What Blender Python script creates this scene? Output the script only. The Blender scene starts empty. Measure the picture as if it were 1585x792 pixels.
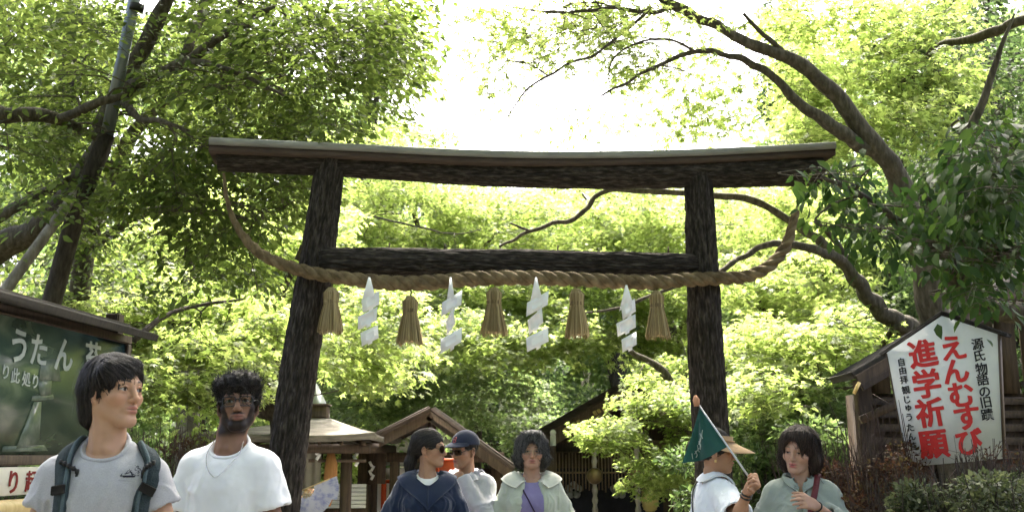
import bpy, math, random, time
import numpy as np
import openvdb
from mathutils import Matrix, Vector
R_ = math.radians
_t0 = time.time()
scene = bpy.context.scene
COL = scene.collection
rng = np.random.default_rng(7)
random.seed(7)

# ------------------------------------------------------------------ camera
CAM_H, PITCH, FPX = 1.45, R_(11.3), 1555.0
cam_d = bpy.data.cameras.new('camera')
cam = bpy.data.objects.new('camera', cam_d)
COL.objects.link(cam)
cam.location = (0, 0, CAM_H)
cam.rotation_euler = (math.pi / 2 + PITCH, 0, 0)
cam_d.sensor_width = 36
cam_d.lens = 36 * FPX / 1585
cam_d.clip_start = 0.05
cam_d.clip_end = 600
cam_d.dof.use_dof = True
cam_d.dof.focus_distance = 5.2
cam_d.dof.aperture_fstop = 7.0
scene.camera = cam

# ------------------------------------------------------------------ world and sun
SUN_EL, SUN_AZ = R_(60), R_(6)          # azimuth from +Y (ahead of the camera) towards +X
world = bpy.data.worlds.new('World')
scene.world = world
world.use_nodes = True
wn = world.node_tree
bg = wn.nodes['Background']
sky = wn.nodes.new('ShaderNodeTexSky')
sky.sky_type = 'NISHITA'
sky.sun_disc = False
sky.sun_elevation = SUN_EL
sky.sun_rotation = SUN_AZ
sky.air_density = 0.55
sky.dust_density = 8.0
sky.ozone_density = 0.6
wn.links.new(sky.outputs[0], bg.inputs[0])
bg.inputs[1].default_value = 0.15
sun_d = bpy.data.lights.new('sun', 'SUN')
sun_d.energy = 2.6
sun_d.angle = R_(4)
sun_d.color = (1.0, 0.96, 0.88)
sun = bpy.data.objects.new('sun', sun_d)
COL.objects.link(sun)
sd = Vector((math.sin(SUN_AZ) * math.cos(SUN_EL), math.cos(SUN_AZ) * math.cos(SUN_EL), math.sin(SUN_EL)))
sun.rotation_euler = (-sd).to_track_quat('-Z', 'Y').to_euler()
sun.location = (0, 0, 30)

vs = scene.view_settings
vs.view_transform = 'Standard'
vs.look = 'None'
vs.exposure = 3.1
vs.gamma = 1.0
vs.use_curve_mapping = False
cy = scene.cycles
cy.max_bounces = 7
cy.diffuse_bounces = 4
cy.glossy_bounces = 2
cy.transmission_bounces = 4
cy.transparent_max_bounces = 4
cy.caustics_reflective = False
cy.caustics_refractive = False
cy.use_denoising = True
cy.sample_clamp_indirect = 6.0

# ------------------------------------------------------------------ helpers
def P(px, py, Y):
    """world point at depth Y (metres ahead) on the line through pixel (px,py) of the 1585x792 photograph"""
    u, v = (px - 792.5) / FPX, (396 - py) / FPX
    dy = math.cos(PITCH) - v * math.sin(PITCH)
    dz = math.sin(PITCH) + v * math.cos(PITCH)
    t = Y / dy
    return np.array((u * t, Y, CAM_H + dz * t))

def rotz(a):
    c, s = math.cos(a), math.sin(a)
    return np.array(((c, -s, 0), (s, c, 0), (0, 0, 1.0)))
def rotx(a):
    c, s = math.cos(a), math.sin(a)
    return np.array(((1.0, 0, 0), (0, c, -s), (0, s, c)))
def roty(a):
    c, s = math.cos(a), math.sin(a)
    return np.array(((c, 0, s), (0, 1.0, 0), (-s, 0, c)))
def nrm(v):
    v = np.asarray(v, float)
    return v / (np.linalg.norm(v) + 1e-12)
def nrows(v):
    return v / (np.linalg.norm(v, axis=1, keepdims=True) + 1e-12)

def _hash(ix, iy, iz, seed):
    with np.errstate(over='ignore'):
        h = (ix.astype(np.int64) * 374761393 + iy.astype(np.int64) * 668265263 + iz.astype(np.int64) * 2147483647 + seed * 144269) & 0xffffffff
        h = ((h ^ (h >> 13)) * 1274126177) & 0xffffffff
        h = ((h ^ (h >> 16)) * 2246822519) & 0xffffffff
        h = h ^ (h >> 15)
    return (h & 0xffff).astype(np.float64) / 65535.0
def vnoise(p, seed=0):
    """value noise, -1..1"""
    p = np.asarray(p, float)
    i = np.floor(p).astype(np.int64)
    f = p - i
    f = f * f * (3 - 2 * f)
    out = 0
    for a in (0, 1):
        wx = f[:, 0] if a else 1 - f[:, 0]
        for b in (0, 1):
            wy = f[:, 1] if b else 1 - f[:, 1]
            for c in (0, 1):
                wz = f[:, 2] if c else 1 - f[:, 2]
                out = out + wx * wy * wz * _hash(i[:, 0] + a, i[:, 1] + b, i[:, 2] + c, seed)
    return out * 2 - 1
def fbm(p, seed=0, oct=3):
    s, a, t = 0, 1.0, 0
    p = np.asarray(p, float)
    for o in range(oct):
        s = s + a * vnoise(p, seed + o * 17)
        t += a
        a *= .5
        p = p * 2.03 + 5.7
    return s / t

def np_mesh(name, verts, faces, smooth=False, attr=None, mi=None):
    """faces: list of int arrays (M,k)"""
    me = bpy.data.meshes.new(name)
    verts = np.ascontiguousarray(verts, dtype=np.float32)
    faces = [np.asarray(f, dtype=np.int32) for f in faces if len(f)]
    me.vertices.add(len(verts))
    me.vertices.foreach_set('co', verts.ravel())
    tot = np.concatenate([np.full(len(f), f.shape[1], np.int32) for f in faces])
    loops = np.concatenate([f.ravel() for f in faces]).astype(np.int32)
    start = np.concatenate(([0], np.cumsum(tot)[:-1])).astype(np.int32)
    me.loops.add(len(loops))
    me.loops.foreach_set('vertex_index', loops)
    me.polygons.add(len(tot))
    me.polygons.foreach_set('loop_start', start)
    if smooth:
        me.polygons.foreach_set('use_smooth', np.ones(len(tot), bool))
    if mi is not None:
        me.polygons.foreach_set('material_index', np.asarray(mi, np.int32))
    if attr is not None:
        ca = me.color_attributes.new('Col', 'FLOAT_COLOR', 'POINT')
        rgba = np.ones((len(verts), 4), np.float32)
        rgba[:, :3] = attr
        ca.data.foreach_set('color', rgba.ravel())
    me.update(calc_edges=True)
    return me

def tag(o, label=None, cat=None, group=None, kind=None):
    if label: o['label'] = label
    if cat: o['category'] = cat
    if group: o['group'] = group
    if kind: o['kind'] = kind
    return o

WM = {}                                         # world matrices of the roots (no depsgraph needed)
def thing(name, label, cat, loc, rz=0, group=None):
    o = bpy.data.objects.new(name, None)
    o.empty_display_size = .2
    COL.objects.link(o)
    o.location = loc
    o.rotation_euler = (0, 0, rz)
    WM[o.name] = (rotz(rz), np.asarray(loc, float))
    return tag(o, label, cat, group)

def link_mesh(name, me, mats, parent=None):
    o = bpy.data.objects.new(name, me)
    for m in (mats if isinstance(mats, (list, tuple)) else [mats]):
        me.materials.append(m)
    COL.objects.link(o)
    if parent is not None:
        o.parent = parent
        WM[o.name] = WM[parent.name]
    else:
        WM[o.name] = (np.eye(3), np.zeros(3))
    return o
def to_local(v, parent):
    if parent is None:
        return v
    R, t = WM[parent.name]
    return (np.asarray(v) - t) @ R
def to_world(v, parent):
    R, t = WM[parent.name]
    return np.asarray(v) @ R.T + t

def frames(pts):
    pts = np.asarray(pts, float)
    T = np.gradient(pts, axis=0)
    T = nrows(T)
    a = np.array((0, 0, 1.0)) if abs(T[0][2]) < .9 else np.array((1.0, 0, 0))
    u = nrm(np.cross(T[0], a))
    U = [u]
    for i in range(1, len(pts)):
        u = U[-1] - T[i] * np.dot(U[-1], T[i])
        U.append(nrm(u))
    U = np.array(U)
    V = np.cross(T, U)
    return T, U, V
def smooth_line(pts, n=6):
    """Catmull-Rom through pts (any dimension)"""
    p = np.asarray(pts, float)
    if len(p) < 3:
        t = np.linspace(0, 1, n + 1)[:, None]
        return p[0] + (p[-1] - p[0]) * t
    q = np.vstack((2 * p[0] - p[1], p, 2 * p[-1] - p[-2]))
    out = []
    for i in range(len(p) - 1):
        a, b, c, d = q[i:i + 4]
        for t in np.linspace(0, 1, n, endpoint=False):
            out.append(.5 * ((2 * b) + (c - a) * t + (2 * a - 5 * b + 4 * c - d) * t * t + (3 * b - a - 3 * c + d) * t ** 3))
    out.append(p[-1])
    return np.array(out)

class MB:
    """collects shapes (world coordinates) into one mesh"""
    def __init__(s):
        s.v, s.q, s.t, s.n, s.ng = [], [], [], 0, []
        s.qm, s.tm = [], []
        s.m = 0
    def add(s, v, quads=None, tris=None):
        v = np.asarray(v, float)
        if quads is not None and len(quads):
            s.q.append(np.asarray(quads) + s.n); s.qm.append(np.full(len(quads), s.m))
        if tris is not None and len(tris):
            s.t.append(np.asarray(tris) + s.n); s.tm.append(np.full(len(tris), s.m))
        s.v.append(v)
        s.n += len(v)
        return s
    def box(s, c, size, R=None, bevel=0.0):
        hx, hy, hz = np.asarray(size, float) / 2
        b = min(bevel, hx * .45, hy * .45, hz * .45)
        if b <= 0:
            v = np.array([(x, y, z) for x in (-hx, hx) for y in (-hy, hy) for z in (-hz, hz)])
            q = [(0, 1, 3, 2), (4, 6, 7, 5), (0, 4, 5, 1), (2, 3, 7, 6), (0, 2, 6, 4), (1, 5, 7, 3)]
            t = []
        else:
            v, idx = [], {}
            for sx in (-1, 1):
                for sy in (-1, 1):
                    for sz in (-1, 1):
                        for ax in range(3):
                            h = [hx - b, hy - b, hz - b]
                            h[ax] += b
                            idx[(sx, sy, sz, ax)] = len(v)
                            v.append((sx * h[0], sy * h[1], sz * h[2]))
            q, t = [], []
            for ax in range(3):
                o1, o2 = [a for a in range(3) if a != ax]
                for sg in (-1, 1):
                    f = []
                    for a, c2 in ((-1, -1), (1, -1), (1, 1), (-1, 1)):
                        k = [0, 0, 0]; k[ax] = sg; k[o1] = a; k[o2] = c2
                        f.append(idx[(k[0], k[1], k[2], ax)])
                    q.append(f if (sg > 0) ^ (ax == 1) else f[::-1])
                for a in (-1, 1):
                    for c2 in (-1, 1):
                        f = []
                        for sg, aa in ((-1, o1), (1, o1), (1, o2), (-1, o2)):
                            k = [0, 0, 0]; k[ax] = sg; k[o1] = a; k[o2] = c2
                            f.append(idx[(k[0], k[1], k[2], aa)])
                        q.append(f)
            for sx in (-1, 1):
                for sy in (-1, 1):
                    for sz in (-1, 1):
                        t.append([idx[(sx, sy, sz, a)] for a in range(3)])
            v = np.array(v)
        if R is not None:
            v = v @ np.asarray(R).T
        return s.add(v + np.asarray(c, float), q, t)
    def bar(s, a, b, w, h, up=(0, 0, 1), bevel=0.0):
        a, b = np.asarray(a, float), np.asarray(b, float)
        d = nrm(b - a)
        x = np.cross(d, up)
        if np.linalg.norm(x) < 1e-6:
            x = np.array((1.0, 0, 0))
        x = nrm(x)
        z = np.cross(x, d)
        return s.box((a + b) / 2, (w, np.linalg.norm(b - a), h), np.stack((x, d, z), 1), bevel)
    def tube(s, pts, r, sides=8, caps=True, flat=1.0, twist=0.0):
        pts = np.asarray(pts, float)
        r = np.broadcast_to(np.asarray(r, float), (len(pts),))
        T, U, V = frames(pts)
        a = np.linspace(0, 2 * math.pi, sides, endpoint=False)[None, :] + (np.linspace(0, twist, len(pts))[:, None])
        ring = pts[:, None] + r[:, None, None] * (np.cos(a)[..., None] * U[:, None] + flat * np.sin(a)[..., None] * V[:, None])
        v = ring.reshape(-1, 3)
        n = len(pts)
        i = np.arange(n - 1)[:, None] * sides
        j = np.arange(sides)[None, :]
        k = (j + 1) % sides
        q = np.stack((i + j, i + k, i + sides + k, i + sides + j), -1).reshape(-1, 4)
        t = []
        if caps:
            v = np.vstack((v, pts[0], pts[-1]))
            c0, c1 = n * sides, n * sides + 1
            for jj in range(sides):
                t.append((c0, (jj + 1) % sides, jj))
                t.append((c1, (n - 1) * sides + jj, (n - 1) * sides + (jj + 1) % sides))
        return s.add(v, q, t)
    def prism(s, poly, thick, o, ux, uy):
        """flat polygon (2D list) extruded by thick along ux x uy, centred fan (star-shaped polygons)"""
        poly = np.asarray(poly, float)
        o, ux, uy = np.asarray(o, float), np.asarray(ux, float), np.asarray(uy, float)
        nn = nrm(np.cross(ux, uy))
        f = o + poly[:, :1] * ux + poly[:, 1:] * uy
        n = len(poly)
        c = poly.mean(0)
        cc = o + c[0] * ux + c[1] * uy
        v = np.vstack((f + nn * thick / 2, f - nn * thick / 2, cc + nn * thick / 2, cc - nn * thick / 2))
        q = [(i, (i + 1) % n, n + (i + 1) % n, n + i) for i in range(n)]
        q = [x[::-1] for x in q]
        t = [(2 * n, i, (i + 1) % n) for i in range(n)] + [(2 * n + 1, n + (i + 1) % n, n + i) for i in range(n)]
        return s.add(v, q, t)
    def build(s, name, mats, parent=None, smooth=False, cam_local=True, attr=None):
        v = np.vstack(s.v)
        fs, mi = [], []
        if s.q: fs.append(np.vstack(s.q)); mi.append(np.concatenate(s.qm))
        if s.t: fs.append(np.vstack(s.t)); mi.append(np.concatenate(s.tm))
        me = np_mesh(name, to_local(v, parent) if cam_local else v, fs, smooth, attr, np.concatenate(mi))
        return link_mesh(name, me, mats, parent)

# ------------------------------------------------------------------ materials
def _n(nt, t, **kw):
    n = nt.nodes.new(t)
    for k, v in kw.items():
        setattr(n, k, v)
    return n
def mat(name, c1, c2=None, scale=6, rough=.7, bump=0.0, bscale=40, stretch=(1, 1, 1), detail=5, metal=0.0, spec=.3, c3=None, sheen=0, island=0.0, wave=None):
    m = bpy.data.materials.new(name)
    m.use_nodes = True
    nt = m.node_tree
    b = nt.nodes['Principled BSDF']
    b.inputs['Roughness'].default_value = rough
    b.inputs['Metallic'].default_value = metal
    b.inputs['Specular IOR Level'].default_value = spec
    if sheen:
        b.inputs['Sheen Weight'].default_value = sheen
    tc = _n(nt, 'ShaderNodeTexCoord')
    mp = _n(nt, 'ShaderNodeMapping')
    mp.inputs['Scale'].default_value = stretch
    nt.links.new(tc.outputs['Object'], mp.inputs['Vector'])
    vec = mp.outputs[0]
    if c2 is None:
        b.inputs['Base Color'].default_value = (*c1, 1)
    else:
        no = _n(nt, 'ShaderNodeTexNoise')
        no.inputs['Scale'].default_value = scale
        no.inputs['Detail'].default_value = detail
        no.inputs['Roughness'].default_value = .6
        nt.links.new(vec, no.inputs['Vector'])
        fac = no.outputs['Fac']
        if island:
            gi = _n(nt, 'ShaderNodeNewGeometry')
            mx = _n(nt, 'ShaderNodeMix')
            mx.inputs['Factor'].default_value = island
            nt.links.new(fac, mx.inputs['A']); nt.links.new(gi.outputs['Random Per Island'], mx.inputs['B'])
            fac = mx.outputs['Result']
        cr = _n(nt, 'ShaderNodeValToRGB')
        cr.color_ramp.elements[0].position = .3
        cr.color_ramp.elements[0].color = (*c1, 1)
        cr.color_ramp.elements[1].position = .7
        cr.color_ramp.elements[1].color = (*c2, 1)
        if c3 is not None:
            e = cr.color_ramp.elements.new(.5)
            e.color = (*c3, 1)
        nt.links.new(fac, cr.inputs[0])
        nt.links.new(cr.outputs[0], b.inputs['Base Color'])
    if bump:
        nb = _n(nt, 'ShaderNodeTexNoise')
        nb.inputs['Scale'].default_value = bscale
        nb.inputs['Detail'].default_value = 6
        nt.links.new(vec, nb.inputs['Vector'])
        bu = _n(nt, 'ShaderNodeBump')
        bu.inputs['Strength'].default_value = min(1, bump)
        bu.inputs['Distance'].default_value = .01
        h = nb.outputs['Fac']
        if wave:
            w = _n(nt, 'ShaderNodeTexWave')
            w.inputs['Scale'].default_value = wave
            nt.links.new(vec, w.inputs['Vector'])
            ad = _n(nt, 'ShaderNodeMath', operation='ADD')
            nt.links.new(h, ad.inputs[0]); nt.links.new(w.outputs['Fac'], ad.inputs[1])
            h = ad.outputs[0]
        nt.links.new(h, bu.inputs['Height'])
        nt.links.new(bu.outputs[0], b.inputs['Normal'])
    return m
def leaf_mat(name, cols, trans=.5, rough=.5, spec=.35, tcol=None, gloss_bump=False):
    """cols: list of 3 colours picked per leaf, drifting over metres"""
    m = bpy.data.materials.new(name)
    m.use_nodes = True
    nt = m.node_tree
    b = nt.nodes['Principled BSDF']
    out = nt.nodes['Material Output']
    b.inputs['Roughness'].default_value = rough
    b.inputs['Specular IOR Level'].default_value = spec
    g = _n(nt, 'ShaderNodeNewGeometry')
    tc = _n(nt, 'ShaderNodeTexCoord')
    no = _n(nt, 'ShaderNodeTexNoise')
    no.inputs['Scale'].default_value = .55
    no.inputs['Detail'].default_value = 3
    nt.links.new(tc.outputs['Object'], no.inputs['Vector'])
    mx = _n(nt, 'ShaderNodeMix')
    mx.inputs['Factor'].default_value = .5
    nt.links.new(no.outputs['Fac'], mx.inputs['A'])
    nt.links.new(g.outputs['Random Per Island'], mx.inputs['B'])
    cr = _n(nt, 'ShaderNodeValToRGB')
    el = cr.color_ramp.elements
    el[0].position, el[0].color = .25, (*cols[0], 1)
    el[1].position, el[1].color = .75, (*cols[2], 1)
    e = el.new(.5); e.color = (*cols[1], 1)
    nt.links.new(mx.outputs['Result'], cr.inputs[0])
    nt.links.new(cr.outputs[0], b.inputs['Base Color'])
    tr = _n(nt, 'ShaderNodeBsdfTranslucent')
    k = _n(nt, 'ShaderNodeMix', data_type='RGBA', blend_type='MULTIPLY')
    k.inputs['Factor'].default_value = 1
    nt.links.new(cr.outputs[0], k.inputs['A'])
    k.inputs['B'].default_value = (*(tcol or (2.3, 2.25, 1.9)), 1)
    nt.links.new(k.outputs['Result'], tr.inputs['Color'])
    ms = _n(nt, 'ShaderNodeMixShader')
    ms.inputs[0].default_value = trans
    nt.links.new(b.outputs[0], ms.inputs[1])
    nt.links.new(tr.outputs[0], ms.inputs[2])
    nt.links.new(ms.outputs[0], out.inputs['Surface'])
    return m
def attr_mat(name, rough=.55, spec=.3, sss=0.0, bump=0, bscale=200):
    m = bpy.data.materials.new(name)
    m.use_nodes = True
    nt = m.node_tree
    b = nt.nodes['Principled BSDF']
    b.inputs['Roughness'].default_value = rough
    b.inputs['Specular IOR Level'].default_value = spec
    a = _n(nt, 'ShaderNodeAttribute', attribute_name='Col')
    nt.links.new(a.outputs['Color'], b.inputs['Base Color'])
    if sss:
        b.inputs['Subsurface Weight'].default_value = sss
        b.inputs['Subsurface Radius'].default_value = (.012, .005, .003)
        b.inputs['Subsurface Scale'].default_value = .6
    if bump:
        tc = _n(nt, 'ShaderNodeTexCoord')
        nb = _n(nt, 'ShaderNodeTexNoise')
        nb.inputs['Scale'].default_value = bscale
        nt.links.new(tc.outputs['Object'], nb.inputs['Vector'])
        bu = _n(nt, 'ShaderNodeBump')
        bu.inputs['Strength'].default_value = bump
        bu.inputs['Distance'].default_value = .004
        nt.links.new(nb.outputs['Fac'], bu.inputs['Height'])
        nt.links.new(bu.outputs[0], b.inputs['Normal'])
    return m

def text_mesh(body, size, bold=0.0, shear=0.0, depth=.001):
    """outline of the characters, centred on the origin in XY"""
    c = bpy.data.curves.new('lettering', 'FONT')
    c.body = body
    c.size = size
    c.offset = bold * size
    c.shear = shear
    c.extrude = depth
    c.resolution_u = 3
    c.align_x = 'CENTER'
    o = bpy.data.objects.new('lettering_source', c)
    COL.objects.link(o)
    bpy.context.view_layer.update()
    dg = bpy.context.evaluated_depsgraph_get()
    me = bpy.data.meshes.new_from_object(o.evaluated_get(dg))
    v = np.empty(len(me.vertices) * 3)
    me.vertices.foreach_get('co', v)
    v = v.reshape(-1, 3)
    polys = [tuple(p.vertices) for p in me.polygons]
    bpy.data.objects.remove(o)
    bpy.data.curves.remove(c)
    bpy.data.meshes.remove(me)
    if len(v):
        v[:, :2] -= (v[:, :2].max(0) + v[:, :2].min(0)) / 2
    return v, polys
def lettering(chars, m, parent, name='lettering'):
    """chars: list of (character, origin, ux, uy, size, bold); one mesh"""
    V, F, n = [], [], 0
    for ch, o, ux, uy, size, bold in chars:
        v, polys = text_mesh(ch, size, min(bold, .010))
        w = nrm(np.cross(ux, uy))
        ex = max(0, bold - .010) * size                # brush weight: the stroke laid down again round a small circle
        sh = [(0, 0)] + ([(ex * math.cos(a), ex * .8 * math.sin(a)) for a in np.arange(6) * math.pi / 3] if ex > 0 else [])
        for q, (dx, dy) in enumerate(sh):
            V.append(np.asarray(o) + (v[:, :1] + dx) * ux + (v[:, 1:2] + dy) * uy + (v[:, 2:] + q * .0002) * w)
            F += [tuple(i + n for i in p) for p in polys]
            n += len(v)
    V = to_local(np.vstack(V), parent)
    me = bpy.data.meshes.new(name)
    me.from_pydata([tuple(x) for x in V], [], F)
    me.update()
    return link_mesh(name, me, m, parent)
# ------------------------------------------------------------------ materials of the place
M = {}
M['bark_log'] = mat('charred_bark', (.012, .0105, .009), (.092, .079, .067), 52, .95, 1.0, 90, (1, 1, .2), 10, spec=.1, c3=(.034, .029, .025))
M['end_grain'] = mat('end_grain', (.06, .045, .035), (.10, .075, .055), 14, .9, .4, 60)
M['cap_metal'] = mat('weathered_cap', (.16, .16, .15), (.27, .27, .245), 5, .6, .3, 30, (.6, 3, 3), spec=.4)
M['cap_wood'] = mat('cap_wood', (.045, .032, .026), (.085, .06, .045), 10, .8, .4, 40, (.4, 3, 3))
M['straw_rope'] = mat('straw_rope', (.080, .058, .033), (.26, .20, .115), 11, .85, .9, 140, (1, 1, 1), 8, c3=(.155, .115, .064), spec=.12)
M['straw'] = mat('dry_straw', (.24, .18, .09), (.50, .40, .22), 20, .85, .5, 120, (3, 3, .3), island=.7, spec=.2)
M['paper'] = mat('white_paper', (.80, .80, .79), None, rough=.85, spec=.2)
M['wood_dark'] = mat('dark_timber', (.030, .020, .014), (.085, .055, .036), 9, .75, .5, 50, (5, 5, .5), 6)
M['wood_brown'] = mat('brown_timber', (.050, .034, .023), (.115, .080, .054), 9, .7, .4, 50, (5, 5, .5), 6)
M['wood_gable'] = mat('weathered_gable_timber', (.085, .058, .038), (.19, .135, .09), 9, .7, .4, 50, (5, 5, .5), 6)
M['wood_pale'] = mat('pale_timber', (.28, .20, .12), (.42, .31, .19), 8, .7, .3, 40, (5, 5, .5))
M['roof_pale'] = mat('weathered_shingle_roof', (.13, .12, .105), (.27, .25, .215), 7, .85, .8, 28, (1, 1, 6), 7)
M['roof_dark'] = mat('dark_bark_roof', (.045, .036, .030), (.11, .09, .075), 8, .9, .8, 30, (1, 1, 4), 7)
M['white_paint'] = mat('off_white_paint', (.60, .61, .57), (.78, .78, .74), 4, .6, .1, 40, detail=8)
M['black'] = mat('black_paint', (.012, .012, .012), None, rough=.6)
M['red_paint'] = mat('vermilion_lettering', (.52, .022, .018), None, rough=.55)
M['red_wood'] = mat('vermilion_wood', (.45, .06, .02), (.55, .09, .03), 8, .6, .1, 30)
M['gold'] = mat('gilded_fitting', (.62, .44, .16), (.75, .56, .25), 12, .4, .2, 40, metal=.6)
M['steel'] = mat('grey_steel', (.12, .14, .15), (.22, .24, .25), 4, .4, .1, 60, (4, 4, .4), metal=.6)
M['zinc'] = mat('grey_zinc', (.42, .44, .46), (.55, .57, .58), 6, .45, .1, 40, metal=.4)
M['bamboo'] = mat('yellow_bamboo', (.50, .36, .15), (.66, .52, .26), 7, .45, .1, 30, (6, 6, .6))
M['soil'] = mat('forest_soil', (.035, .028, .018), (.09, .075, .045), 3, .95, .8, 14, detail=9, c3=(.05, .05, .022))
M['gravel'] = mat('pale_gravel', (.22, .20, .175), (.42, .39, .35), 60, .9, .9, 130, detail=8)
M['stone'] = mat('paving_stone', (.25, .24, .22), (.38, .36, .33), 9, .85, .5, 40, detail=8)
M['trunk'] = mat('tree_bark', (.040, .033, .025), (.135, .118, .092), 9, .9, .9, 34, (3, 3, .8), 8, c3=(.075, .066, .048), spec=.15)
M['trunk_dark'] = mat('dark_tree_bark', (.022, .018, .014), (.075, .064, .050), 9, .9, .9, 34, (3, 3, .8), 8, spec=.15)
M['trunk_pale'] = mat('lichened_bark', (.10, .09, .07), (.30, .28, .24), 7, .9, .9, 34, (2, 2, .8), 8, c3=(.17, .155, .125), spec=.15)

# ------------------------------------------------------------------ ground, path and hill (the setting)
def ground_z(x, y):
    x, y = np.asarray(x, float), np.asarray(y, float)
    s = lambda t: np.clip(t, 0, 1) ** 2 * (3 - 2 * np.clip(t, 0, 1))
    z = -.85 * s((y - 8.6) / 4.0)
    z = z + 7.5 * s((y - 24) / 24.0)                                     # hill behind the hall
    z = z + 3.2 * s((np.abs(x) - 5.5) / 9.0) * s((y + 2) / 8.0)            # banks either side
    return z
gx = np.concatenate((np.linspace(-120, -22, 18), np.linspace(-20, 20, 90), np.linspace(22, 120, 18)))
gy = np.concatenate((np.linspace(-60, -11, 12), np.linspace(-10, 50, 130), np.linspace(52, 160, 16)))
X, Y = np.meshgrid(gx, gy)
Z = ground_z(X, Y) + .05 * vnoise(np.stack((X.ravel() * .8, Y.ravel() * .8, Y.ravel() * 0), 1), 3).reshape(X.shape) * (np.abs(X) > 4.2)
gv = np.stack((X.ravel(), Y.ravel(), Z.ravel()), 1)
nx = len(gx)
ii = (np.arange(len(gy) - 1)[:, None] * nx + np.arange(nx - 1)[None, :]).ravel()
o = link_mesh('ground', np_mesh('ground', gv, [np.stack((ii, ii + 1, ii + nx + 1, ii + nx), 1)], True), M['soil'])
tag(o, kind='structure')
def ground_sheet(name, xs, ys, lift, m):
    X, Y = np.meshgrid(xs, ys)
    v = np.stack((X.ravel(), Y.ravel(), ground_z(X, Y).ravel() + lift), 1)
    n = len(xs)
    ii = (np.arange(len(ys) - 1)[:, None] * n + np.arange(n - 1)[None, :]).ravel()
    return tag(link_mesh(name, np_mesh(name, v, [np.stack((ii, ii + 1, ii + n + 1, ii + n), 1)], True), m), kind='structure')
ground_sheet('gravel_path', np.linspace(-2.9, 2.7, 15), np.linspace(-8, 24, 100), .02, M['gravel'])
mb = MB()
for iy, yy in enumerate(np.arange(-4, 16, .62)):
    for xx in (-.62, 0, .62):
        xo = xx + (.15 if iy % 2 else -.1)
        zz = float(ground_z(xo, yy))
        sl = math.atan2(float(ground_z(xo, yy + .3)) - float(ground_z(xo, yy - .3)), .6)
        mb.box((xo, yy, zz + .0), (.6, .6, .08), rotx(sl), .012)
tag(mb.build('stone_paving', M['stone']), kind='structure')

# ------------------------------------------------------------------ torii gate of unbarked logs
def bark_surface(n_len, sides, L, seed, amp):
    z = np.linspace(0, 1, n_len)
    a = np.linspace(0, 2 * math.pi, sides, endpoint=False)
    A, Zz = np.meshgrid(a, z)
    c = np.stack((np.cos(A).ravel(), np.sin(A).ravel(), Zz.ravel() * L), 1)
    w = fbm(c * (2.2, 2.2, 3.0), seed + 5)[:, None] * .35
    n1 = vnoise((c + w) * (7.5, 7.5, 4.2), seed)
    n2 = vnoise((c + w) * (15, 15, 11), seed + 3)
    lump = vnoise(c * (.9, .9, 1.3), seed + 8)
    ridge = np.clip(1 - np.abs(n1) * 4.2, -.6, 1) * -1.0
    d = amp * (ridge * .8 + n2 * .5) + lump * amp * 1.3
    return c, d, A, Zz
def log(name, parent, path, radii, seed, m, amp=.006, sides=110, per_m=55, round_end=0.0):
    path = smooth_line(path, 8)
    radii = np.interp(np.linspace(0, 1, len(path)), np.linspace(0, 1, len(radii)), radii)
    seg = np.linalg.norm(np.diff(path, axis=0), axis=1)
    s = np.concatenate(([0], np.cumsum(seg)))
    L = s[-1]
    n = int(L * per_m)
    t = np.linspace(0, L, n)
    pts = np.stack([np.interp(t, s, path[:, k]) for k in range(3)], 1)
    r = np.interp(t, s, radii)
    if round_end:
        e = np.minimum(t, L - t) / round_end
        r = r * np.sqrt(np.clip(1 - (1 - np.clip(e, 0, 1)) ** 2 * .55, 0, 1))
    c, d, A, Zz = bark_surface(n, sides, L, seed, amp)
    T, U, V = frames(pts)
    rr = (r[:, None] + d.reshape(n, sides))
    v = pts[:, None] + rr[..., None] * (np.cos(A)[..., None] * U[:, None] + np.sin(A)[..., None] * V[:, None])
    v = v.reshape(-1, 3)
    i = np.arange(n - 1)[:, None] * sides
    j = np.arange(sides)[None, :]
    k = (j + 1) % sides
    q = np.stack((i + j, i + k, i + sides + k, i + sides + j), -1).reshape(-1, 4)
    v = np.vstack((v, pts[0] - T[0] * .004, pts[-1] + T[-1] * .004))
    tr = [(n * sides, (b + 1) % sides, b) for b in range(sides)] + [(n * sides + 1, (n - 1) * sides + b, (n - 1) * sides + (b + 1) % sides) for b in range(sides)]
    # object frame: local z along the log so that the bark grain follows it
    Rl = np.stack((U[0], V[0], T[0]), 1)
    rt, tt = WM[parent.name]
    org = pts[0]
    mi = np.concatenate((np.zeros(len(q)), np.ones(len(tr))))
    me = np_mesh(name, (v - org) @ Rl, [q, tr], True, None, mi)
    o = link_mesh(name, me, [m, M['end_grain']], parent)
    Rm = Matrix((rt.T @ Rl).tolist()).to_4x4()
    Rm.translation = Vector(((org - tt) @ rt).tolist())
    o.matrix_local = Rm
    return o

YL, YR = 7.45, 7.85
def YT(px):
    return YL + (YR - YL) * (px - 500) / 580
torii = thing('torii_gate', 'dark shrine gate of unbarked logs standing across the path', 'shrine gate', (-.5, 7.65, 0))
def down(a, b, zz):
    t = (a[2] - zz) / (a[2] - b[2])
    return a + (b - a) * t
a, b = P(513, 246, YL), P(446, 700, YL)
log('pillar', torii, [down(a, b, -.12), (a + b) / 2, a], [.150, .133, .118, .104], 11, M['bark_log'], .011)
a, b = P(1079, 268, YR), P(1098, 620, YR)
log('pillar', torii, [down(a, b, -.12), (a + b) / 2, a], [.139, .132, .122, .112], 23, M['bark_log'], .011)
top = [P(338, 245, YT(338)), P(510, 250, YT(510)), P(780, 266, YT(780)), P(1060, 264, YT(1060)), P(1266, 262, YT(1266))]
log('lintel', torii, top, [.105, .105, .118, .138, .138], 31, M['bark_log'], .010, per_m=60)
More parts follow.
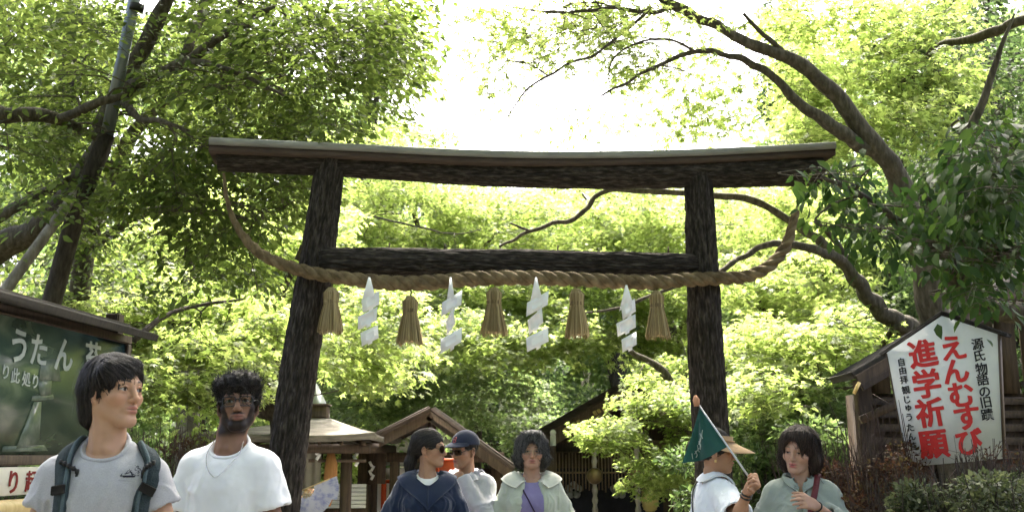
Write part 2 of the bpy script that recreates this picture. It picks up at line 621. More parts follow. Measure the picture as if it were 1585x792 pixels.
log('crossbeam', torii, [P(491, 404, YL - .04), P(780, 408, 7.60), P(1080, 408, YR - .05)], [.108, .103, .092, .084], 47, M['bark_log'], .011, round_end=.06)
# sloping cover boards over the lintel
cp = [P(329, 225, YT(329)), P(510, 233, YT(510)), P(790, 245, YT(790)), P(1040, 243, YT(1040)), P(1279, 231, YT(1279))]
cp = smooth_line(cp, 8)
def extrude_section(mb, path, sec):
    T, U, V = frames(path)
    Vz = np.tile((0, 0, 1.0), (len(path), 1))
    side = nrows(np.cross(Vz, T)) * -1
    n = len(sec)
    v = (path[:, None] + sec[None, :, :1] * side[:, None] * 1.0 + sec[None, :, 1:] * Vz[:, None]).reshape(-1, 3)
    i = np.arange(len(path) - 1)[:, None] * n
    j = np.arange(n)[None, :]
    k = (j + 1) % n
    q = np.stack((i + j, i + k, i + n + k, i + n + j), -1).reshape(-1, 4)
    mb.add(v, q, [(0, b, b + 1) for b in range(1, n - 1)] + [((len(path) - 1) * n, (len(path) - 1) * n + b + 1, (len(path) - 1) * n + b) for b in range(1, n - 1)])
# side is + towards the camera
mb = MB(); extrude_section(mb, cp, np.array([(.185, -.0), (.185, -.046), (-.185, -.046), (-.185, 0.0), (-.17, .010), (0, .035), (.17, .010)]))
mb.build('roof_cap', M['cap_metal'], torii)
mb = MB(); extrude_section(mb, cp * 1 + np.array((0, 0, -.0485)), np.array([(.165, 0), (.165, -.05), (-.165, -.05), (-.165, 0)]))
mb.build('cap_board', M['cap_wood'], torii)
# short tie pegs on the crossbeam
for px in (602, 688, 863, 1034):
    p = P(px, 383 + (px - 600) * .012, YT(px) - .03)
    mb = MB(); mb.tube([p - (0, 0, .03), p + (.004, 0, .035)], [.008, .005], 6)
    mb.build('peg', M['wood_dark'], torii)

# ------------------------------------------------------------------ twisted straw rope
rp = [(346, 268, .011), (352, 312, .018), (368, 352, .027), (395, 386, .040), (432, 407, .047), (478, 421, .053), (530, 430, .056), (600, 437, .060), (652, 438, .061),
      (710, 433, .060), (770, 430, .060), (850, 430.5, .061), (930, 434, .061), (1010, 437, .061), (1060, 433, .060), (1110, 431, .057), (1155, 428, .055), (1190, 412, .052), (1214, 385, .048), (1226, 352, .042), (1232, 326, .032)]
path = np.array([np.append(P(x, y, YT(x) - (.19 if 420 < x < 1150 else .17)), r * .93) for x, y, r in rp])
path = smooth_line(path, 14)
rope = thing('straw_rope', 'thick twisted straw rope slung along the front of the log gate', 'rope', P(770, 430, 7.45))
pp, rr = path[:, :3], path[:, 3]
s = np.concatenate(([0], np.cumsum(np.linalg.norm(np.diff(pp, axis=0), axis=1))))
ns = int(s[-1] / .012)
t = np.linspace(0, s[-1], ns)
pp = np.stack([np.interp(t, s, pp[:, k]) for k in range(3)], 1)
rr = np.interp(t, s, rr)
T, U, V = frames(pp)
for k in range(3):
    ph = t / .30 * 2 * math.pi + k * 2 * math.pi / 3
    c = pp + (rr * .50)[:, None] * (np.cos(ph)[:, None] * U + np.sin(ph)[:, None] * V)
    w = rr * .56 * (1 + .06 * vnoise(np.stack((t * 9, t * 0 + k * 7, t * 0), 1), 5))
    mb = MB(); mb.tube(c, w, 14, twist=t[-1] * 22)
    # stray straws lying along the strand
    for q in range(170):
        i0 = rng.integers(2, ns - 16)
        a0 = rng.uniform(0, 6.28)
        seg = np.arange(i0, i0 + rng.integers(6, 13))
        aa = a0 + np.linspace(0, .7, len(seg))
        lift = np.linspace(1.0, 1.06 + rng.uniform(0, .22), len(seg))
        q3 = c[seg] + (w[seg] * lift)[:, None] * (np.cos(aa)[:, None] * U[seg] + np.sin(aa)[:, None] * V[seg])
        mb.tube(q3, np.linspace(.0028, .001, len(seg)), 3, caps=False)
    mb.build('strand', M['straw_rope'], rope, True)
mb = MB()
mb.tube(smooth_line([P(1232, 330, YT(1232) - .17), P(1236, 306, YT(1236) - .1), P(1240, 284, YT(1240))], 5), .006, 6)
mb.build('tie_cord', M['straw_rope'], rope)

def rope_bottom(px):
    i = np.argmin(np.abs(pp[:, 0] - P(px, 432, YT(px) - .19)[0]) + (np.abs(pp[:, 2] - 2.9) > 1))
    return pp[i] - (0, 0, rr[i] * .7)
# straw tassels
tassel_px = [(513, 445, 515, .75), (635, 458, 532, .85), (765, 445, 518, .9), (892, 447, 521, .75), (1016, 450, 523, .85)]
tl = ['straw tassel hanging beside the leaning gate pillar, leftmost of five', 'straw tassel hanging between the two nearest paper streamers, second from left and lowest',
      'middle straw tassel hanging under the centre of the log crossbeam', 'slim straw tassel hanging right of the middle one, fourth from left', 'straw tassel hanging beside the upright gate pillar, rightmost of five']
for n, (px, y0, y1, tw) in enumerate(tassel_px):
    top = P(px, y0, YT(px) - .2)
    bot = P(px, y1, YT(px) - .2)
    H = np.linalg.norm(top - bot)
    o = thing('straw_tassel', tl[n], 'tassel', top, rng.uniform(0, 6), 'straw tassels on the rope')
    sw = .062 * tw + .042
    mb = MB()
    prof = [(.0, .018), (.035, .040), (.09, .052), (.17, .055), (.25, .050), (.30, .041), (.34, .045), (.48, .058), (.72, .076), (.95, sw)]
    z = np.array([p[0] for p in prof]); r = np.array([p[1] for p in prof])
    core = np.array([top - (0, 0, H * q) for q in z])
    mb.tube(core, r * .9, 20)
    for q in range(150):
        a0 = rng.uniform(0, 6.283)
        f = np.sqrt(rng.uniform(.55, 1.08))
        kk = np.linspace(0, 1, 9)
        zz = kk * rng.uniform(.93, 1.04)
        rad = np.interp(zz, z, r) * f + .003
        aa = a0 + rng.normal(0, .05) * kk
        q3 = np.stack((top[0] + rad * np.cos(aa), top[1] + rad * np.sin(aa), top[2] - H * zz), 1)
        mb.tube(q3, .0032, 3, caps=False)
    mb.build('straw_bundle', M['straw'], o)
    mb = MB()
    for zz in (.29, .315, .335):
        aa = np.linspace(0, 2 * math.pi, 25)
        mb.tube(np.stack((top[0] + .047 * np.cos(aa), top[1] + .047 * np.sin(aa), np.full(25, top[2] - H * zz)), 1), .006, 6, caps=False)
    mb.build('binding', M['straw_rope'], o, True)
    mb = MB(); mb.tube(smooth_line([top - (0, 0, .01), top + (.006, 0, .03), rope_bottom(px) + (0, 0, .03)], 4), .006, 6)
    mb.build('hanging_cord', M['straw_rope'], o)
# folded paper streamers
sl = ['white zigzag paper streamer between the first and second straw tassels', 'white zigzag paper streamer between the second and middle straw tassels, twisted away from view',
      'white zigzag paper streamer between the middle and fourth straw tassels', 'white zigzag paper streamer between the fourth and rightmost straw tassels']
for n, (px, y0, y1, rz, topx) in enumerate([(567, 431, 541, .25, 571), (694, 431, 551, -.75, 697), (827, 431, 549, -.45, 829), (965, 443, 551, .2, 969)]):
    Yp = YT(px) - .27
    top, bot = P(topx, y0, Yp), P(px, y1, Yp)
    H = top[2] - bot[2]
    o = thing('paper_streamer', sl[n], 'paper streamer', top, 0, 'zigzag paper streamers on the rope')
    mb = MB()
    Rz = rotz(rz)
    def quad(pts, dn):
        pts = np.array(pts, float)
        v = np.vstack((pts, pts + np.array((0, .0016, 0))))
        v = v @ Rz.T
        v[:, 0] += 0
        mb.add(v + top, [(0, 1, 2, 3), (7, 6, 5, 4), (0, 4, 5, 1), (1, 5, 6, 2), (2, 6, 7, 3), (3, 7, 4, 0)])
    k = H / .52
    # one strip of paper cut from alternate sides: every sheet hangs from the corner of the one above
    w, hh, sk = .066 * k, .098 * k, .075 * k
    quad([(-.004, 0, .01), (.010, 0, .01), (.046 * k, -.010, -.120 * k), (-.052 * k, .012, -.185 * k)], 0)
    zz, off = -.118 * k, (.014, -.006, .012)
    for s4 in range(3):
        sg = 1 if s4 % 2 == 0 else -1
        ty = rng.uniform(.018, .042) * sg
        cx = off[s4] * k + rng.uniform(-.005, .005)
        r1, r2 = rng.uniform(-.008, .008, 2)
        quad([(cx - w, 0 - ty, zz - sk * .55 + r1), (cx + w, 0 + ty, zz + sk * .45), (cx + w * 1.02 + r2, 0 + ty * .5 + .008, zz + sk * .45 - hh), (cx - w * .92 + r2, 0 - ty * 1.4, zz - sk * .55 - hh + r1)], 0)
        # the uncut corner that carries the next sheet
        quad([(cx - w * .1, .001, zz - hh * .8 - sk * .05), (cx + w * .38, .003, zz - hh * .8 + sk * .16), (cx + w * .38, .002, zz - hh * 1.2 + sk * .16), (cx - w * .1, .001, zz - hh * 1.2 - sk * .05)], 0)
        zz -= hh + .026 * k
    mb.build('paper_folds', M['paper'], o)
# ------------------------------------------------------------------ big roofed signboard on the left
def YB(px):                                    # depth of the board along the picture
    return 5.35 + (6.75 - 5.35) * px / 205.0
def PB(px, py, off=0.0):
    p = P(px, py, YB(px))
    return p + nB * off
p0, p1 = P(-60, 600, YB(-60)), P(205, 600, YB(205))
uB = nrm((p1 - p0) * (1, 1, 0))
nB = nrm(np.cross(uB, (0, 0, 1.0)))             # towards the camera
zB = np.array((0, 0, 1.0))
M['black_timber'] = mat('blackened_timber', (.012, .010, .008), (.035, .028, .022), 9, .8, .5, 50, (5, 5, .5), 6)
board = thing('signboard', 'large roofed signboard with a faded moss garden poster, beside the man in grey', 'signboard', (p1[0] - .9, p1[1] - .8, float(ground_z(p1[0] - .9, p1[1] - .8))))
oB = PB(180, 704)                               # lower right corner of the poster
oB = np.array((oB[0], oB[1], oB[2]))
WB, HB = 2.35, .715
def B(u, z, off=0.0):
    return oB - uB * u + zB * z + nB * off       # u metres to the left of the right edge
RB = np.stack((uB, -nB, zB), 1)
m_poster = bpy.data.materials.new('faded_poster_print')
m_poster.use_nodes = True
nt = m_poster.node_tree
b = nt.nodes['Principled BSDF']; b.inputs['Roughness'].default_value = .22; b.inputs['Specular IOR Level'].default_value = .5
tc = _n(nt, 'ShaderNodeTexCoord')
def ramp(nt, vec, scale, stretch, stops, detail=6, dist=1.2):
    mp = _n(nt, 'ShaderNodeMapping'); mp.inputs['Scale'].default_value = stretch
    nt.links.new(vec, mp.inputs['Vector'])
    no = _n(nt, 'ShaderNodeTexNoise'); no.inputs['Scale'].default_value = scale; no.inputs['Detail'].default_value = detail; no.inputs['Distortion'].default_value = dist
    nt.links.new(mp.outputs[0], no.inputs['Vector'])
    cr = _n(nt, 'ShaderNodeValToRGB')
    el = cr.color_ramp.elements
    el[0].position, el[0].color = stops[0][0], (*stops[0][1], 1)
    el[1].position, el[1].color = stops[-1][0], (*stops[-1][1], 1)
    for q, c in stops[1:-1]:
        e = el.new(q); e.color = (*c, 1)
    nt.links.new(no.outputs['Fac'], cr.inputs[0])
    return cr.outputs[0]
green = ramp(nt, tc.outputs['Object'], 3.2, (1, 1, 2.2), [(.25, (.026, .045, .036)), (.45, (.045, .074, .050)), (.58, (.078, .110, .070)), (.75, (.13, .165, .110))])
blue = ramp(nt, tc.outputs['Object'], 2.5, (1, 1, 1.4), [(.3, (.018, .042, .062)), (.7, (.035, .085, .115))])
sx = _n(nt, 'ShaderNodeSeparateXYZ'); nt.links.new(tc.outputs['Object'], sx.inputs[0])
mr = _n(nt, 'ShaderNodeMapRange'); mr.inputs['From Min'].default_value = .35; mr.inputs['From Max'].default_value = .62
ad = _n(nt, 'ShaderNodeMath', operation='MULTIPLY_ADD'); ad.inputs[1].default_value = .35
nt.links.new(sx.outputs['X'], ad.inputs[0]); nt.links.new(sx.outputs['Z'], ad.inputs[2])
nt.links.new(ad.outputs[0], mr.inputs['Value'])
mx = _n(nt, 'ShaderNodeMix', data_type='RGBA')
nt.links.new(mr.outputs['Result'], mx.inputs['Factor']); nt.links.new(green, mx.inputs['A']); nt.links.new(blue, mx.inputs['B'])
nt.links.new(mx.outputs['Result'], b.inputs['Base Color'])
mb = MB(); mb.box((0, 0, HB / 2), (WB, .012, HB))
v = np.vstack(mb.v); v[:, 0] -= WB / 2
me = np_mesh('poster', v, [np.vstack(mb.q)])
pst = link_mesh('poster', me, m_poster, board)
Rm = Matrix((RB).tolist()).to_4x4(); Rm.translation = Vector((oB - np.array(board.location)).tolist())
pst.matrix_local = Rm
M['poster_pale'] = mat('faded_print_pale', (.055, .080, .058), (.19, .225, .175), 9, .25, detail=9, c3=(.115, .145, .105))
M['poster_text'] = mat('faded_white_lettering', (.32, .36, .33), (.52, .55, .50), 9, .4, detail=9)
mb = MB()
# pale stone lantern shape printed in the photo on the poster
def pp_(px, py):                                # picture point on the poster plane -> (u,z)
    d = np.array(P(px, py, 1.0)) - (0, 0, CAM_H)
    n = nB
    t = np.dot(oB - (0, 0, CAM_H), n) / np.dot(d, n)
    q = np.array((0, 0, CAM_H)) + d * t
    return -np.dot(q - oB, uB), q[2] - oB[2]
def flat(mb, pxs, off, th=.0016):
    uz = [pp_(*q) for q in pxs]
    mb.prism([(-u, z) for u, z in uz], th, oB + nB * off, uB, zB)
flat(mb, [(62, 555), (88, 555), (92, 590), (58, 588)], .0085)
flat(mb, [(56, 590), (78, 586), (76, 612), (60, 613)], .0085)
flat(mb, [(48, 612), (80, 610), (82, 618), (46, 620)], .0085)
flat(mb, [(50, 622), (62, 621), (58, 690), (22, 694), (34, 664)], .0085)
flat(mb, [(2, 690), (66, 688), (72, 697), (0, 699)], .0085)
mb.build('printed_lantern_image', M['poster_pale'], board)
mb = MB()
fr = .055
for u0, u1, z0, z1 in ((-fr, WB + fr, -fr, 0), (-fr, WB + fr, HB, HB + fr), (-fr, 0, 0, HB), (WB, WB + fr, 0, HB)):
    c = B((u0 + u1) / 2, (z0 + z1) / 2, .0)
    mb.box(c, (u1 - u0 - .002, .05, z1 - z0 - .002), RB, .006)
mb.build('board_frame', M['wood_brown'], board)
mb = MB()
mb.box(B(WB / 2, HB / 2, -.022), (WB + .06, .018, HB + .06), RB); mb.build('backing_panel', M['wood_dark'], board)
for u in (-.01, WB + .085):
    c = B(u, 0, -.085)
    gz = float(ground_z(c[0], c[1])) - .1
    mb = MB(); mb.box((c[0], c[1], (gz + oB[2] + HB + .2) / 2), (.09, .09, oB[2] + HB + .2 - gz), RB, .008)
    mb.build('post', M['wood_dark'], board)
mb = MB()
for off, zz, w in ((.115, HB + .068, .26), (-.13, HB + .068, .28)):
    sgn = 1 if off > 0 else -1
    R2 = RB @ rotx(.30 * sgn)
    mb.box(B(WB / 2 + .14, zz, off), (WB + .22, w, .045), R2, .004)
mb.build('roof', M['black_timber'], board)
mb = MB(); mb.box(B(WB / 2 + .12, HB + .108, 0), (WB + .23, .08, .04), RB, .01); mb.build('roof_ridge', M['black_timber'], board)
ch = []
def bch(c, px, py, size, bold=.02, m=0.0):
    u, z = pp_(px, py)
    ch.append((c, B(u, z, .0095), uB, zB, size, bold))
bch('じ', -78, 520, .21, .03); bch('ゅ', -32, 532, .2, .03)
bch('う', 27, 535, .20, .028); bch('た', 58, 541, .19, .028); bch('ん', 97, 549, .21, .028); bch('苔', 141, 553, .20, .028)
for c, px, py in (('り', 6, 575), ('此', 21, 581), ('処', 38, 586), ('り', 52, 590)):
    bch(c, px, py, .085, .018)
lettering(ch[:6], M['poster_text'], board); lettering(ch[6:], M['poster_text'], board)
# cream notice board under it with a bamboo rail
nb_ = thing('notice_board', 'cream notice board with dark red brush lettering under the large signboard', 'notice board', (oB[0] - .6, oB[1] - .6, float(ground_z(oB[0] - .6, oB[1] - .6))))
M['cream'] = mat('cream_paint', (.52, .50, .42), (.66, .63, .55), 5, .6, .1, 40, detail=8)
M['maroon'] = mat('maroon_lettering', (.20, .018, .016), None, rough=.6)
mb = MB(); mb.box(B(.30 + .9, -.135, .03), (1.8, .02, .145), RB, .004); mb.build('panel', M['cream'], nb_)
for u in (.45, 2.05):
    c = B(u, 0, .005); gz = float(ground_z(c[0], c[1])) - .1
    mb = MB(); mb.box((c[0], c[1], (gz + oB[2] - .08) / 2), (.05, .028, oB[2] - .08 - gz), RB); mb.build('post', M['wood_dark'], nb_)
ch = []
for c, px, py, s4 in (('縁', -24, 738, .12), ('り', 10, 736, .13), ('起', 38, 735, .115), ('こ', 58, 738, .07)):
    u, z = pp_(px, py); ch.append((c, B(u, -.138, .0412), uB, zB, s4, .028))
lettering(ch, M['maroon'], nb_)
mb = MB(); mb.tube([B(.42, -.092, .042), B(.42, -.092, .055)], .018, 14); mb.build('round_emblem', M['steel'], nb_)
rail = thing('bamboo_rail', 'yellow bamboo rail in front of the cream notice board', 'rail', (oB[0] - .8, oB[1] - .9, float(ground_z(oB[0] - .8, oB[1] - .9))))
a, b2 = B(2.6, -.262, .14), B(.36, -.262, .14)
mb = MB()
n = 60
tt = np.linspace(0, 1, n)
knots = np.min(np.abs((tt[:, None] * 2.1) - np.arange(0.1, 2.2, .34)[None, :]), 1)
mb.tube(a + (b2 - a) * tt[:, None], .042 + .006 * np.exp(-(knots / .012) ** 2), 18)
mb.build('pole', M['bamboo'], rail, True)
for u in (.8, 2.2):
    c = B(u, 0, .14); gz = float(ground_z(c[0], c[1])) - .1
    mb = MB(); mb.tube([(c[0], c[1], gz), (c[0], c[1], oB[2] - .30)], .03, 12); mb.build('post', M['bamboo'], rail, True)

# ------------------------------------------------------------------ ema shaped notice on the right
A3 = P(1372, 545, 5.75); C3 = P(1548, 515, 5.35); D3 = P(1408, 722, 5.75); E3 = P(1555, 709, 5.35); F3 = P(1458, 487, 5.56)
uS = nrm(C3 - A3 + (E3 - D3) * .0)
uS = nrm((C3 - A3) + (E3 - D3))
vS = nrm(((A3 + C3) - (D3 + E3)))
vS = nrm(vS - uS * np.dot(uS, vS))
nS = nrm(np.cross(uS, vS))
oS = (A3 + C3 + D3 + E3) / 4
def SP(px, py):
    d = P(px, py, 1.0) - (0, 0, CAM_H)
    t = np.dot(oS - (0, 0, CAM_H), nS) / np.dot(d, nS)
    q = np.array((0, 0, CAM_H)) + d * t - oS
    return np.array((np.dot(q, uS), np.dot(q, vS)))
sign = thing('prayer_sign', 'white house shaped sign with red and black Japanese lettering above the hedge', 'sign', (oS[0], oS[1], float(ground_z(oS[0], oS[1]))))
outline = [SP(*q) for q in ((1374, 546), (1406, 722), (1555, 709), (1547, 517), (1459, 489))]
mb = MB(); mb.prism(outline[::-1] if False else outline, .03, oS, uS, vS); mb.build('panel', M['white_paint'], sign)
mb = MB()
for q0, q1 in (((1364, 549), (1459, 484)), ((1456, 484), (1560, 519))):
    a, b2 = SP(*q0), SP(*q1)
    a3, b3 = oS + a[0] * uS + a[1] * vS, oS + b2[0] * uS + b2[1] * vS
    mb.bar(a3 - nS * .02, b3 - nS * .02, .075, .022, up=np.cross(nrm(b3 - a3), nS), bevel=.004)
mb.build('roof_trim', M['black_timber'], sign)
mb = MB()
for q0, q1 in (((1374, 547), (1406, 722)), ((1547, 517), (1555, 709))):
    a, b2 = SP(*q0), SP(*q1)
    mb = MB(); mb.bar(oS + a[0] * uS + a[1] * vS, oS + b2[0] * uS + b2[1] * vS, .008, .034, up=nS); mb.build('edge_strip', M['wood_brown'], sign)
for px in (1432, 1528):
    a = SP(px, 716); q = oS + a[0] * uS + a[1] * vS - nS * .04
    gz = float(ground_z(q[0], q[1])) - .1
    mb = MB(); mb.box((q[0], q[1] + .02, (gz + q[2] + .3) / 2), (.06, .05, q[2] + .3 - gz)); mb.build('post', M['wood_dark'], sign)
def col(chars, pts, size, bold):
    out = []
    for c, (px, py) in zip(chars, pts):
        a = SP(px, py)
        out.append((c, oS + a[0] * uS + a[1] * vS + nS * .0165, uS, vS, size, bold))
    return out
k = 5.5 / FPX
red = col('えんむすび', [(1477, 538), (1481, 574), (1490, 610), (1499, 645), (1503, 683)], 42 * k, .035)
red += col('進学祈願', [(1430, 547), (1436, 593), (1441, 638), (1447, 687)], 46 * k, .035)
lettering(red[:5], M['red_paint'], sign, 'red_lettering'); lettering(red[5:], M['red_paint'], sign, 'red_lettering')
blk = col('源氏物語の旧蹟', [(1515, 532), (1518, 550), (1521, 570), (1523, 587), (1526, 606), (1528, 622), (1530, 641)], 18.5 * k, .016)
blk += col('自由拝観じゅうたん苔', [(1397, 560), (1399, 573), (1401, 587), (1404, 603), (1406, 618), (1408, 631), (1409, 645), (1411, 661), (1413, 675), (1415, 690)], 13.5 * k, .014)
lettering(blk[:7], M['black'], sign, 'black_lettering'); lettering(blk[7:], M['black'], sign, 'black_lettering')

# ------------------------------------------------------------------ dark timber hut behind it
hut = thing('timber_hut', 'dark timber hut with a sloping roof and slatted wall behind the white sign', 'hut', (4.6, 8.9, float(ground_z(3.5, 9))))
YH = 7.9
HUTR = M['black_timber']
e0, e1 = P(1316, 586, YH), P(1600, 424, YH)
rk = nrm(e1 - e0); L = np.linalg.norm(e1 - e0)
zr = np.cross(rk, (0, 1.0, 0)); zr = zr if zr[2] > 0 else -zr
Rr = np.stack((rk, (0, 1.0, 0), zr), 1)
apex = e0 + rk * (L + .15)
mb = MB()
mb.box(e0 + rk * (L + .15) / 2 + np.array((0, .18, 0)) + zr * .02, (L + .15, .56, .06), Rr, .005)
rk2 = np.array((rk[0], 0, -rk[2])); zr2 = np.array((-zr[0], 0, zr[2]))
mb.box(apex + rk2 * (L + .15) / 2 + np.array((0, .18, 0)) + zr2 * .02, (L + .15, .56, .06), np.stack((rk2, (0, 1.0, 0), zr2), 1), .005)
mb.build('roof', HUTR, hut)
mb = MB()
mb.box(e0 + rk * (L + .15) / 2 + np.array((0, -.12, 0)) - zr * .05, (L + .15, .035, .13), Rr, .004)
mb.box(apex + rk2 * (L + .15) / 2 + np.array((0, -.12, 0)) - zr2 * .05, (L + .15, .035, .13), np.stack((rk2, (0, 1.0, 0), zr2), 1), .004)
mb.build('bargeboard', M['wood_dark'], hut)
mb = MB(); q = P(1326, 600, YH - .14); mb.box(q, (.025, .012, .10), roty(.5)); mb.build('brass_fitting', M['gold'], hut)
x0, x1 = e0[0] + .13, 2 * apex[0] - e0[0] - .2
gz = float(ground_z(e0[0], 9)) - .2
mb = MB(); mb.box(((x0 + x1) / 2, 8.28, (gz + e0[2] - .1) / 2), (x1 - x0, .30, e0[2] - .1 - gz)); mb.build('wall', M['wood_dark'], hut)
mb = MB()
for i in range(9):
    zz = e0[2] - .16 - i * .105
    mb.box(((x0 + x1) / 2, 8.10, zz), (x1 - x0 - .06, .03, .055), rotx(.5), .003)
mb.build('louvre_slats', M['wood_brown'], hut)
mb = MB()
for i in range(14):
    t4 = (i + .5) / 14
    xx = e0[0] + .2 + t4 * (2 * (apex[0] - e0[0]) - .4)
    top = e0[2] + (rk[2] / rk[0]) * min(xx - e0[0], 2 * apex[0] - e0[0] - xx) - .06
    mb.box((xx, 8.11, (e0[2] - .1 + top) / 2), (.16, .03, max(.02, top - e0[2] + .1)))
mb.build('gable_boarding', M['wood_brown'], hut)
for xx in (x0, (x0 + x1) / 2, x1):
    mb = MB(); mb.box((xx, 8.02, (gz + e0[2]) / 2), (.11, .11, e0[2] - gz), None, .006); mb.build('post', M['wood_dark'], hut)
mb = MB(); mb.bar(P(1332, 650, YH - .02), P(1398, 620, YH - .02), .05, .06); mb.build('brace', M['wood_dark'], hut)

# ------------------------------------------------------------------ pyramid roofed pavilion
GZ = -.85
pav = thing('pavilion', 'open timber pavilion with pale hipped roof and metal finial behind the leaning pillar', 'pavilion', (-2.35, 12.6, GZ))
xa, xb, ya, yb, ze = -3.45, -1.52, 11.2, 14.0, 1.68
ridge = np.array(P(492, 648, 12.6))
def hip_roof(mb, xa, xb, ya, yb, ze, top, half, n=14, sag=.22, th=.07):
    rows = []
    for i in range(n + 1):
        t = i / n
        cx, cy = top[0], top[1]
        l = xa + (cx - half - xa) * t; r = xb + (cx + half - xb) * t
        f = ya + (cy - half - ya) * t; bk = yb + (cy + half - yb) * t
        z = ze + (top[2] - ze) * (t - sag * math.sin(math.pi * t) * .5)
        m4 = 8
        ring = [(l + (r - l) * q / m4, f, z + .035 * (abs(q / m4 - .5) * 2) ** 3 * (1 - t)) for q in range(m4)] + [(r, f + (bk - f) * q / m4, z + .035 * (abs(q / m4 - .5) * 2) ** 3 * (1 - t)) for q in range(m4)]
        ring += [(r + (l - r) * q / m4, bk, z + .035 * (abs(q / m4 - .5) * 2) ** 3 * (1 - t)) for q in range(m4)] + [(l, bk + (f - bk) * q / m4, z + .035 * (abs(q / m4 - .5) * 2) ** 3 * (1 - t)) for q in range(m4)]
        rows.append(ring)
    v = np.array(rows).reshape(-1, 3)
    s = len(rows[0])
    i = np.arange(n)[:, None] * s; j = np.arange(s)[None, :]; k = (j + 1) % s
    q = np.stack((i + j, i + k, i + s + k, i + s + j), -1).reshape(-1, 4)
    mb.add(v, q)
    # eave thickness and underside
    e = np.array(rows[0]); e2 = e - (0, 0, th)
    tp = np.array(rows[-1]).mean(0) - (0, 0, .1)
    vv = np.vstack((e + (0, 0, -.0), e2, tp))
    mb.add(vv, [(jj, s + jj, s + (jj + 1) % s, (jj + 1) % s) for jj in range(s)], [(s + jj, 2 * s, s + (jj + 1) % s) for jj in range(s)])
mb = MB(); hip_roof(mb, xa, xb, ya, yb, ze, ridge, .16); mb.build('roof', M['roof_pale'], pav)
mb = MB(); c = P(493, 637, 12.6); mb.box((c[0], 12.6, c[2]), (.24, .24, .15), None, .01); mb.box((c[0], 12.6, c[2] + .085), (.28, .28, .02), None, .004); mb.build('finial_base', M['wood_brown'], pav)
mb = MB(); q0, q1 = P(491, 626, 12.6), P(490, 593, 12.6)
mb.tube([q0, q0 + (0, 0, .02), q1], [.115, .11, .004], 4); mb.build('finial', M['zinc'], pav)
mb = MB()
for xx in (xa + .1, xb - .1):
    mb.bar((xx, ya + .12, ze - .13), (xx, yb - .12, ze - .13), .08, .11)
for yy in (ya + .1, yb - .1):
    mb.bar((xa + .05, yy, ze - .14), (xb - .05, yy, ze - .14), .08, .10)
for i in range(8):
    xx = xa + .1 + (xb - xa - .2) * i / 7
    mb.bar((xx, ya + .02, ze - .085), (xx + (ridge[0] - xx) * .8, 12.6, ze + .1), .035, .04)
mb.build('eave_beams', M['wood_dark'], pav)
mb = MB(); mb.bar((xa + .1, ya + .17, ze - .27), (xb - .1, ya + .17, ze - .27), .03, .035); mb.build('hanging_rail', M['wood_brown'], pav)
for xx, yy in ((P(537, 700, 11.45)[0], 11.45), (P(577, 700, 13.2)[0], 13.2), (xa + .25, 11.45), (xa + .25, 13.6)):
    mb = MB(); mb.box((xx, yy, (GZ - .05 + ze - .1) / 2), (.115, .115, ze - .05 - GZ), None, .008); mb.build('post', M['wood_dark'], pav)
mb = MB(); mb.box((P(577, 700, 13.2)[0] - .02, 13.3, 1.36), (.36, .03, .50)); mb.build('gable_board', M['wood_brown'], pav)
# things hanging and standing in the pavilion
pl = thing('wooden_plaque', 'orange wooden tongue shaped plaque hanging under the pavilion eave', 'plaque', P(512, 700, 11.33))
c = P(511, 741, 11.33)
prof = [(-.035, .29), (.035, .29), (.075, .16), (.078, .0), (.055, -.16), (.012, -.29), (-.012, -.29), (-.052, -.16), (-.07, 0), (-.062, .16)]
mb = MB(); mb.prism(prof, .02, c, (1, 0, 0), (0, 0, 1)); M['wood_orange'] = mat('varnished_timber', (.30, .13, .045), (.44, .21, .08), 9, .5, .2, 40, (5, 5, .6)); mb.build('board', M['wood_orange'], pl)
mb = MB(); mb.tube([c + (0, 0, .28), c + (0, .06, .43)], .005, 5); mb.build('cord', M['straw_rope'], pl)
cl = thing('cloth_banner', 'faded grey cloth banner hanging beside the leaning pillar under the pavilion', 'banner', P(480, 700, 11.36))
c = P(478, 727, 11.36)
mb = MB()
xs = np.linspace(-.13, .13, 18); zs = np.linspace(.24, -.22, 8)
Xc, Zc = np.meshgrid(xs, zs)
v = np.stack((c[0] + Xc.ravel(), c[1] + .012 * np.sin(Xc.ravel() * 60) , c[2] + Zc.ravel()), 1)
i4 = (np.arange(7)[:, None] * 18 + np.arange(17)[None, :]).ravel()
mb.add(v, np.stack((i4, i4 + 1, i4 + 19, i4 + 18), 1)); mb.add(v + (0, .006, 0), np.stack((i4 + 18, i4 + 19, i4 + 1, i4), 1))
M['grey_cloth'] = mat('faded_cloth', (.17, .155, .125), (.24, .22, .18), 6, .9, .2, 60); mb.build('cloth', M['grey_cloth'], cl, True)
for n4, (px, py, Y4, lb) in enumerate(((491, 695, 11.30, 'small white paper streamer under the pavilion eave left of the orange plaque'), (551, 705, 11.42, 'small white paper streamer hanging on the front pavilion post'), (575, 728, 13.1, 'small white paper streamer on the rear pavilion post'))):
    c = P(px, py, Y4)
    o = thing('paper_streamer', lb, 'paper streamer', c + (0, 0, .12), 0, 'paper streamers under the pavilion')
    mb = MB()
    zz = .12
    for s4 in range(4):
        x4 = (.012 if s4 % 2 else -.012)
        mb.box(c + (x4, .01 * (s4 % 2), zz - .035), (.034, .003, .072), roty(.5 if s4 % 2 else -.5))
        zz -= .055
    mb.build('paper_folds', M['paper'], o)
shf = thing('shutter_counter', 'pale slatted counter front under the pavilion behind the leaning pillar', 'counter', (-2.0, 13.0, GZ))
mb = MB()
a, b2 = P(470, 748, 12.4), P(566, 786, 12.4)
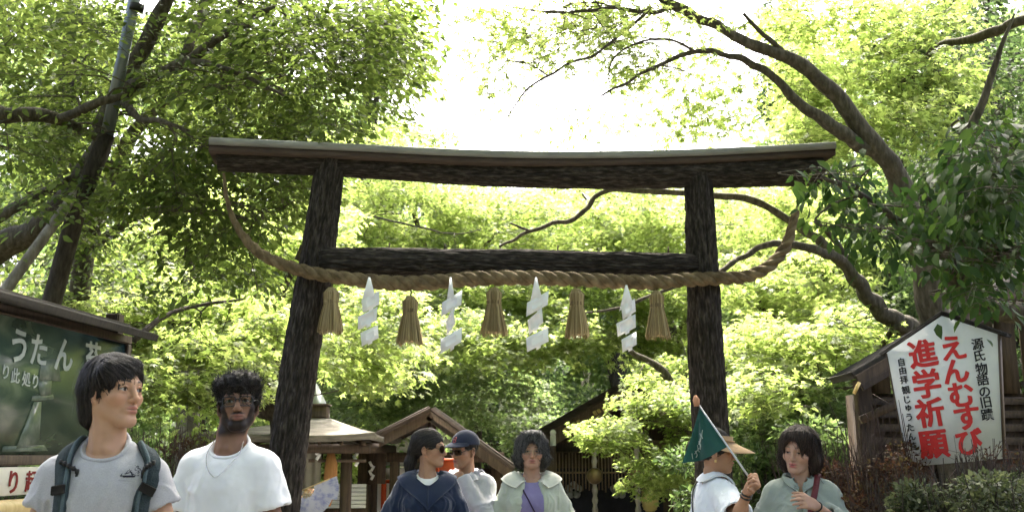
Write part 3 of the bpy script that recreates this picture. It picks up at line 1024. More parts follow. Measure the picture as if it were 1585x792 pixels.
for i in range(6):
    zz = a[2] + (b2[2] - a[2]) * (i + .5) / 6
    mb.box(((a[0] + b2[0]) / 2 - .2, 12.4, zz), (b2[0] - a[0] + .4, .025, abs(b2[2] - a[2]) / 6 - .006), rotx(-.12), .003)
mb.build('slat_front', M['white_paint'], shf)
mb = MB(); mb.box(((a[0] + b2[0]) / 2 - .2, 12.62, (GZ + a[2] - .02) / 2), (b2[0] - a[0] + .4, .36, a[2] - .02 - GZ)); mb.build('counter_body', M['wood_brown'], shf)
red = thing('talisman_stall', 'vermilion and white stall front beside the woman in navy', 'stall', (P(598, 760, 14)[0], 14.4, GZ))
a = P(584, 714, 14.0); b2 = P(640, 714, 14.0)
w4 = b2[0] - a[0]
for z0, z1, nm, m4 in ((a[2] - .05, a[2] + .06, 'white_fascia', 'white_paint'), (a[2] - .24, a[2] - .08, 'white_panel', 'white_paint')):
    mb = MB(); mb.box(((a[0] + b2[0]) / 2, 14.0, (z0 + z1) / 2), (w4, .04, z1 - z0 - .01), None, .004); mb.build(nm, M[m4], red)
for xx in (a[0] + .10, a[0] + .28, b2[0] - .04):
    mb = MB(); mb.box((xx, 13.98, (GZ + a[2] - .26) / 2), (.065, .065, a[2] - .26 - GZ), None, .004); mb.build('post', M['red_wood'], red)
mb = MB(); mb.box(((a[0] + b2[0]) / 2, 14.05, a[2] - .265), (w4, .06, .05), None, .004); mb.build('red_beam', M['red_wood'], red)
mb = MB(); mb.box(((a[0] + b2[0]) / 2, 14.3, (GZ + a[2] - .3) / 2), (w4, .4, a[2] - .3 - GZ)); mb.build('back_panel', M['cream'], red)

# ------------------------------------------------------------------ gabled buildings
def gable(root, apex, le, re, Y0, Y1, mroof, mwood, boards=.15, th=.07, over=.0):
    """roof with gable towards the camera: pixel points apex / left eave / right eave at depth Y0"""
    A, Lp, Rp = P(*apex, Y0), P(*le, Y0), P(*re, Y0)
    for E, sg in ((Lp, -1), (Rp, 1)):
        d = nrm(E - A); ln = np.linalg.norm(E - A)
        z = np.cross(d, (0, 1.0, 0)); z = z if z[2] > 0 else -z
        R = np.stack((d, (0, 1.0, 0), z), 1)
        if np.linalg.det(R) < 0: R[:, 1] *= -1
        mb = MB(); mb.box(A + d * ln / 2 + np.array((0, (Y1 - Y0) / 2, 0)) + z * th * .5, (ln, Y1 - Y0, th), R, .006); mb.build('roof', M[mroof], root)
        mb = MB(); mb.box(A + d * ln / 2 + np.array((0, -.03, 0)) - z * boards * .42, (ln, .05, boards), R, .006); mb.build('bargeboard', M[mwood], root)
        mb = MB(); mb.box(A + d * ln / 2 + np.array((0, -.045, 0)) + z * .02, (ln + .02, .03, .045), R, .004); mb.build('roof_edge_strip', M['cap_wood'], root)
    return A, Lp, Rp
hb = thing('gabled_shelter', 'small brown gabled shelter behind the man in the navy cap', 'shelter', (P(690, 700, 13)[0], 13.5, GZ))
A, Lp, Rp = gable(hb, (667, 636), (575, 682), (793, 727), 12.2, 14.6, 'roof_dark', 'wood_brown', .12)
for xx in (Lp[0] + .25, Rp[0] - .2):
    for yy in (12.5, 14.2):
        mb = MB(); mb.box((xx, yy, (GZ + Rp[2] + .1) / 2), (.11, .11, Rp[2] + .1 - GZ), None, .006); mb.build('post', M['wood_dark'], hb)
mb = MB()
mb.bar((Lp[0] + .15, 12.5, Rp[2] + .15), (Rp[0] - .1, 12.5, Rp[2] + .15), .09, .12); mb.bar((A[0], 12.45, Rp[2] + .2), (A[0], 12.45, A[2] - .1), .09, .09)
mb.build('tie_beam', M['wood_dark'], hb)
mb = MB(); mb.box(((Lp[0] + Rp[0]) / 2, 14.3, (GZ + Rp[2]) / 2), (Rp[0] - Lp[0] - .4, .06, Rp[2] - GZ)); mb.build('back_wall', M['wood_dark'], hb)
lan = thing('red_lantern_box', 'vermilion box between the woman in navy and the man in the cap', 'box', P(690, 724, 11.6))
c = P(690, 722, 11.6)
mb = MB(); mb.box(c, (.22, .2, .15), rotz(.3), .01); mb.build('box_body', M['red_wood'], lan)
mb = MB(); mb.box(c - (0, 0, .45 + .075), (.10, .10, .9), rotz(.3), .01); mb.box((c[0], c[1], (GZ + c[2] - .97) / 2 ), (.16, .16, c[2] - .97 - GZ)); mb.build('stand', M['wood_dark'], lan)
mb = MB(); mb.box(c + (0, 0, .085), (.27, .25, .02), rotz(.3), .005); mb.build('lid', M['red_wood'], lan)

hall = thing('worship_hall', 'dark shrine hall with carved gable and lattice fringe behind the woman in lavender', 'shrine hall', (P(955, 700, 17.5)[0], 18, GZ))
A, Lp, Rp = gable(hall, (972, 598), (832, 678), (1092, 676), 16.4, 21, 'roof_dark', 'wood_gable', .24, .12)
for t4 in (.30, .62):
    mb = MB()
    for E, sg in ((Lp, -1),):
        d = nrm(E - A); q = A + (E - A) * t4 + (0, -.075, -.12)
        z = np.cross(d, (0, 1.0, 0)); z = z if z[2] > 0 else -z
        for w4 in (-.12, -.04, .05, .12):
            mb.box(q + d * w4, (.055, .02, .05 + .03 * abs(w4) * 8), np.stack((d, (0, 1.0, 0), z), 1), .006)
    mb.build('gilt_ornament', M['gold'], hall)
mb = MB(); q = P(856, 681, 16.33); mb.box(q, (.09, .05, .17), None, .006); mb.tube([q + (0, 0, .12), q + (0, -.03, .12)], .05, 12); mb.build('beam_end_cap', M['white_paint'], hall)
zb = Lp[2] - .12
mb = MB()
mb.box(((Lp[0] + Rp[0]) / 2, 16.75, zb), (Rp[0] - Lp[0] - .2, .14, .2), None, .01)
mb.box(((Lp[0] + Rp[0]) / 2, 16.70, zb + .34), (1.7, .10, .14), None, .01)
mb.build('tie_beam', M['wood_brown'], hall)
mb = MB(); w4 = Rp[0] - Lp[0] - .3
mb.prism([(-w4 / 2, 0), (w4 / 2, 0), (0, A[2] - zb - .25)], .05, ((Lp[0] + Rp[0]) / 2, 16.95, zb + .1), (1, 0, 0), (0, 0, 1)); mb.build('gable_wall', M['wood_dark'], hall)
mb = MB()
for i in range(46):
    xx = Lp[0] + .15 + (Rp[0] - Lp[0] - .3) * i / 45
    mb.box((xx, 16.72, zb - .1 - .30 + .02 * math.sin(i * 1.7)), (.022, .022, .60 + .04 * math.sin(i * 2.9)))
mb.bar((Lp[0] + .1, 16.70, zb - .42), (Rp[0] - .1, 16.70, zb - .42), .03, .03)
mb.build('lattice_fringe', M['wood_gable'], hall)
for xx in (Lp[0] + .22, Rp[0] - .25):
    for yy in (16.75, 20.4):
        mb = MB(); mb.box((xx, yy, (GZ + zb) / 2), (.17, .17, zb - GZ), None, .012); mb.build('pillar', M['wood_brown'], hall)
mb = MB(); mb.box(((Lp[0] + Rp[0]) / 2, 19.0, (GZ + zb) / 2 + .1), (Rp[0] - Lp[0] - .3, .08, zb - GZ + .2)); mb.build('back_wall', M['wood_dark'], hall)
M['navy_cloth'] = mat('dark_curtain', (.012, .012, .016), (.022, .022, .03), 5, .9, .1)
M['crest'] = mat('pale_crest', (.20, .20, .20), (.30, .30, .29), 9, .8)
cx0, cx1, cz = P(868, 745, 17.6), P(1012, 745, 17.6), P(900, 724, 17.6)[2]
mb = MB(); mb.box(((cx0[0] + cx1[0]) / 2, 17.6, cz - .55), (cx1[0] - cx0[0] + .3, .02, 1.1)); mb.build('curtain', M['navy_cloth'], hall)
for px in (888, 958):
    mb = MB()
    c = P(px, 758, 17.57)
    for a4 in range(5):
        an = a4 * 2 * math.pi / 5 + .3
        q = c + np.array((.085 * math.cos(an), 0, .085 * math.sin(an)))
        aa = np.linspace(0, 2 * math.pi, 12, endpoint=False)
        mb.prism(np.stack((.068 * np.cos(aa), .068 * np.sin(aa)), 1), .006, q, (1, 0, 0), (0, 0, 1))
    mb.build('curtain_crest', M['crest'], hall)
mb = MB(); mb.box(((Lp[0] + Rp[0]) / 2, 17.9, GZ + .12), (Rp[0] - Lp[0] + .1, 2.6, .24), None, .02); mb.build('stone_step', M['stone'], hall)
M['brass'] = mat('old_brass', (.14, .10, .05), (.26, .19, .10), 8, .45, .2, 40, metal=.7)
M['cord_pale'] = mat('pale_twisted_cord', (.22, .19, .17), (.38, .34, .31), 12, .9, .5, 90, (1, 1, .4))
for px, lb in ((920, 'bell rope hanging before the hall curtain, nearer the woman in lavender'), (986, 'bell rope hanging before the hall curtain, beside the low maple branches')):
    top4 = P(px, 712, 16.2)
    o = thing('bell_rope', lb, 'bell rope', top4, 0, 'bell ropes of the hall')
    zc = P(px, 736, 16.2)[2]
    mb = MB(); zz = np.linspace(zb, GZ + 1.0, 60)
    mb.tube(np.stack((np.full(60, top4[0]), np.full(60, 16.2), zz), 1), .04 + .008 * np.sin(zz * 42), 10); mb.build('rope', M['cord_pale'], o, True)
    mb = MB(); an = np.linspace(-math.pi / 2, math.pi / 2, 12)
    mb.tube(np.stack((np.full(12, top4[0]), np.full(12, 16.2), zc + .13 * np.sin(an)), 1), .005 + .125 * np.cos(an), 16, True); mb.build('bell', M['brass'], o, True)
lt = thing('paper_lantern', 'cream paper lantern under the hall eave beside the low maple branches', 'lantern', P(1006, 760, 16.5))
c = P(1006, 771, 16.5)
an = np.linspace(-1.25, 1.25, 16)
mb = MB(); mb.tube(np.stack((np.full(16, c[0]), np.full(16, 16.5), c[2] + .2 * np.sin(an) * 1.05), 1), .135 * np.cos(an) ** .6 + .006 * np.cos(np.arange(16) * math.pi), 18); M['lantern_paper'] = mat('lantern_paper', (.42, .33, .12), (.52, .42, .18), 4, .8); mb.build('paper_shade', M['lantern_paper'], lt, True)
mb = MB(); mb.tube([c + (0, 0, .19), c + (0, 0, .24)], .07, 14); mb.tube([c - (0, 0, .19), c - (0, 0, .23)], .07, 14); mb.tube([c + (0, 0, .2), (c[0], 16.5, zb + .3)], .008, 5); mb.build('rim', M['black'], lt)

# ------------------------------------------------------------------ lamp pole and stake by the left tree
pole = thing('lamp_pole', 'tall grey metal lamp pole leaning in front of the left trees', 'lamp pole', P(80, 474, 8.6) * (1, 1, 0))
a, b2 = P(216, -40, 8.3), P(166, 208, 8.45)
c, d = P(120, 322, 8.52), P(78, 475, 8.6)
ft = d + (d - c) * ((d[2] + .3) / (c[2] - d[2]))
mb = MB(); mb.tube([ft, d, c, b2], [.085, .082, .078, .07], 20); mb.build('lower_shaft', M['trunk_dark'], pole, True)
mb = MB(); mb.tube([b2 - (b2 - a) * -.02, (a + b2) / 2, a, a + (a - b2) * .4], [.055, .052, .05, .048], 20); mb.build('upper_shaft', M['steel'], pole, True)
q = P(212, 12, 8.3); dd = nrm(a - b2)
mb = MB(); mb.tube([q - dd * .03, q + dd * .03], .062, 20); mb.build('collar', M['black'], pole, True)
tp = a + (a - b2) * .4
mb = MB(); mb.box(tp + (.1, -.2, .04), (.2, .55, .1), None, .03); mb.build('lamp_head', M['steel'], pole)
stake = thing('support_stake', 'thin weathered pole propped diagonally beside the lamp pole', 'pole', P(6, 450, 8.2) * (1, 1, 0))
a, b2 = P(6, 452, 8.2), P(128, 285, 8.5)
ft = a + (a - b2) * ((a[2] + .1) / (b2[2] - a[2]))
mb = MB(); mb.tube([ft, a, b2, b2 + (b2 - a) * .3], [.05, .048, .044, .04], 14); mb.build('shaft', M['trunk_pale'], stake, True)
# ------------------------------------------------------------------ people: sculpted as distance fields, one continuous skin each
class Field:
    def __init__(s, lo, hi, vox):
        s.lo = np.asarray(lo, float); s.vox = vox
        n = np.ceil((np.asarray(hi, float) - s.lo) / vox).astype(int) + 1
        s.ax = [s.lo[i] + np.arange(n[i]) * vox for i in range(3)]
        s.a = np.full(n, .08, np.float32)
    def _box(s, lo, hi, pad):
        sl = []
        for i in range(3):
            a = int(max(0, math.floor((lo[i] - pad - s.lo[i]) / s.vox)))
            b = int(min(len(s.ax[i]), math.ceil((hi[i] + pad - s.lo[i]) / s.vox) + 1))
            if b <= a: return None
            sl.append(slice(a, b))
        return tuple(sl)
    def _grid(s, sl):
        return (s.ax[0][sl[0]][:, None, None], s.ax[1][sl[1]][None, :, None], s.ax[2][sl[2]][None, None, :])
    def _comb(s, sl, d, k, op):
        a = s.a[sl]
        if op == 'add':
            if k > 0:
                h = np.clip(.5 + .5 * (a - d) / k, 0, 1)
                r = a * (1 - h) + d * h - k * h * (1 - h)
            else:
                r = np.minimum(a, d)
        else:
            e = -d
            if k > 0:
                h = np.clip(.5 - .5 * (a - e) / k, 0, 1)
                r = a * (1 - h) + e * h + k * h * (1 - h)
            else:
                r = np.maximum(a, e)
        s.a[sl] = r
    def cap(s, a, b, ra, rb=None, k=.0, op='add', fy=1.0):
        """tapered capsule; fy<1 flattens it in y"""
        rb = ra if rb is None else rb
        a, b = np.asarray(a, float), np.asarray(b, float)
        m = max(ra, rb)
        sl = s._box(np.minimum(a, b) - m, np.maximum(a, b) + m, k + 4 * s.vox + .01)
        if sl is None: return s
        X, Y, Z = s._grid(sl)
        cy = (a[1] + b[1]) / 2
        f = 1 / fy
        ay, by = cy + (a[1] - cy) * f, cy + (b[1] - cy) * f
        Y = cy + (Y - cy) * f
        bx, bz = b[0] - a[0], b[2] - a[2]
        byy = by - ay
        L = bx * bx + byy * byy + bz * bz + 1e-12
        t = np.clip(((X - a[0]) * bx + (Y - ay) * byy + (Z - a[2]) * bz) / L, 0, 1)
        d = np.sqrt((X - a[0] - t * bx) ** 2 + (Y - ay - t * byy) ** 2 + (Z - a[2] - t * bz) ** 2) - (ra + (rb - ra) * t)
        s._comb(sl, (d * min(1, fy + .15)).astype(np.float32), k, op)
        return s
    def ell(s, c, r, k=.0, op='add', R=None):
        c, r = np.asarray(c, float), np.asarray(r, float)
        m = r.max() if R is not None else r
        sl = s._box(c - m, c + m, k + 4 * s.vox + .01)
        if sl is None: return s
        X, Y, Z = s._grid(sl)
        X, Y, Z = X - c[0], Y - c[1], Z - c[2]
        if R is not None:
            R = np.asarray(R)
            X, Y, Z = (R[0, 0] * X + R[1, 0] * Y + R[2, 0] * Z, R[0, 1] * X + R[1, 1] * Y + R[2, 1] * Z, R[0, 2] * X + R[1, 2] * Y + R[2, 2] * Z)
        k0 = np.sqrt((X / r[0]) ** 2 + (Y / r[1]) ** 2 + (Z / r[2]) ** 2)
        k1 = np.sqrt((X / r[0] ** 2) ** 2 + (Y / r[1] ** 2) ** 2 + (Z / r[2] ** 2) ** 2) + 1e-9
        d = k0 * (k0 - 1) / k1
        s._comb(sl, d.astype(np.float32), k, op)
        return s
    def half(s, p, n, k=0.0, lo=None, hi=None):
        """cut away the side n points to (optionally only inside a box)"""
        p, n = np.asarray(p, float), nrm(n)
        sl = s._box(np.asarray(lo if lo is not None else s.lo), np.asarray(hi if hi is not None else [a[-1] for a in s.ax]), 0)
        X, Y, Z = s._grid(sl)
        d = (X - p[0]) * n[0] + (Y - p[1]) * n[1] + (Z - p[2]) * n[2]
        s._comb(sl, (-d).astype(np.float32), k, 'sub')
        return s
    def mesh(s):
        a = s.a.copy()
        a[0] = a[-1] = .05; a[:, 0] = a[:, -1] = .05; a[:, :, 0] = a[:, :, -1] = .05
        g = openvdb.FloatGrid(background=.08)
        g.copyFromArray(np.ascontiguousarray(a))
        p, q = g.convertToQuads(isovalue=0.0)
        p = p * s.vox + s.lo
        # outward orientation
        q = np.asarray(q, int)
        pa = p[q]
        vol = np.sum(np.cross(pa[:, 1] - pa[:, 0], pa[:, 2] - pa[:, 0]) * pa[:, 0]) + np.sum(np.cross(pa[:, 2] - pa[:, 0], pa[:, 3] - pa[:, 0]) * pa[:, 0])
        if vol < 0: q = q[:, ::-1]
        return p, q
    def grad(s, p):
        i = np.clip(np.round((p - s.lo) / s.vox).astype(int), 1, np.array(s.a.shape) - 2)
        g = np.stack([s.a[i[:, 0] + (k == 0), i[:, 1] + (k == 1), i[:, 2] + (k == 2)] - s.a[i[:, 0] - (k == 0), i[:, 1] - (k == 1), i[:, 2] - (k == 2)] for k in range(3)], 1)
        return nrows(g)
    def val(s, p):
        f = np.clip((p - s.lo) / s.vox, 0, np.array(s.a.shape) - 1.001)
        i = np.floor(f).astype(int); f = f - i
        o = 0
        for a in (0, 1):
            for b in (0, 1):
                for c in (0, 1):
                    o = o + (f[:, 0] if a else 1 - f[:, 0]) * (f[:, 1] if b else 1 - f[:, 1]) * (f[:, 2] if c else 1 - f[:, 2]) * s.a[i[:, 0] + a, i[:, 1] + b, i[:, 2] + c]
        return o
def vnormals(p, q):
    n = np.zeros_like(p)
    f = np.cross(p[q[:, 2]] - p[q[:, 0]], p[q[:, 3 % q.shape[1]]] - p[q[:, 1]])
    for k in range(q.shape[1]):
        np.add.at(n, q[:, k], f)
    return nrows(n)
def relax(p, q, it=2):
    e = np.vstack([np.stack((q[:, k], q[:, (k + 1) % 4]), 1) for k in range(4)])
    for _ in range(it):
        s = np.zeros_like(p); c = np.zeros(len(p))
        np.add.at(s, e[:, 0], p[e[:, 1]]); np.add.at(s, e[:, 1], p[e[:, 0]])
        np.add.at(c, e[:, 0], 1); np.add.at(c, e[:, 1], 1)
        p = p * .5 + .5 * s / np.maximum(c, 1)[:, None]
    return p
def gauss(p, c, r):
    return np.exp(-np.sum(((p - np.asarray(c)) / np.asarray(r)) ** 2, 1))

def head_field(sp, vox=.0026):
    """head in its own frame: origin between the eyes' height and the ears, -y the face, z up"""
    f = Field((-.11, -.15, -.24), (.11, .15, .14), vox)
    fw = sp.get('face_w', 1.0); jw = sp.get('jaw', 1.0); no = sp.get('nose', 1.0); ln = sp.get('chin', 0.0)
    f.ell((0, .012, .030), (.0735 * fw, .0935, .084))
    f.ell((0, -.030, -.030), (.0585 * fw, .060, .080), .02)
    f.cap((.047 * jw, .000, -.060), (.018, -.066, -.099 - ln), .019, .018, .03)
    f.cap((-.047 * jw, .000, -.060), (-.018, -.066, -.099 - ln), .019, .018, .03)
    f.cap((-.010, -.074, -.097 - ln), (.010, -.074, -.097 - ln), .016, .016, .02)
    for sx in (-1, 1):
        f.ell((sx * .044 * fw, -.056, -.030), (.023, .024, .020), .025)
        f.cap((sx * .012, -.083, .019), (sx * .042 * fw, -.068, .019), .011, .010, .018)
        f.ell((sx * .0315, -.096, -.003), (.0185, .016, .0125), .014, 'sub')
        f.ell((sx * .0315, -.0725, -.003), (.0138, .0138, .0125), .003)
        f.cap((sx * .019, -.0845, .0045), (sx * .031, -.0885, .0075), .0035, .0035, .004)
        f.cap((sx * .031, -.0885, .0075), (sx * .044, -.0795, .003), .0035, .003, .004)
        f.cap((sx * .021, -.0835, -.0115), (sx * .042, -.0795, -.0115), .0035, .003, .006)
    f.cap((0, -.086, .010), (0, -.106 * (.9 + .1 * no), -.034), .0075, .0105 * no, .012)
    f.ell((0, -.1075 * (.9 + .1 * no), -.036), (.0105 * no, .0105, .009), .008)
    for sx in (-1, 1):
        f.ell((sx * .0115 * no, -.096, -.040), (.0075, .010, .0075), .006)
        f.ell((sx * .0065 * no, -.101, -.0475), (.0035, .005, .003), .003, 'sub')
    f.ell((0, -.082, -.068), (.026, .018, .018), .015)
    f.cap((-.018, -.0905, -.0625), (0, -.0985, -.0605), .0042, .0062, .006)
    f.cap((.018, -.0905, -.0625), (0, -.0985, -.0605), .0042, .0062, .006)
    f.cap((-.014, -.0905, -.0745), (.014, -.0905, -.0745), .0068, .0068, .006)
    f.cap((-.022, -.0925, -.068), (0, -.1035, -.0672), .0016, .0022, .003, 'sub')
    f.cap((.022, -.0925, -.068), (0, -.1035, -.0672), .0016, .0022, .003, 'sub')
    f.ell((0, -.0985, -.0865), (.016, .008, .006), .008, 'sub')
    for sx in (-1, 1):
        Re = rotz(sx * .35) @ rotx(-.18)
        f.ell((sx * .076 * fw, .012, -.016), (.0085, .019, .032), .006, 'add', Re)
        f.ell((sx * .0835 * fw, .006, -.012), (.0075, .010, .019), .004, 'sub', Re)
        f.ell((sx * .074 * fw, .000, -.044), (.007, .008, .009), .006)
    return f
def head_colors(p, sp):
    """natural colouring of the skin: lips, brows, eyes, beard, flush"""
    sk = np.array(sp['skin'])
    n = fbm(p * 55, 5)[:, None]
    c = sk * (1 + .07 * n)
    fw = sp.get('face_w', 1.0)
    red = np.array(sp.get('flush', (1.05, .94, .92)))
    w = np.clip(gauss(p, (.046, -.07, -.034), (.026, .04, .022)) + gauss(p, (-.046, -.07, -.034), (.026, .04, .022)) + gauss(p, (0, -.11, -.036), (.016, .02, .014)) + gauss(p, (.08, .01, -.02), (.02, .03, .04)) * .7 + gauss(p, (-.08, .01, -.02), (.02, .03, .04)) * .7, 0, 1)[:, None]
    c = c * (1 + (red - 1) * w)
    lip = np.array(sp.get('lip', sk * (.95, .58, .55)))
    wl = np.clip((gauss(p, (0, -.096, -.0622), (.020, .02, .0050)) + gauss(p, (0, -.094, -.0750), (.018, .02, .0062))) * 1.7 - .15, 0, 1)[:, None] * (p[:, 1:2] < -.08)
    c = c * (1 - wl) + lip * wl
    ml = np.clip(gauss(p, (0, -.096, -.0682), (.023, .03, .0017)) * 1.3 - .1, 0, 1)[:, None] * (p[:, 1:2] < -.07)
    c = c * (1 - ml * .75)
    hair = np.array(sp.get('brow', (.018, .014, .012)))
    if sp.get('beard'):
        front = np.clip((-.005 - p[:, 1]) / .02, 0, 1)
        ln = sp.get('chin', 0.0)
        lowc = 1 / (1 + np.exp((p[:, 2] + .071 - np.clip(np.abs(p[:, 0]) - .034, 0, .03) * 2.6 + fbm(p * 120, 9) * .005) / .0035))
        up = 1 / (1 + np.exp(-(p[:, 2] + .135) / .006))
        mo = np.clip(gauss(p, (0, -.095, -.0535), (.027, .03, .0058)) * 1.8 - .2, 0, 1) * (np.abs(p[:, 2] + .0535) < .0075)
        sb = np.clip(gauss(p, (.066, -.01, -.035), (.02, .022, .035)) + gauss(p, (-.066, -.01, -.035), (.02, .022, .035)), 0, 1) * 1.0
        bd = np.clip(np.maximum.reduce([lowc * up * front, mo, sb * .55]) * (1 - np.clip(wl[:, 0] * 1.6, 0, 1)), 0, 1)
        bd = np.clip(bd * 1.08, 0, 1) * (.97 + .03 * vnoise(p * 380, 4))
        c = c * (1 - bd[:, None]) + hair * bd[:, None]
    for sx in (-1, 1):
        q = p * (sx, 1, 1)
        arch = .0225 + .004 * np.sin(np.clip((q[:, 0] - .012) / .038, 0, 1) * 2.4)
        t = np.clip((q[:, 0] - .011) / .004, 0, 1) * np.clip((.052 * fw - q[:, 0]) / .012, 0, 1)
        wb = np.clip(1.45 - np.abs(q[:, 2] - arch) / .0042, 0, 1) * t * (p[:, 1] < -.04) * (.85 + .15 * vnoise(p * 330, 3))
        wb = np.clip(wb * sp.get('browk', .9), 0, 1)[:, None]
        c = c * (1 - wb) + hair * wb
        ey = p - (sx * .0315, -.0725, -.003)
        op = sp.get('eye_open', .0062)
        lidu = op * (1 - np.clip((q[:, 0] - .0315) / .0145, -1, 1) ** 2) - .003
        lidl = -.0052 * (1 - np.clip((q[:, 0] - .0315) / .0145, -1, 1) ** 2) - .003
        r = np.linalg.norm(ey, axis=1)
        inside = (np.abs(q[:, 0] - .0315) < .0145) & (p[:, 1] < -.074) & (p[:, 2] < lidu) & (p[:, 2] > lidl) & (r < .0175)
        c[inside] = np.array((.40, .375, .35)) * min(1, .35 + sk[0])
        gx = sp.get('gaze', 0.0)
        ir = np.hypot(q[:, 0] * sx - sx * .0315 - gx, p[:, 2] + .0025)
        c[inside & (ir < .0066)] = (.035, .020, .012)
        c[inside & (ir < .0034)] = (.006, .005, .005)
        lash = (np.abs(q[:, 0] - .0315) < .0155) & (p[:, 1] < -.072) & (np.abs(p[:, 2] - lidu - .0009) < .0013)
        c[lash] = c[lash] * .22
        low = np.clip(gauss(p, (sx * .031, -.083, -.013), (.013, .02, .004)), 0, 1)[:, None]
        c = c * (1 - .16 * low)
    return np.clip(c, 0, 1)

def hand(f, wrist, d, palm, curl=.5, spread=.10, size=1.0, side=1, thumb=.5, k=.006):
    """five fingered hand; d: direction wrist->knuckles, palm: direction the palm faces, side: +1 thumb towards d x palm"""
    d = nrm(d); palm = nrm(np.asarray(palm) - d * np.dot(palm, d)); lat = np.cross(d, palm) * side
    w = np.asarray(wrist, float)
    S = size
    for l4 in (-.026, -.009, .009, .026):
        f.cap(w + d * .012 * S + lat * l4 * .75 * S, w + d * .088 * S + lat * l4 * 1.12 * S, .0155 * S, .0125 * S, .012)
    tips = []
    for i, (l4, L0) in enumerate(((.030, .072), (.010, .080), (-.010, .075), (-.029, .058))):
        p = w + d * (.090 - .004 * abs(i - 1.2)) * S + lat * l4 * S
        ang = 0
        dirl = nrm(d + lat * (l4 * spread * 12))
        for sgm, (fr, c4) in enumerate(((.46, .9), (.31, 1.15), (.23, .75))):
            ang += curl * c4 * (1 + .08 * (i - 1.5))
            dd = dirl * math.cos(ang) + palm * math.sin(ang)
            e = p + dd * L0 * fr * S
            f.cap(p, e, (.0092 - .0009 * sgm) * S, (.0086 - .0009 * sgm) * S, .003 if sgm == 0 else .002)
            p = e
        tips.append(p)
    p = w + d * .026 * S + lat * .026 * S + palm * .006 * S
    for L0, a4, b4, r in ((.042, .75, .35, .0135), (.033, .45, .35 + thumb * .6, .0105), (.026, .2, .35 + thumb * 1.1, .0092)):
        dd = nrm(d * (1 - a4 * .5) + lat * a4 * (1 - thumb * .5) + palm * b4)
        e = p + dd * L0 * S
        f.cap(p, e, r * S, r * .9 * S, .006)
        p = e
    return tips

SKIN_M = attr_mat('skin', .55, .25, .12, .12, 260)
EYEGLASS = None
def fabric(name, c, var=.88, weave=420, rough=.92, bump=.25, sheen=.15, heather=0):
    c = np.array(c)
    if heather:
        return mat(name, tuple(c * (1 - heather)), tuple(np.clip(c * (1 + heather), 0, 1)), 260, rough, bump, weave, detail=3, sheen=sheen, spec=.12)
    return mat(name, tuple(c * var), tuple(c), 9, rough, bump, weave, detail=4, sheen=sheen, spec=.12)
M['hair_black'] = mat('black_hair', (.006, .005, .005), (.030, .025, .022), 30, .5, .5, 90, (3, 3, .5), spec=.22, island=.6)
M['hair_brown'] = mat('dark_brown_hair', (.010, .007, .006), (.050, .031, .024), 30, .5, .5, 90, (3, 3, .5), spec=.22, island=.6)
M['hair_grey'] = mat('greying_hair', (.008, .008, .008), (.085, .082, .080), 30, .5, .5, 90, (3, 3, .5), spec=.25, island=.9)
M['frame_black'] = mat('black_frame', (.01, .01, .01), None, rough=.3, spec=.5)
M['silver'] = mat('silver', (.5, .5, .5), None, rough=.25, metal=1)
M['trouser_dark'] = fabric('dark_trousers', (.03, .032, .04))
M['trouser_beige'] = fabric('beige_trousers', (.30, .25, .18))
M['trouser_blue'] = fabric('denim', (.05, .075, .13))
M['shoe'] = mat('shoe', (.05, .045, .04), (.08, .07, .065), 20, .6)
def glass_mat(name, tint, alpha):
    m = bpy.data.materials.new(name); m.use_nodes = True
    nt = m.node_tree; out = nt.nodes['Material Output']
    g = _n(nt, 'ShaderNodeBsdfGlossy'); g.inputs['Roughness'].default_value = .03
    t = _n(nt, 'ShaderNodeBsdfTransparent'); t.inputs['Color'].default_value = (*tint, 1)
    fr = _n(nt, 'ShaderNodeFresnel'); fr.inputs['IOR'].default_value = 1.25
    ms = _n(nt, 'ShaderNodeMixShader')
    nt.links.new(fr.outputs[0], ms.inputs[0]); nt.links.new(t.outputs[0], ms.inputs[1]); nt.links.new(g.outputs[0], ms.inputs[2])
    nt.links.new(ms.outputs[0], out.inputs['Surface'])
    return m
M['lens_clear'] = glass_mat('clear_lens', (.93, .94, .93), 0)
M['lens_dark'] = glass_mat('tinted_lens', (.26, .24, .22), 0)

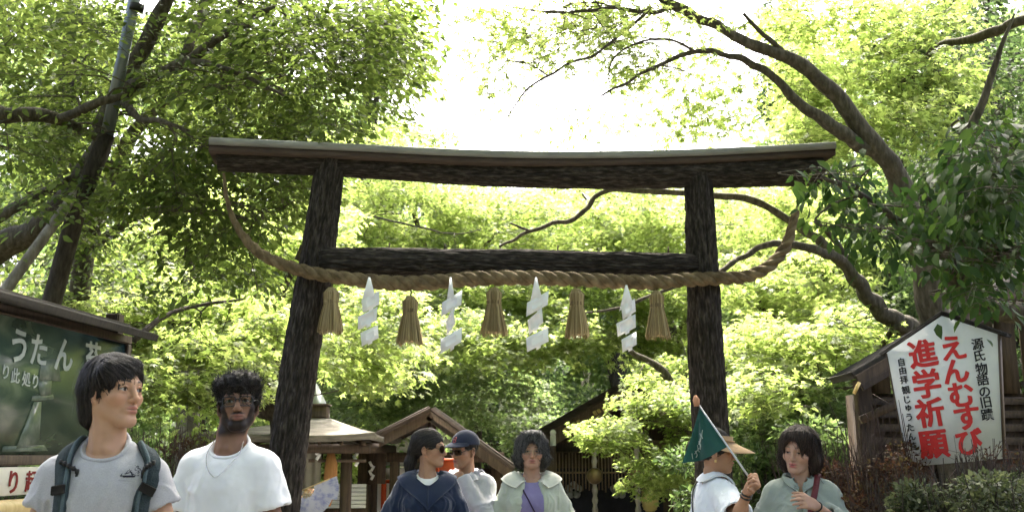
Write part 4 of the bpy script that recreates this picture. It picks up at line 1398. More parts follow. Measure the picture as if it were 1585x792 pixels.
class Person:
    """local frame: feet at z=0, facing -y, x to the viewer's right when the figure faces the camera"""
    def __init__(s, label, px, py, Y, spec, yaw=0.0, head=(0, 0, 0), stature=None):
        s.sp = spec
        eye = P(px, py, Y)
        s.gz = float(ground_z(eye[0], Y)) + .035
        s.h = (eye[2] - s.gz) / 1.645
        k = s.h
        Rb = rotz(yaw)
        s.Rh = rotz(head[0]) @ rotx(head[1]) @ roty(head[2])       # head turn, nod, tilt (in the body frame)
        s.piv = np.array((0, .018, 1.535)) * k
        hs = spec.get('head_size', 1.0)
        s.hs = hs
        s.hc = s.piv + s.Rh @ np.array((spec.get('head_dx', 0), -.012, spec.get('neck_len', .110))) * k
        off = Rb @ s.hc
        s.root = thing('person', label, 'person', (eye[0] - off[0], Y - off[1], s.gz), yaw)
        s.yaw = yaw
    def W(s, p):                                    # body frame -> world
        return to_world(np.asarray(p, float), s.root)
    def L(s, p):                                    # world -> body frame
        return to_local(np.asarray(p, float), s.root)
    def H(s, p):                                    # head frame -> body frame
        return (np.asarray(p, float) * s.hs) @ s.Rh.T + s.hc
    def part(s, name, v, faces, m, smooth=True, attr=None, parent=None, mi=None):
        me = np_mesh(name, v, faces, smooth, attr, mi)
        return link_mesh(name, me, m, parent or s.root)
    def mbpart(s, name, mb, m, smooth=True, parent=None):
        return mb.build(name, m, parent or s.root, smooth, cam_local=False)
    def body(s, arms, hands=()):
        sp, k = s.sp, s.h
        f = head_field(sp)
        inv = lambda p: (np.asarray(p, float) - s.hc) @ s.Rh / s.hs
        nb = inv(np.array((0, .025, 1.42)) * k)
        nr = sp.get('neck', .054)
        f.cap((0, .016, -.055), inv(np.array((0, .016, 1.50)) * k), nr, nr * 1.0, .022)
        f.cap(inv(np.array((0, .016, 1.50)) * k), nb, nr, nr * 1.35, .02)
        for sx in (-1, 1):                                     # neck cords
            f.cap((sx * .055, .012, -.055), inv(np.array((sx * .016, -.036, 1.445)) * k), .011, .010, .02)
        hp, hq = f.mesh()
        hp = relax(hp, hq, 1)
        hcol = head_colors(hp, sp)
        s.hf = f
        # torso, limbs and hands
        sw = sp.get('shoulder', .175)
        g = Field(np.array((-.62, -.62, -.02)), np.array((.62, .42, 1.56)) * (1, 1, k), sp.get('vox', .0055))
        S = lambda *p: np.array(p) * k
        g.cap(S(-.07, .01, .95), S(.07, .01, .95), .125, .125, .03, fy=.72)
        g.cap(S(0, 0, 1.05), S(0, 0, 1.27), .120, .138, .05, fy=.68)
        g.cap(S(-sw + .05, .01, 1.365), S(sw - .05, .01, 1.365), .052, .052, .06, fy=.8)
        g.cap(S(0, .02, 1.40), S(0, .02, 1.52), .056, .05, .05)
        for sx in (-1, 1):
            g.cap(S(sx * .09, .01, .92), S(sx * .10, 0, .49), .082, .055, .02)
            g.cap(S(sx * .10, 0, .49), S(sx * .10, .02, .10), .054, .038, .015)
            g.cap(S(sx * .10, .02, .07), S(sx * .115, -.11, .045), .036, .03, .015)
        s.arms = arms
        for sh, el, wr in arms:
            g.cap(sh, el, .046 * k, .037 * k, .03)
            g.cap(el, wr, .037 * k, .0255 * k, .012)
            m4 = el + (wr - el) * .28
            g.cap(el, m4, .034 * k, .040 * k, .02)
        tips = []
        for hd in hands:
            tips.append(hand(g, **hd))
        p, q = g.mesh()
        p = relax(p, q, 1)
        hv = s.H(hp)
        sk = np.array(sp['skin'])
        bc = sk * (1 + .06 * fbm(p * 40, 3)[:, None])
        v = np.vstack((hv, p))
        s.body_o = s.part('body', v, [np.vstack((hq, q + len(hv)))], SKIN_M, True, np.vstack((hcol, bc)))
        return tips
    def garment(s, name, f, m, fold=.006, fine=.0018, seed=0, fs=(13, 13, 4.5), it=2, extra=None):
        p, q = f.mesh()
        p = relax(p, q, it)
        n = vnormals(p, q)
        w = fbm(p * fs + fbm(p * 5, seed + 3)[:, None] * .9, seed, 2)
        n2 = fbm(p * (np.asarray(fs) * (1.7, 1.7, 1.2)) + fbm(p * 4, seed + 9)[:, None] * 1.6, seed + 11, 2)
        low = np.clip((1.40 * s.h - p[:, 2]) / .12, .45, 1)
        w = .8 * (1 - np.abs(w) * 2.4) * low + .8 * np.clip(1 - np.abs(n2) * 4.5, 0, 1) ** 1.3 * low
        d = fold * w + fine * fbm(p * 38, seed + 5, 2)
        if extra is not None: d = d + extra(p)
        p = p + n * d[:, None]
        return s.part(name, p, [q], m)
    def torso_field(s, fit=.022, hem=.86, vox=.006, shoulder=None, neck=None, slope=1.445):
        k, sp = s.h, s.sp
        sw = shoulder or sp.get('shoulder', .175)
        bk = sp.get('bulk', 1.0)
        f = Field(np.array((-.62, -.62, hem - .10)) * (1, 1, k), np.array((.62, .42, 1.62)) * (1, 1, k), vox)
        S = lambda *p: np.array(p) * k
        f.cap(S(0, 0, hem - .2), S(0, 0, 1.06), .150 * bk + fit, .138 * bk + fit, .0, fy=.70)
        f.cap(S(0, 0, 1.06), S(0, .0, 1.27), .132 * bk + fit, .143 * bk + fit, .05, fy=.70)
        f.cap(S(-sw + .052, .012, 1.365 - sp.get('drop', 0)), S(sw - .052, .012, 1.365 - sp.get('drop', 0)), .052 + fit * .7, None, .06, fy=.85)
        for sx in (-1, 1):
            f.cap(S(sx * .040, .026, slope), S(sx * (sw - .02), .015, slope - .052 - sp.get('drop', 0)), .024 + fit * .5, .030 + fit * .5, .04)
        if sp.get('bust'):
            for sx in (-1, 1):
                f.ell(S(sx * .075, -.088, 1.25), (.075, .052, .07), .05)
        return f
    def sleeve(s, f0, arm, frac, fit=.02, fore=None, k=.03, cuff=1.0, hollow=True):
        """sleeve over upper arm (frac<=1) or on down the forearm (fore = fraction of it)"""
        sh, el, wr = arm
        h = s.h
        f = Field.__new__(Field); f.lo, f.vox, f.ax = f0.lo, f0.vox, f0.ax
        f.a = np.full_like(f0.a, .08)
        if fore is None:
            e = sh + (el - sh) * (frac + .06)
            f.cap(sh, e, .050 * h + fit * .8, (.046 * h + fit) * cuff, 0)
            cut, dr = sh + (el - sh) * frac, nrm(el - sh)
            rr = .044 * h + fit * .55
        else:
            f.cap(sh, el, .050 * h + fit * .8, .043 * h + fit, 0)
            e = el + (wr - el) * (fore + .06)
            f.cap(el, e, .043 * h + fit, (.034 * h + fit * .8) * cuff, .02)
            cut, dr = el + (wr - el) * fore, nrm(wr - el)
            rr = .034 * h + fit * .35
        b = .11
        f.half(cut, dr, .003, cut - b, cut + b)
        if hollow:
            f.cap(cut - dr * .045, cut + dr * .05, rr * cuff, rr * cuff, .004, 'sub')
        m = f.a < .075
        i0, i1 = [np.where(m.any(axis=tuple(j for j in range(3) if j != q)))[0][[0, -1]] for q in range(3)], None
        pad = int((k + .01) / f.vox) + 2
        sl = tuple(slice(max(0, q[0] - pad), q[1] + pad) for q in i0)
        f0._comb(sl, f.a[sl], k, 'add')
    def neck_hole(s, f, r=.068, z=1.47, y=-.015, tilt=.45, k=.006, fx=1.0):
        c = np.array((0, y, z)) * s.h
        d = np.array((0, -math.sin(tilt), math.cos(tilt)))
        f.cap(c - d * .02, c + d * .16, r * s.h, r * 1.5 * s.h, k, 'sub')
    def trousers(s, m, hem=.1):
        k = s.h
        f = Field(np.array((-.26, -.2, .03)), np.array((.26, .22, 1.12)) * (1, 1, k), .011)
        S = lambda *p: np.array(p) * k
        f.cap(S(-.06, .01, .96), S(.06, .01, .96), .15, None, 0, fy=.75)
        f.cap(S(0, .01, .96), S(0, .01, 1.08), .14, .14, .03, fy=.75)
        for sx in (-1, 1):
            f.cap(S(sx * .09, .01, .90), S(sx * .10, 0, .49), .102, .082, .03)
            f.cap(S(sx * .10, 0, .49), S(sx * .10, .02, hem), .080, .070, .02)
        f.half(S(0, 0, hem), (0, 0, -1))
        s.garment('trousers', f, m, .005, .002, 3)
        for sx in (-1, 1):
            g = Field(S(sx * .105, -.02, 0) - (.09, .2, 0.03), S(sx * .105, -.02, .0) + (.09, .17, .16), .006)
            g.cap(S(sx * .103, .045, .045), S(sx * .118, -.13, .038), .045, .042, .02)
            g.cap(S(sx * .103, .035, .05), S(sx * .10, .02, .09), .044, .045, .02)
            g.half((0, 0, .0), (0, 0, -1))
            s.garment('shoe', g, M['shoe'], .0, .0)
    def hair_mesh(s, f, m, flow, n=1600, steps=9, step=.013, width=.0032, lift=.004, curl=0.0, seed=1, region=None, name='hair', jit=.25, wave=0.0, rough=.005, fly=.12):
        """f: hair volume in the head frame; strands run over it along flow(p)"""
        r = np.random.default_rng(seed)
        p, q = f.mesh()
        p = relax(p, q, 2)
        nn = vnormals(p, q)
        base = p + nn * (rough * fbm(p * (70, 70, 22), seed, 2))[:, None]
        ok = np.arange(len(p)) if region is None else np.where(region(p))[0]
        idx = r.choice(ok, n)
        c = p[idx].copy()
        hue = r.normal(0, jit, (n, 3))
        lines = [c + f.grad(c) * lift * .2]
        w0 = r.uniform(.4, 1, n)[:, None]
        lf = r.uniform(-.3, 1.0, n) * lift * np.where(r.uniform(0, 1, n) < fly, 2.6, 1)
        for i in range(steps):
            g = f.grad(c)
            v = flow(c) + hue * .8
            if curl:
                v = v + curl * np.stack([vnoise(c * 62, seed + 40 + a) for a in range(3)], 1)
            if wave:
                v = v + wave * np.sin(c[:, 2] * 95 + hue[:, 0] * 6)[:, None] * np.cross(g, v)
            v = v - g * np.sum(v * g, 1, keepdims=True) * .92
            c = c + nrows(v) * step
            d = f.val(c)
            t = (i + 1) / steps
            c = c - g * (np.clip(d - lf * (.3 + t), -.008, .01))[:, None]
            lines.append(c.copy())
        Lp = np.array(lines).transpose(1, 0, 2)                 # n, steps+1, 3
        T = nrows(np.gradient(Lp, axis=1).reshape(-1, 3)).reshape(Lp.shape)
        G = f.grad(Lp.reshape(-1, 3)).reshape(Lp.shape)
        side = nrows(np.cross(T, G).reshape(-1, 3)).reshape(Lp.shape)
        tt = np.linspace(0, 1, steps + 1)
        wd = width * w0[:, :, None] * (np.clip(1.15 - tt ** 2.2, .05, 1))[None, :, None] if False else (width * w0)[:, :, None] * np.clip(1.12 - tt ** 2.2, .06, 1)[None, :, None]
        a = Lp - side * wd; b = Lp + side * wd; m4 = Lp + G * wd * .5
        v = np.stack((a, m4, b), 2).reshape(-1, 3)
        st = 3 * (steps + 1)
        k = (np.arange(n)[:, None] * st + np.arange(steps)[None, :] * 3).ravel()
        qq = np.vstack((np.stack((k, k + 1, k + 4, k + 3), 1), np.stack((k + 1, k + 2, k + 5, k + 4), 1)))
        V = np.vstack((base, v))
        return s.part(name, s.H(V), [np.vstack((q, qq + len(base)))], m)
    def glasses(s, shape='round', dark=False, r=(.0235, .0195), frame=.0016, m=None):
        m = m or M['frame_black']
        mb, ml = MB(), MB()
        nseg = 28
        an = np.linspace(0, 2 * math.pi, nseg + 1)
        for sx in (-1, 1):
            e = 2.0 if shape == 'round' else 4.0
            cx = np.sign(np.cos(an)) * np.abs(np.cos(an)) ** (2 / e) * r[0]
            cz = np.sign(np.sin(an)) * np.abs(np.sin(an)) ** (2 / e) * r[1]
            x = sx * .033 + cx
            z = -.006 + cz
            y = -.103 + .55 * np.abs(x) ** 2 / .06 * .5
            ring = np.stack((x, y, z), 1)
            mb.tube(ring, frame, 6, caps=False)
            c = ring[:-1].mean(0)
            ml.add(np.vstack((ring[:-1], c)), None, [(nseg, i, (i + 1) % nseg) for i in range(nseg)])
            a = ring[0 if sx > 0 else nseg // 2]
            mb.tube(smooth_line([a, (sx * .076, -.06, .002), (sx * .084, .0, .004), (sx * .083, .02, -.012)], 4), frame, 5)
        mb.tube(smooth_line([(-.0105, -.102, -.002), (0, -.108, .002), (.0105, -.102, -.002)], 4), frame, 6)
        for b in (mb, ml): b.v = [s.H(v) for v in b.v]
        g = s.mbpart('glasses', mb, m)
        s.mbpart('lens', ml, M['lens_dark'] if dark else M['lens_clear'], False, parent=g)
    def surface_strip(s, name, fields, pts, width, m, off=.006, thick=.006, seg=26, parent=None, soft=.004, axis=None):
        """a strap laid over the garment: points (body frame) are pushed out to the surface"""
        c = smooth_line(pts, seg // max(1, len(pts) - 1))
        def dist(p): return np.min([f.val(p) for f in fields], 0)
        def out(p):
            d = [f.val(p) for f in fields]; i = np.argmin(d, 0)
            g = np.array([f.grad(p) for f in fields])
            return g[i, np.arange(len(p))]
        for _ in range(6):
            g = out(c); c = c - g * (dist(c) - off)[:, None] * .8
        G = out(c)
        for _ in range(3):
            c[1:-1] = (c[:-2] + c[2:] + 2 * c[1:-1]) / 4; G[1:-1] = (G[:-2] + G[2:] + 2 * G[1:-1]) / 4
        G = nrows(G)
        T = nrows(np.gradient(c, axis=0))
        sd = nrows(np.cross(T, G))
        n = len(c)
        v = np.stack((c - sd * width / 2 - G * thick * .2, c - sd * width * .46 + G * thick * .5, c + G * thick * .75, c + sd * width * .46 + G * thick * .5, c + sd * width / 2 - G * thick * .2, c - G * thick), 1).reshape(-1, 3)
        i = np.arange(n - 1)[:, None] * 6; j = np.arange(6)[None, :]; k = (j + 1) % 6
        q = np.stack((i + j, i + k, i + 6 + k, i + 6 + j), -1).reshape(-1, 4)
        return v, q, c, G, sd

def head_hair_base(sp, grow=.010, vox=.0034, back=0.0):
    """scalp cap: skull grown by `grow`, cut away from the face"""
    fw = sp.get('face_w', 1.0)
    f = Field((-.15, -.16, -.26), (.15, .18, .19), vox)
    f.ell((0, .014, .032), (.0735 * fw + grow, .0935 + grow, .084 + grow))
    return f
V3 = lambda *p: np.array(p, float)
def flow_down(p, ax=(0, .01, .10), k=1.0):
    """combed outward from the crown, then falling"""
    d = p - np.asarray(ax)
    r = np.stack((d[:, 0], d[:, 1], d[:, 2] * 0), 1)
    return nrows(nrows(r) * np.clip((p[:, 2:3] - .0) / .10, 0, 1) * 1.2 + np.array((0, 0, -k)))
def brim(pr, rx, ry, cy, z0, L, a_max, droop, rise=0.0, n=34, m=8, th=.004, pitch=0.0, side=.6):
    a = np.linspace(-a_max, a_max, n)
    rows = []
    for j in range(m + 1):
        t = j / m
        ext = L * t * (np.cos(a / a_max * math.pi / 2) ** side)
        x = (rx + ext * .55) * np.sin(a); y = cy - (ry + ext) * np.cos(a)
        z = z0 - droop * np.abs(np.sin(a)) ** 2 * (.3 + .7 * t) - rise * t - pitch * ext
        rows.append(np.stack((x, y, z), 1))
    v = np.array(rows).reshape(-1, 3)
    i = (np.arange(m)[:, None] * n + np.arange(n - 1)[None, :]).ravel()
    q = np.stack((i, i + 1, i + n + 1, i + n), 1)
    N = len(v)
    ring = np.concatenate((np.arange(n), np.arange(1, m + 1) * n + n - 1, m * n + np.arange(n - 2, -1, -1), np.arange(m - 1, 0, -1) * n))
    s = np.stack((ring, np.roll(ring, -1), np.roll(ring, -1) + N, ring + N), 1)
    return np.vstack((v, v - (0, 0, th))), np.vstack((q[:, ::-1], q + N, s))
def std_arms(p, dx=.265, fy=-.02, el=1.165, wr=.905):
    k = p.h; sw = p.sp.get('shoulder', .175)
    return [(V3(sx * (sw - .008), .012, 1.372 - p.sp.get('drop', 0)) * k, V3(sx * dx, .025, el) * k, V3(sx * (dx + .01), fy - .02, wr) * k) for sx in (-1, 1)]
def hang_hand(arm, sx):
    return dict(wrist=arm[2], d=arm[2] - arm[1] + V3(0, -.02, 0), palm=(-sx, 0, 0), curl=.35, side=1 if sx < 0 else -1)

# ---------------------------------------------------------------- man in grey with the backpack
sp = dict(skin=(.40, .235, .150), lip=(.36, .155, .12), bulk=.95, drop=.022, neck_len=.104, shoulder=.158, neck=.053, jaw=1.05, chin=.006, nose=1.05, brow=(.02, .014, .01), browk=1.1, eye_open=.0058, gaze=.002, vox=.0055, face_w=.97)
p1 = Person('man in a heather grey shirt with dark chin length hair, looking to the right', 177, 601, 3.4, sp, .06, (1.02, -.02, .03))
arms = std_arms(p1, .215)
p1.body(arms, [hang_hand(arms[0], -1), hang_hand(arms[1], 1)])
f = p1.torso_field(.018, vox=.0055, slope=1.452)
for a in arms: p1.sleeve(f, a, .50, .018, cuff=1.08)
p1.neck_hole(f, .066, 1.478, -.008, .45)
sh1 = f
M['shirt_grey'] = fabric('heather_grey_jersey', (.345, .345, .365), heather=.10, bump=.2)
sh_o = p1.garment('shirt', f, M['shirt_grey'], .0085, .0015, 11, (9, 9, 4))
p1.trousers(M['trouser_dark'])
g = head_hair_base(sp, .009)
g.ell((0, .03, .040), (.083, .096, .080), .02)
g.cap((0, .055, .0), (0, .064, -.065), .072, .056, .03)
for sx in (-1, 1):
    g.cap((sx * .055, .045, -.01), (sx * .048, .053, -.092), .036, .024, .03)
    g.cap((sx * .068, .0, .03), (sx * .072, -.012, .0), .024, .014, .02)
g.cap((-.066, -.045, .060), (.024, -.062, .086), .024, .014, .03)
g.cap((-.066, -.04, .06), (-.066, -.050, .022), .022, .012, .02)
g.ell((0, -.125, -.052), (.075, .086, .082), .012, 'sub')
g.ell((.034, -.112, .030), (.046, .050, .036), .012, 'sub')
for sx in (-1, 1):
    g.ell((sx * .085, -.032, -.030), (.034, .040, .040), .012, 'sub')
def fl(p):
    o = flow_down(p, (-.02, .02, .1))
    fr = np.clip((-p[:, 1] - .0) / .05, 0, 1) * np.clip((p[:, 2] - .02) / .03, 0, 1)
    return o + fr[:, None] * np.array((1.1, -.2, .1))
p1.hair_mesh(g, M['hair_black'], fl, 3000, 10, .013, .0021, .008, 0, 3, jit=.16)
# backpack
bp = thing('backpack', 'grey green backpack worn by the man in the grey shirt', 'backpack', p1.W((0, .22, 1.2)), p1.yaw)
M['strap'] = mat('pack_webbing', (.022, .032, .036), (.045, .060, .066), 30, .85, .6, 220, spec=.15)
M['strap_edge'] = mat('pack_trim', (.06, .085, .095), (.085, .115, .125), 30, .85, .5, 200, spec=.15)
M['pack'] = mat('pack_nylon', (.03, .042, .046), (.055, .07, .075), 12, .75, .4, 120)
g = Field((-.22, .08, .85), (.22, .42, 1.56), .01)
g.cap((-.06, .22, 1.33), (.06, .22, 1.33), .09, .09, 0); g.cap((-.07, .22, 1.02), (.07, .22, 1.02), .10, .10, .10); g.cap((0, .22, 1.02), (0, .22, 1.32), .15, .12, .06, fy=.75)
g.ell((0, .34, 1.1), (.12, .06, .16), .03)
pk, qk = g.mesh(); pk = relax(pk, qk, 2)
bo = link_mesh('pack_bag', np_mesh('pack_bag', to_local(p1.W(pk), bp), [qk], True), M['pack'], bp)
for sx in (-1, 1):
    pts = [V3(sx * .108 + .012, .13, 1.40), V3(sx * .126 + .015, .06, 1.50), V3(sx * .138 + .022, -.02, 1.48), V3(sx * .156 + .040, -.10, 1.41), V3(sx * .160 + .044, -.15, 1.32), V3(sx * .160 + .040, -.15, 1.20), V3(sx * .150, -.13, 1.06)]
    v, q, c, G, sd = p1.surface_strip('s', [sh1], pts, .052, None, .011, .014, 40)
    st = link_mesh('shoulder_strap', np_mesh('shoulder_strap', to_local(p1.W(v), bp), [q], True), M['strap'], bp)
    WMn = WM[bp.name]; WM[st.name] = WMn
    v2, q2, _, _, _ = p1.surface_strip('s', [sh1], [a + V3(-sx * .020, 0, 0) for a in pts], .012, None, .019, .008, 40)
    link_mesh('strap_piping', np_mesh('strap_piping', to_local(p1.W(v2), bp), [q2], True), M['strap_edge'], st)
    mb = MB()
    i = 24
    mb.box(c[i] + G[i] * .016, (.052, .012, .030), np.stack((sd[i], G[i], nrm(np.cross(sd[i], G[i]))), 1), .004)
    mb.v = [to_local(p1.W(x), bp) for x in mb.v]
    b5 = mb.build('buckle', M['black'], bp, cam_local=False); b5.parent = st
    mb = MB(); mb.box(c[i + 5] + G[i + 5] * .014, (.045, .010, .020), np.stack((sd[i + 5], G[i + 5], nrm(np.cross(sd[i + 5], G[i + 5]))), 1), .004)
    mb.v = [to_local(p1.W(x), bp) for x in mb.v]; mb.build('strap_slider', M['black'], bp, cam_local=False).parent = st
    # loose cord with beads on the strap
    mb = MB()
    e = c[18] + G[18] * .02
    w = -sx * (1 if sx < 0 else .55)
    pts2 = smooth_line([e, e + V3(w * .03, -.012, -.012), e + V3(w * .055, -.006, -.03), e + V3(w * .05, .0, -.055), e + V3(w * .02, -.004, -.08), e + V3(0, 0, -.10)], 6)
    mb.tube(pts2, .005, 7)
    for j in range(0, len(pts2), 3): mb.tube([pts2[j] - V3(.004, 0, 0), pts2[j] + V3(.004, 0, 0)], .0085, 7)
    mb.v = [to_local(p1.W(x), bp) for x in mb.v]
    cd = mb.build('loose_cord', M['black'], bp, True, cam_local=False); cd.parent = st
# printed badge on the chest
def on_surface(person, fld, x, z, off):
    """point on the front of a garment (body frame)"""
    ys = np.linspace(-.32, .0, 200)
    p = np.stack((np.full(200, x), ys, np.full(200, z)), 1)
    d = fld.val(p)
    y = ys[np.argmax(d < 0)]
    return V3(x, y - off, z)
M['print_dark'] = mat('dark_print', (.028, .026, .045), None, rough=.8)
M['print_pale'] = mat('pale_print', (.40, .40, .42), None, rough=.9)
q0 = p1.L(P(187, 731, 3.23)); bx, bz = q0[0], q0[2]
def patch(fld, x0, z0, w, h, off, n=10, rnd=True):
    X, Z = np.meshgrid(np.linspace(-w / 2, w / 2, n), np.linspace(-h / 2, h / 2, n))
    v = np.array([on_surface(None, fld, x0 + a, z0 + b, off) for a, b in zip(X.ravel(), Z.ravel())])
    i = (np.arange(n - 1)[:, None] * n + np.arange(n - 1)[None, :]).ravel()
    return v, np.stack((i, i + 1, i + n + 1, i + n), 1)
def lines_on(fld, x0, z0, polys, r, off):
    mb = MB()
    for pl4 in polys:
        v = np.array([on_surface(None, fld, x0 + a, z0 + b, off) for a, b in pl4])
        mb.tube(v, r, 5)
    return mb
an = np.linspace(0, 2 * math.pi, 33)
gear = [(.012 + (.013 + .0028 * math.copysign(1, math.sin(8 * a))) * math.cos(a), .006 + (.013 + .0028 * math.copysign(1, math.sin(8 * a))) * math.sin(a)) for a in an]
mount = [(-.027, -.009), (-.018, .003), (-.013, -.002), (-.006, .009), (.004, -.004), (.014, -.008), (.026, -.009)]
base4 = [(-.029, -.011), (.028, -.011)]
mb = lines_on(sh1, bx, bz, [gear, mount, base4, [(-.02, -.014), (.02, -.014)], [(-.016, -.005), (-.004, -.001)], [(.006, .006), (.018, .006)], [(.012, 0), (.012, .012)]], .0016, .0045)
p1.mbpart('chest_print', mb, M['print_dark'], parent=sh_o)
mb = lines_on(sh1, bx, bz - .006, [[(-.034, -.019), (-.036, .02), (-.030, .026), (.030, .026), (.036, .02), (.034, -.019), (-.034, -.019)], [(-.03, -.027), (.03, -.027)]], .0011, .003)
p1.mbpart('badge_outline', mb, M['print_pale'], parent=sh_o)

# ---------------------------------------------------------------- man in white with glasses
sp = dict(skin=(.225, .122, .080), lip=(.22, .095, .075), drop=.008, neck_len=.090, head_dx=.024, bulk=.93, shoulder=.150, neck=.055, beard=True, brow=(.010, .006, .005), browk=1.2, eye_open=.0055, flush=(1, 1, 1), nose=1.15, jaw=1.0, chin=.004, vox=.006)
p2 = Person('bearded man in glasses and an oversized plain white shirt, facing the camera', 369, 617, 4.2, sp, -.13, (.36, -.10, -.05))
arms = std_arms(p2, .190)
p2.body(arms, [hang_hand(arms[0], -1), hang_hand(arms[1], 1)])
f = p2.torso_field(.022, vox=.006, slope=1.448, shoulder=.150)
for a in arms: p2.sleeve(f, a, .78, .026, cuff=1.12, k=.03)
p2.neck_hole(f, .070, 1.480, -.008, .42)
M['shirt_white'] = fabric('white_jersey', (.78, .78, .80), .96)
p2.garment('shirt', f, M['shirt_white'], .009, .0015, 21, (8, 8, 3))
# ribbed neckband
an = np.linspace(0, 2 * math.pi, 41)
def neckband(p, f, r, z, y, tilt, th, m, parent=None):
    """ribbed band lying on the rim of the neck opening"""
    c = V3(0, y, z) * p.h
    d = V3(0, -math.sin(tilt), math.cos(tilt)); e = V3(0, math.cos(tilt), math.sin(tilt))
    ts = np.linspace(.14, -.16, 240)
    ring = []
    for a in an[:-1]:
        q = c + V3(math.cos(a), 0, 0) * r + e * math.sin(a) * r
        v = f.val(q + d * ts[:, None])
        ring.append(ts[np.argmax(v < 0)] if (v < 0).any() else 0)
    ring = np.array(ring)
    for _ in range(6): ring = (np.roll(ring, 1) + np.roll(ring, -1) + 2 * ring) / 4
    pts = np.array([c + V3(math.cos(a), 0, 0) * r + e * math.sin(a) * r + d * (t + .001) for a, t in zip(an[:-1], ring)])
    mb = MB(); mb.tube(np.vstack((pts, pts[:1])), th, 8, caps=False)
    return p.mbpart('neckband', mb, m)
p2.trousers(M['trouser_dark'])
neckband(p2, f, .0785, 1.480, -.008, .42, .0075, M['shirt_white'])
neckband(p1, sh1, .0745, 1.478, -.008, .45, .0075, M['shirt_grey'])
g = head_hair_base(sp, .010)
g.ell((0, .01, .060), (.082, .092, .058), .02)
g.ell((.01, -.060, .072), (.068, .046, .034), .02)
for q4 in range(26):
    a5, b5 = rng.uniform(-3.1, 3.1), rng.uniform(.0, .9)
    g.ell((.078 * math.sin(a5) * math.cos(b5), .01 - .088 * math.cos(a5) * math.cos(b5), .062 + .056 * math.sin(b5)), (.019, .019, .017), .008)
g.ell((0, -.128, -.055), (.080, .088, .088), .010, 'sub')
g.half((0, 0, -.075), (0, -.25, -1), .01)
for sx in (-1, 1): g.ell((sx * .09, -.02, -.035), (.032, .036, .040), .010, 'sub')
p2.hair_mesh(g, M['hair_black'], lambda p: nrows(p - V3(0, .03, .0)) * .5 + V3(.2, -.35, .1), 3600, 7, .0075, .0020, .015, 2.2, 5, jit=.5, fly=.25)
p2.glasses('sq', False, (.0265, .0195), .0021)
mb = MB()
c0 = p2.L(P(340, 705, 3.9))
pts = [V3(-.068, -.028, 1.50), V3(-.075, -.075, 1.46), V3(-.066, -.12, 1.40), V3(-.030, -.15, 1.352), V3(-.005, -.16, 1.345), V3(.02, -.15, 1.36), V3(.06, -.11, 1.42), V3(.072, -.07, 1.47), V3(.066, -.03, 1.50)]
pts = [a * p2.h for a in pts]
c = smooth_line(pts, 8)
for _ in range(5): c = c - f.grad(c) * np.clip(f.val(c) - .010, -1, 1)[:, None] * .7
for _ in range(4): c[1:-1] = (c[:-2] + c[2:] + 2 * c[1:-1]) / 4
mb.tube(c, .0016, 6)
p2.mbpart('necklace', mb, M['silver'])

# ---------------------------------------------------------------- woman in navy
sp = dict(skin=(.36, .205, .130), lip=(.34, .13, .11), shoulder=.160, neck=.047, head_size=.96, face_w=1.03, jaw=1.02, nose=.95, bulk=1.06, bust=True, vox=.0065)
p3 = Person('woman in a navy sailor collar top and tinted glasses, seen in profile facing right', 665, 693, 6.4, sp, .12, (1.20, .02, 0))
k = p3.h
arms = [(V3(-0.152, .012, 1.372) * k, V3(-.27, .0, 1.13) * k, V3(-.09, -.22, 1.04) * k), (V3(0.152, .012, 1.372) * k, V3(.25, -.02, 1.13) * k, V3(.06, -.24, 1.05) * k)]
p3.body(arms, [dict(wrist=arms[0][2], d=(.8, -.3, .25), palm=(.1, .6, .2), curl=.7, side=1), dict(wrist=arms[1][2], d=(-.5, -.3, .65), palm=(-.4, .6, .1), curl=.8, side=-1)])
fi = p3.torso_field(.012, vox=.008)
p3.neck_hole(fi, .066, 1.50, -.01, .45)
M['tee_white'] = fabric('white_cotton', (.74, .74, .72), .95)
p3.garment('undershirt', fi, M['tee_white'], .002, .001, 5)
f = p3.torso_field(.030, vox=.0068)
for a in arms: p3.sleeve(f, a, 1, .022, fore=.90, k=.03)
p3.neck_hole(f, .094, 1.475, -.045, .62, k=.012)
M['navy'] = fabric('navy_cotton', (.015, .025, .058), .75, sheen=.3)
p3.garment('sweatshirt', f, M['navy'], .011, .002, 31, (9, 9, 4))
# wide sailor collar lying over the shoulders
col_pts = []
def collar(p, fld, inner, outer, m, name='collar', off=.010, n=44, th=.006, a0=-1.0, a1=1.0, parent=None):
    """flat collar: inner and outer are functions of angle (0 = nape, +-pi = throat) giving body-frame points"""
    aa = np.linspace(a0 * math.pi, a1 * math.pi, n)
    rows = []
    for t in np.linspace(0, 1, 9):
        rows.append(np.array([np.asarray(inner(a)) * (1 - t) + np.asarray(outer(a)) * t for a in aa]))
    v = np.array(rows).reshape(-1, 3)
    for _ in range(6):
        gdd = fld.grad(v); v = v - gdd * np.clip(fld.val(v) - off, -.05, .05)[:, None] * .8
    G = fld.grad(v)
    i = (np.arange(8)[:, None] * n + np.arange(n - 1)[None, :]).ravel()
    q = np.stack((i, i + 1, i + n + 1, i + n), 1)
    N = len(v)
    ring = np.concatenate((np.arange(n), np.arange(1, 9) * n + n - 1, 8 * n + np.arange(n - 2, -1, -1), np.arange(7, 0, -1) * n))
    s = np.stack((ring, np.roll(ring, -1), np.roll(ring, -1) + N, ring + N), 1)
    return p.part(name, np.vstack((v + G * th, v - G * .004)), [np.vstack((q, q[:, ::-1] + N, s))], m, parent=parent)
ci = lambda a: V3(.088 * math.sin(a), -.03 + .085 * math.cos(a) - .03 * (abs(a) / math.pi) ** 3, 1.475 - .085 * (abs(a) / math.pi) ** 2) * k
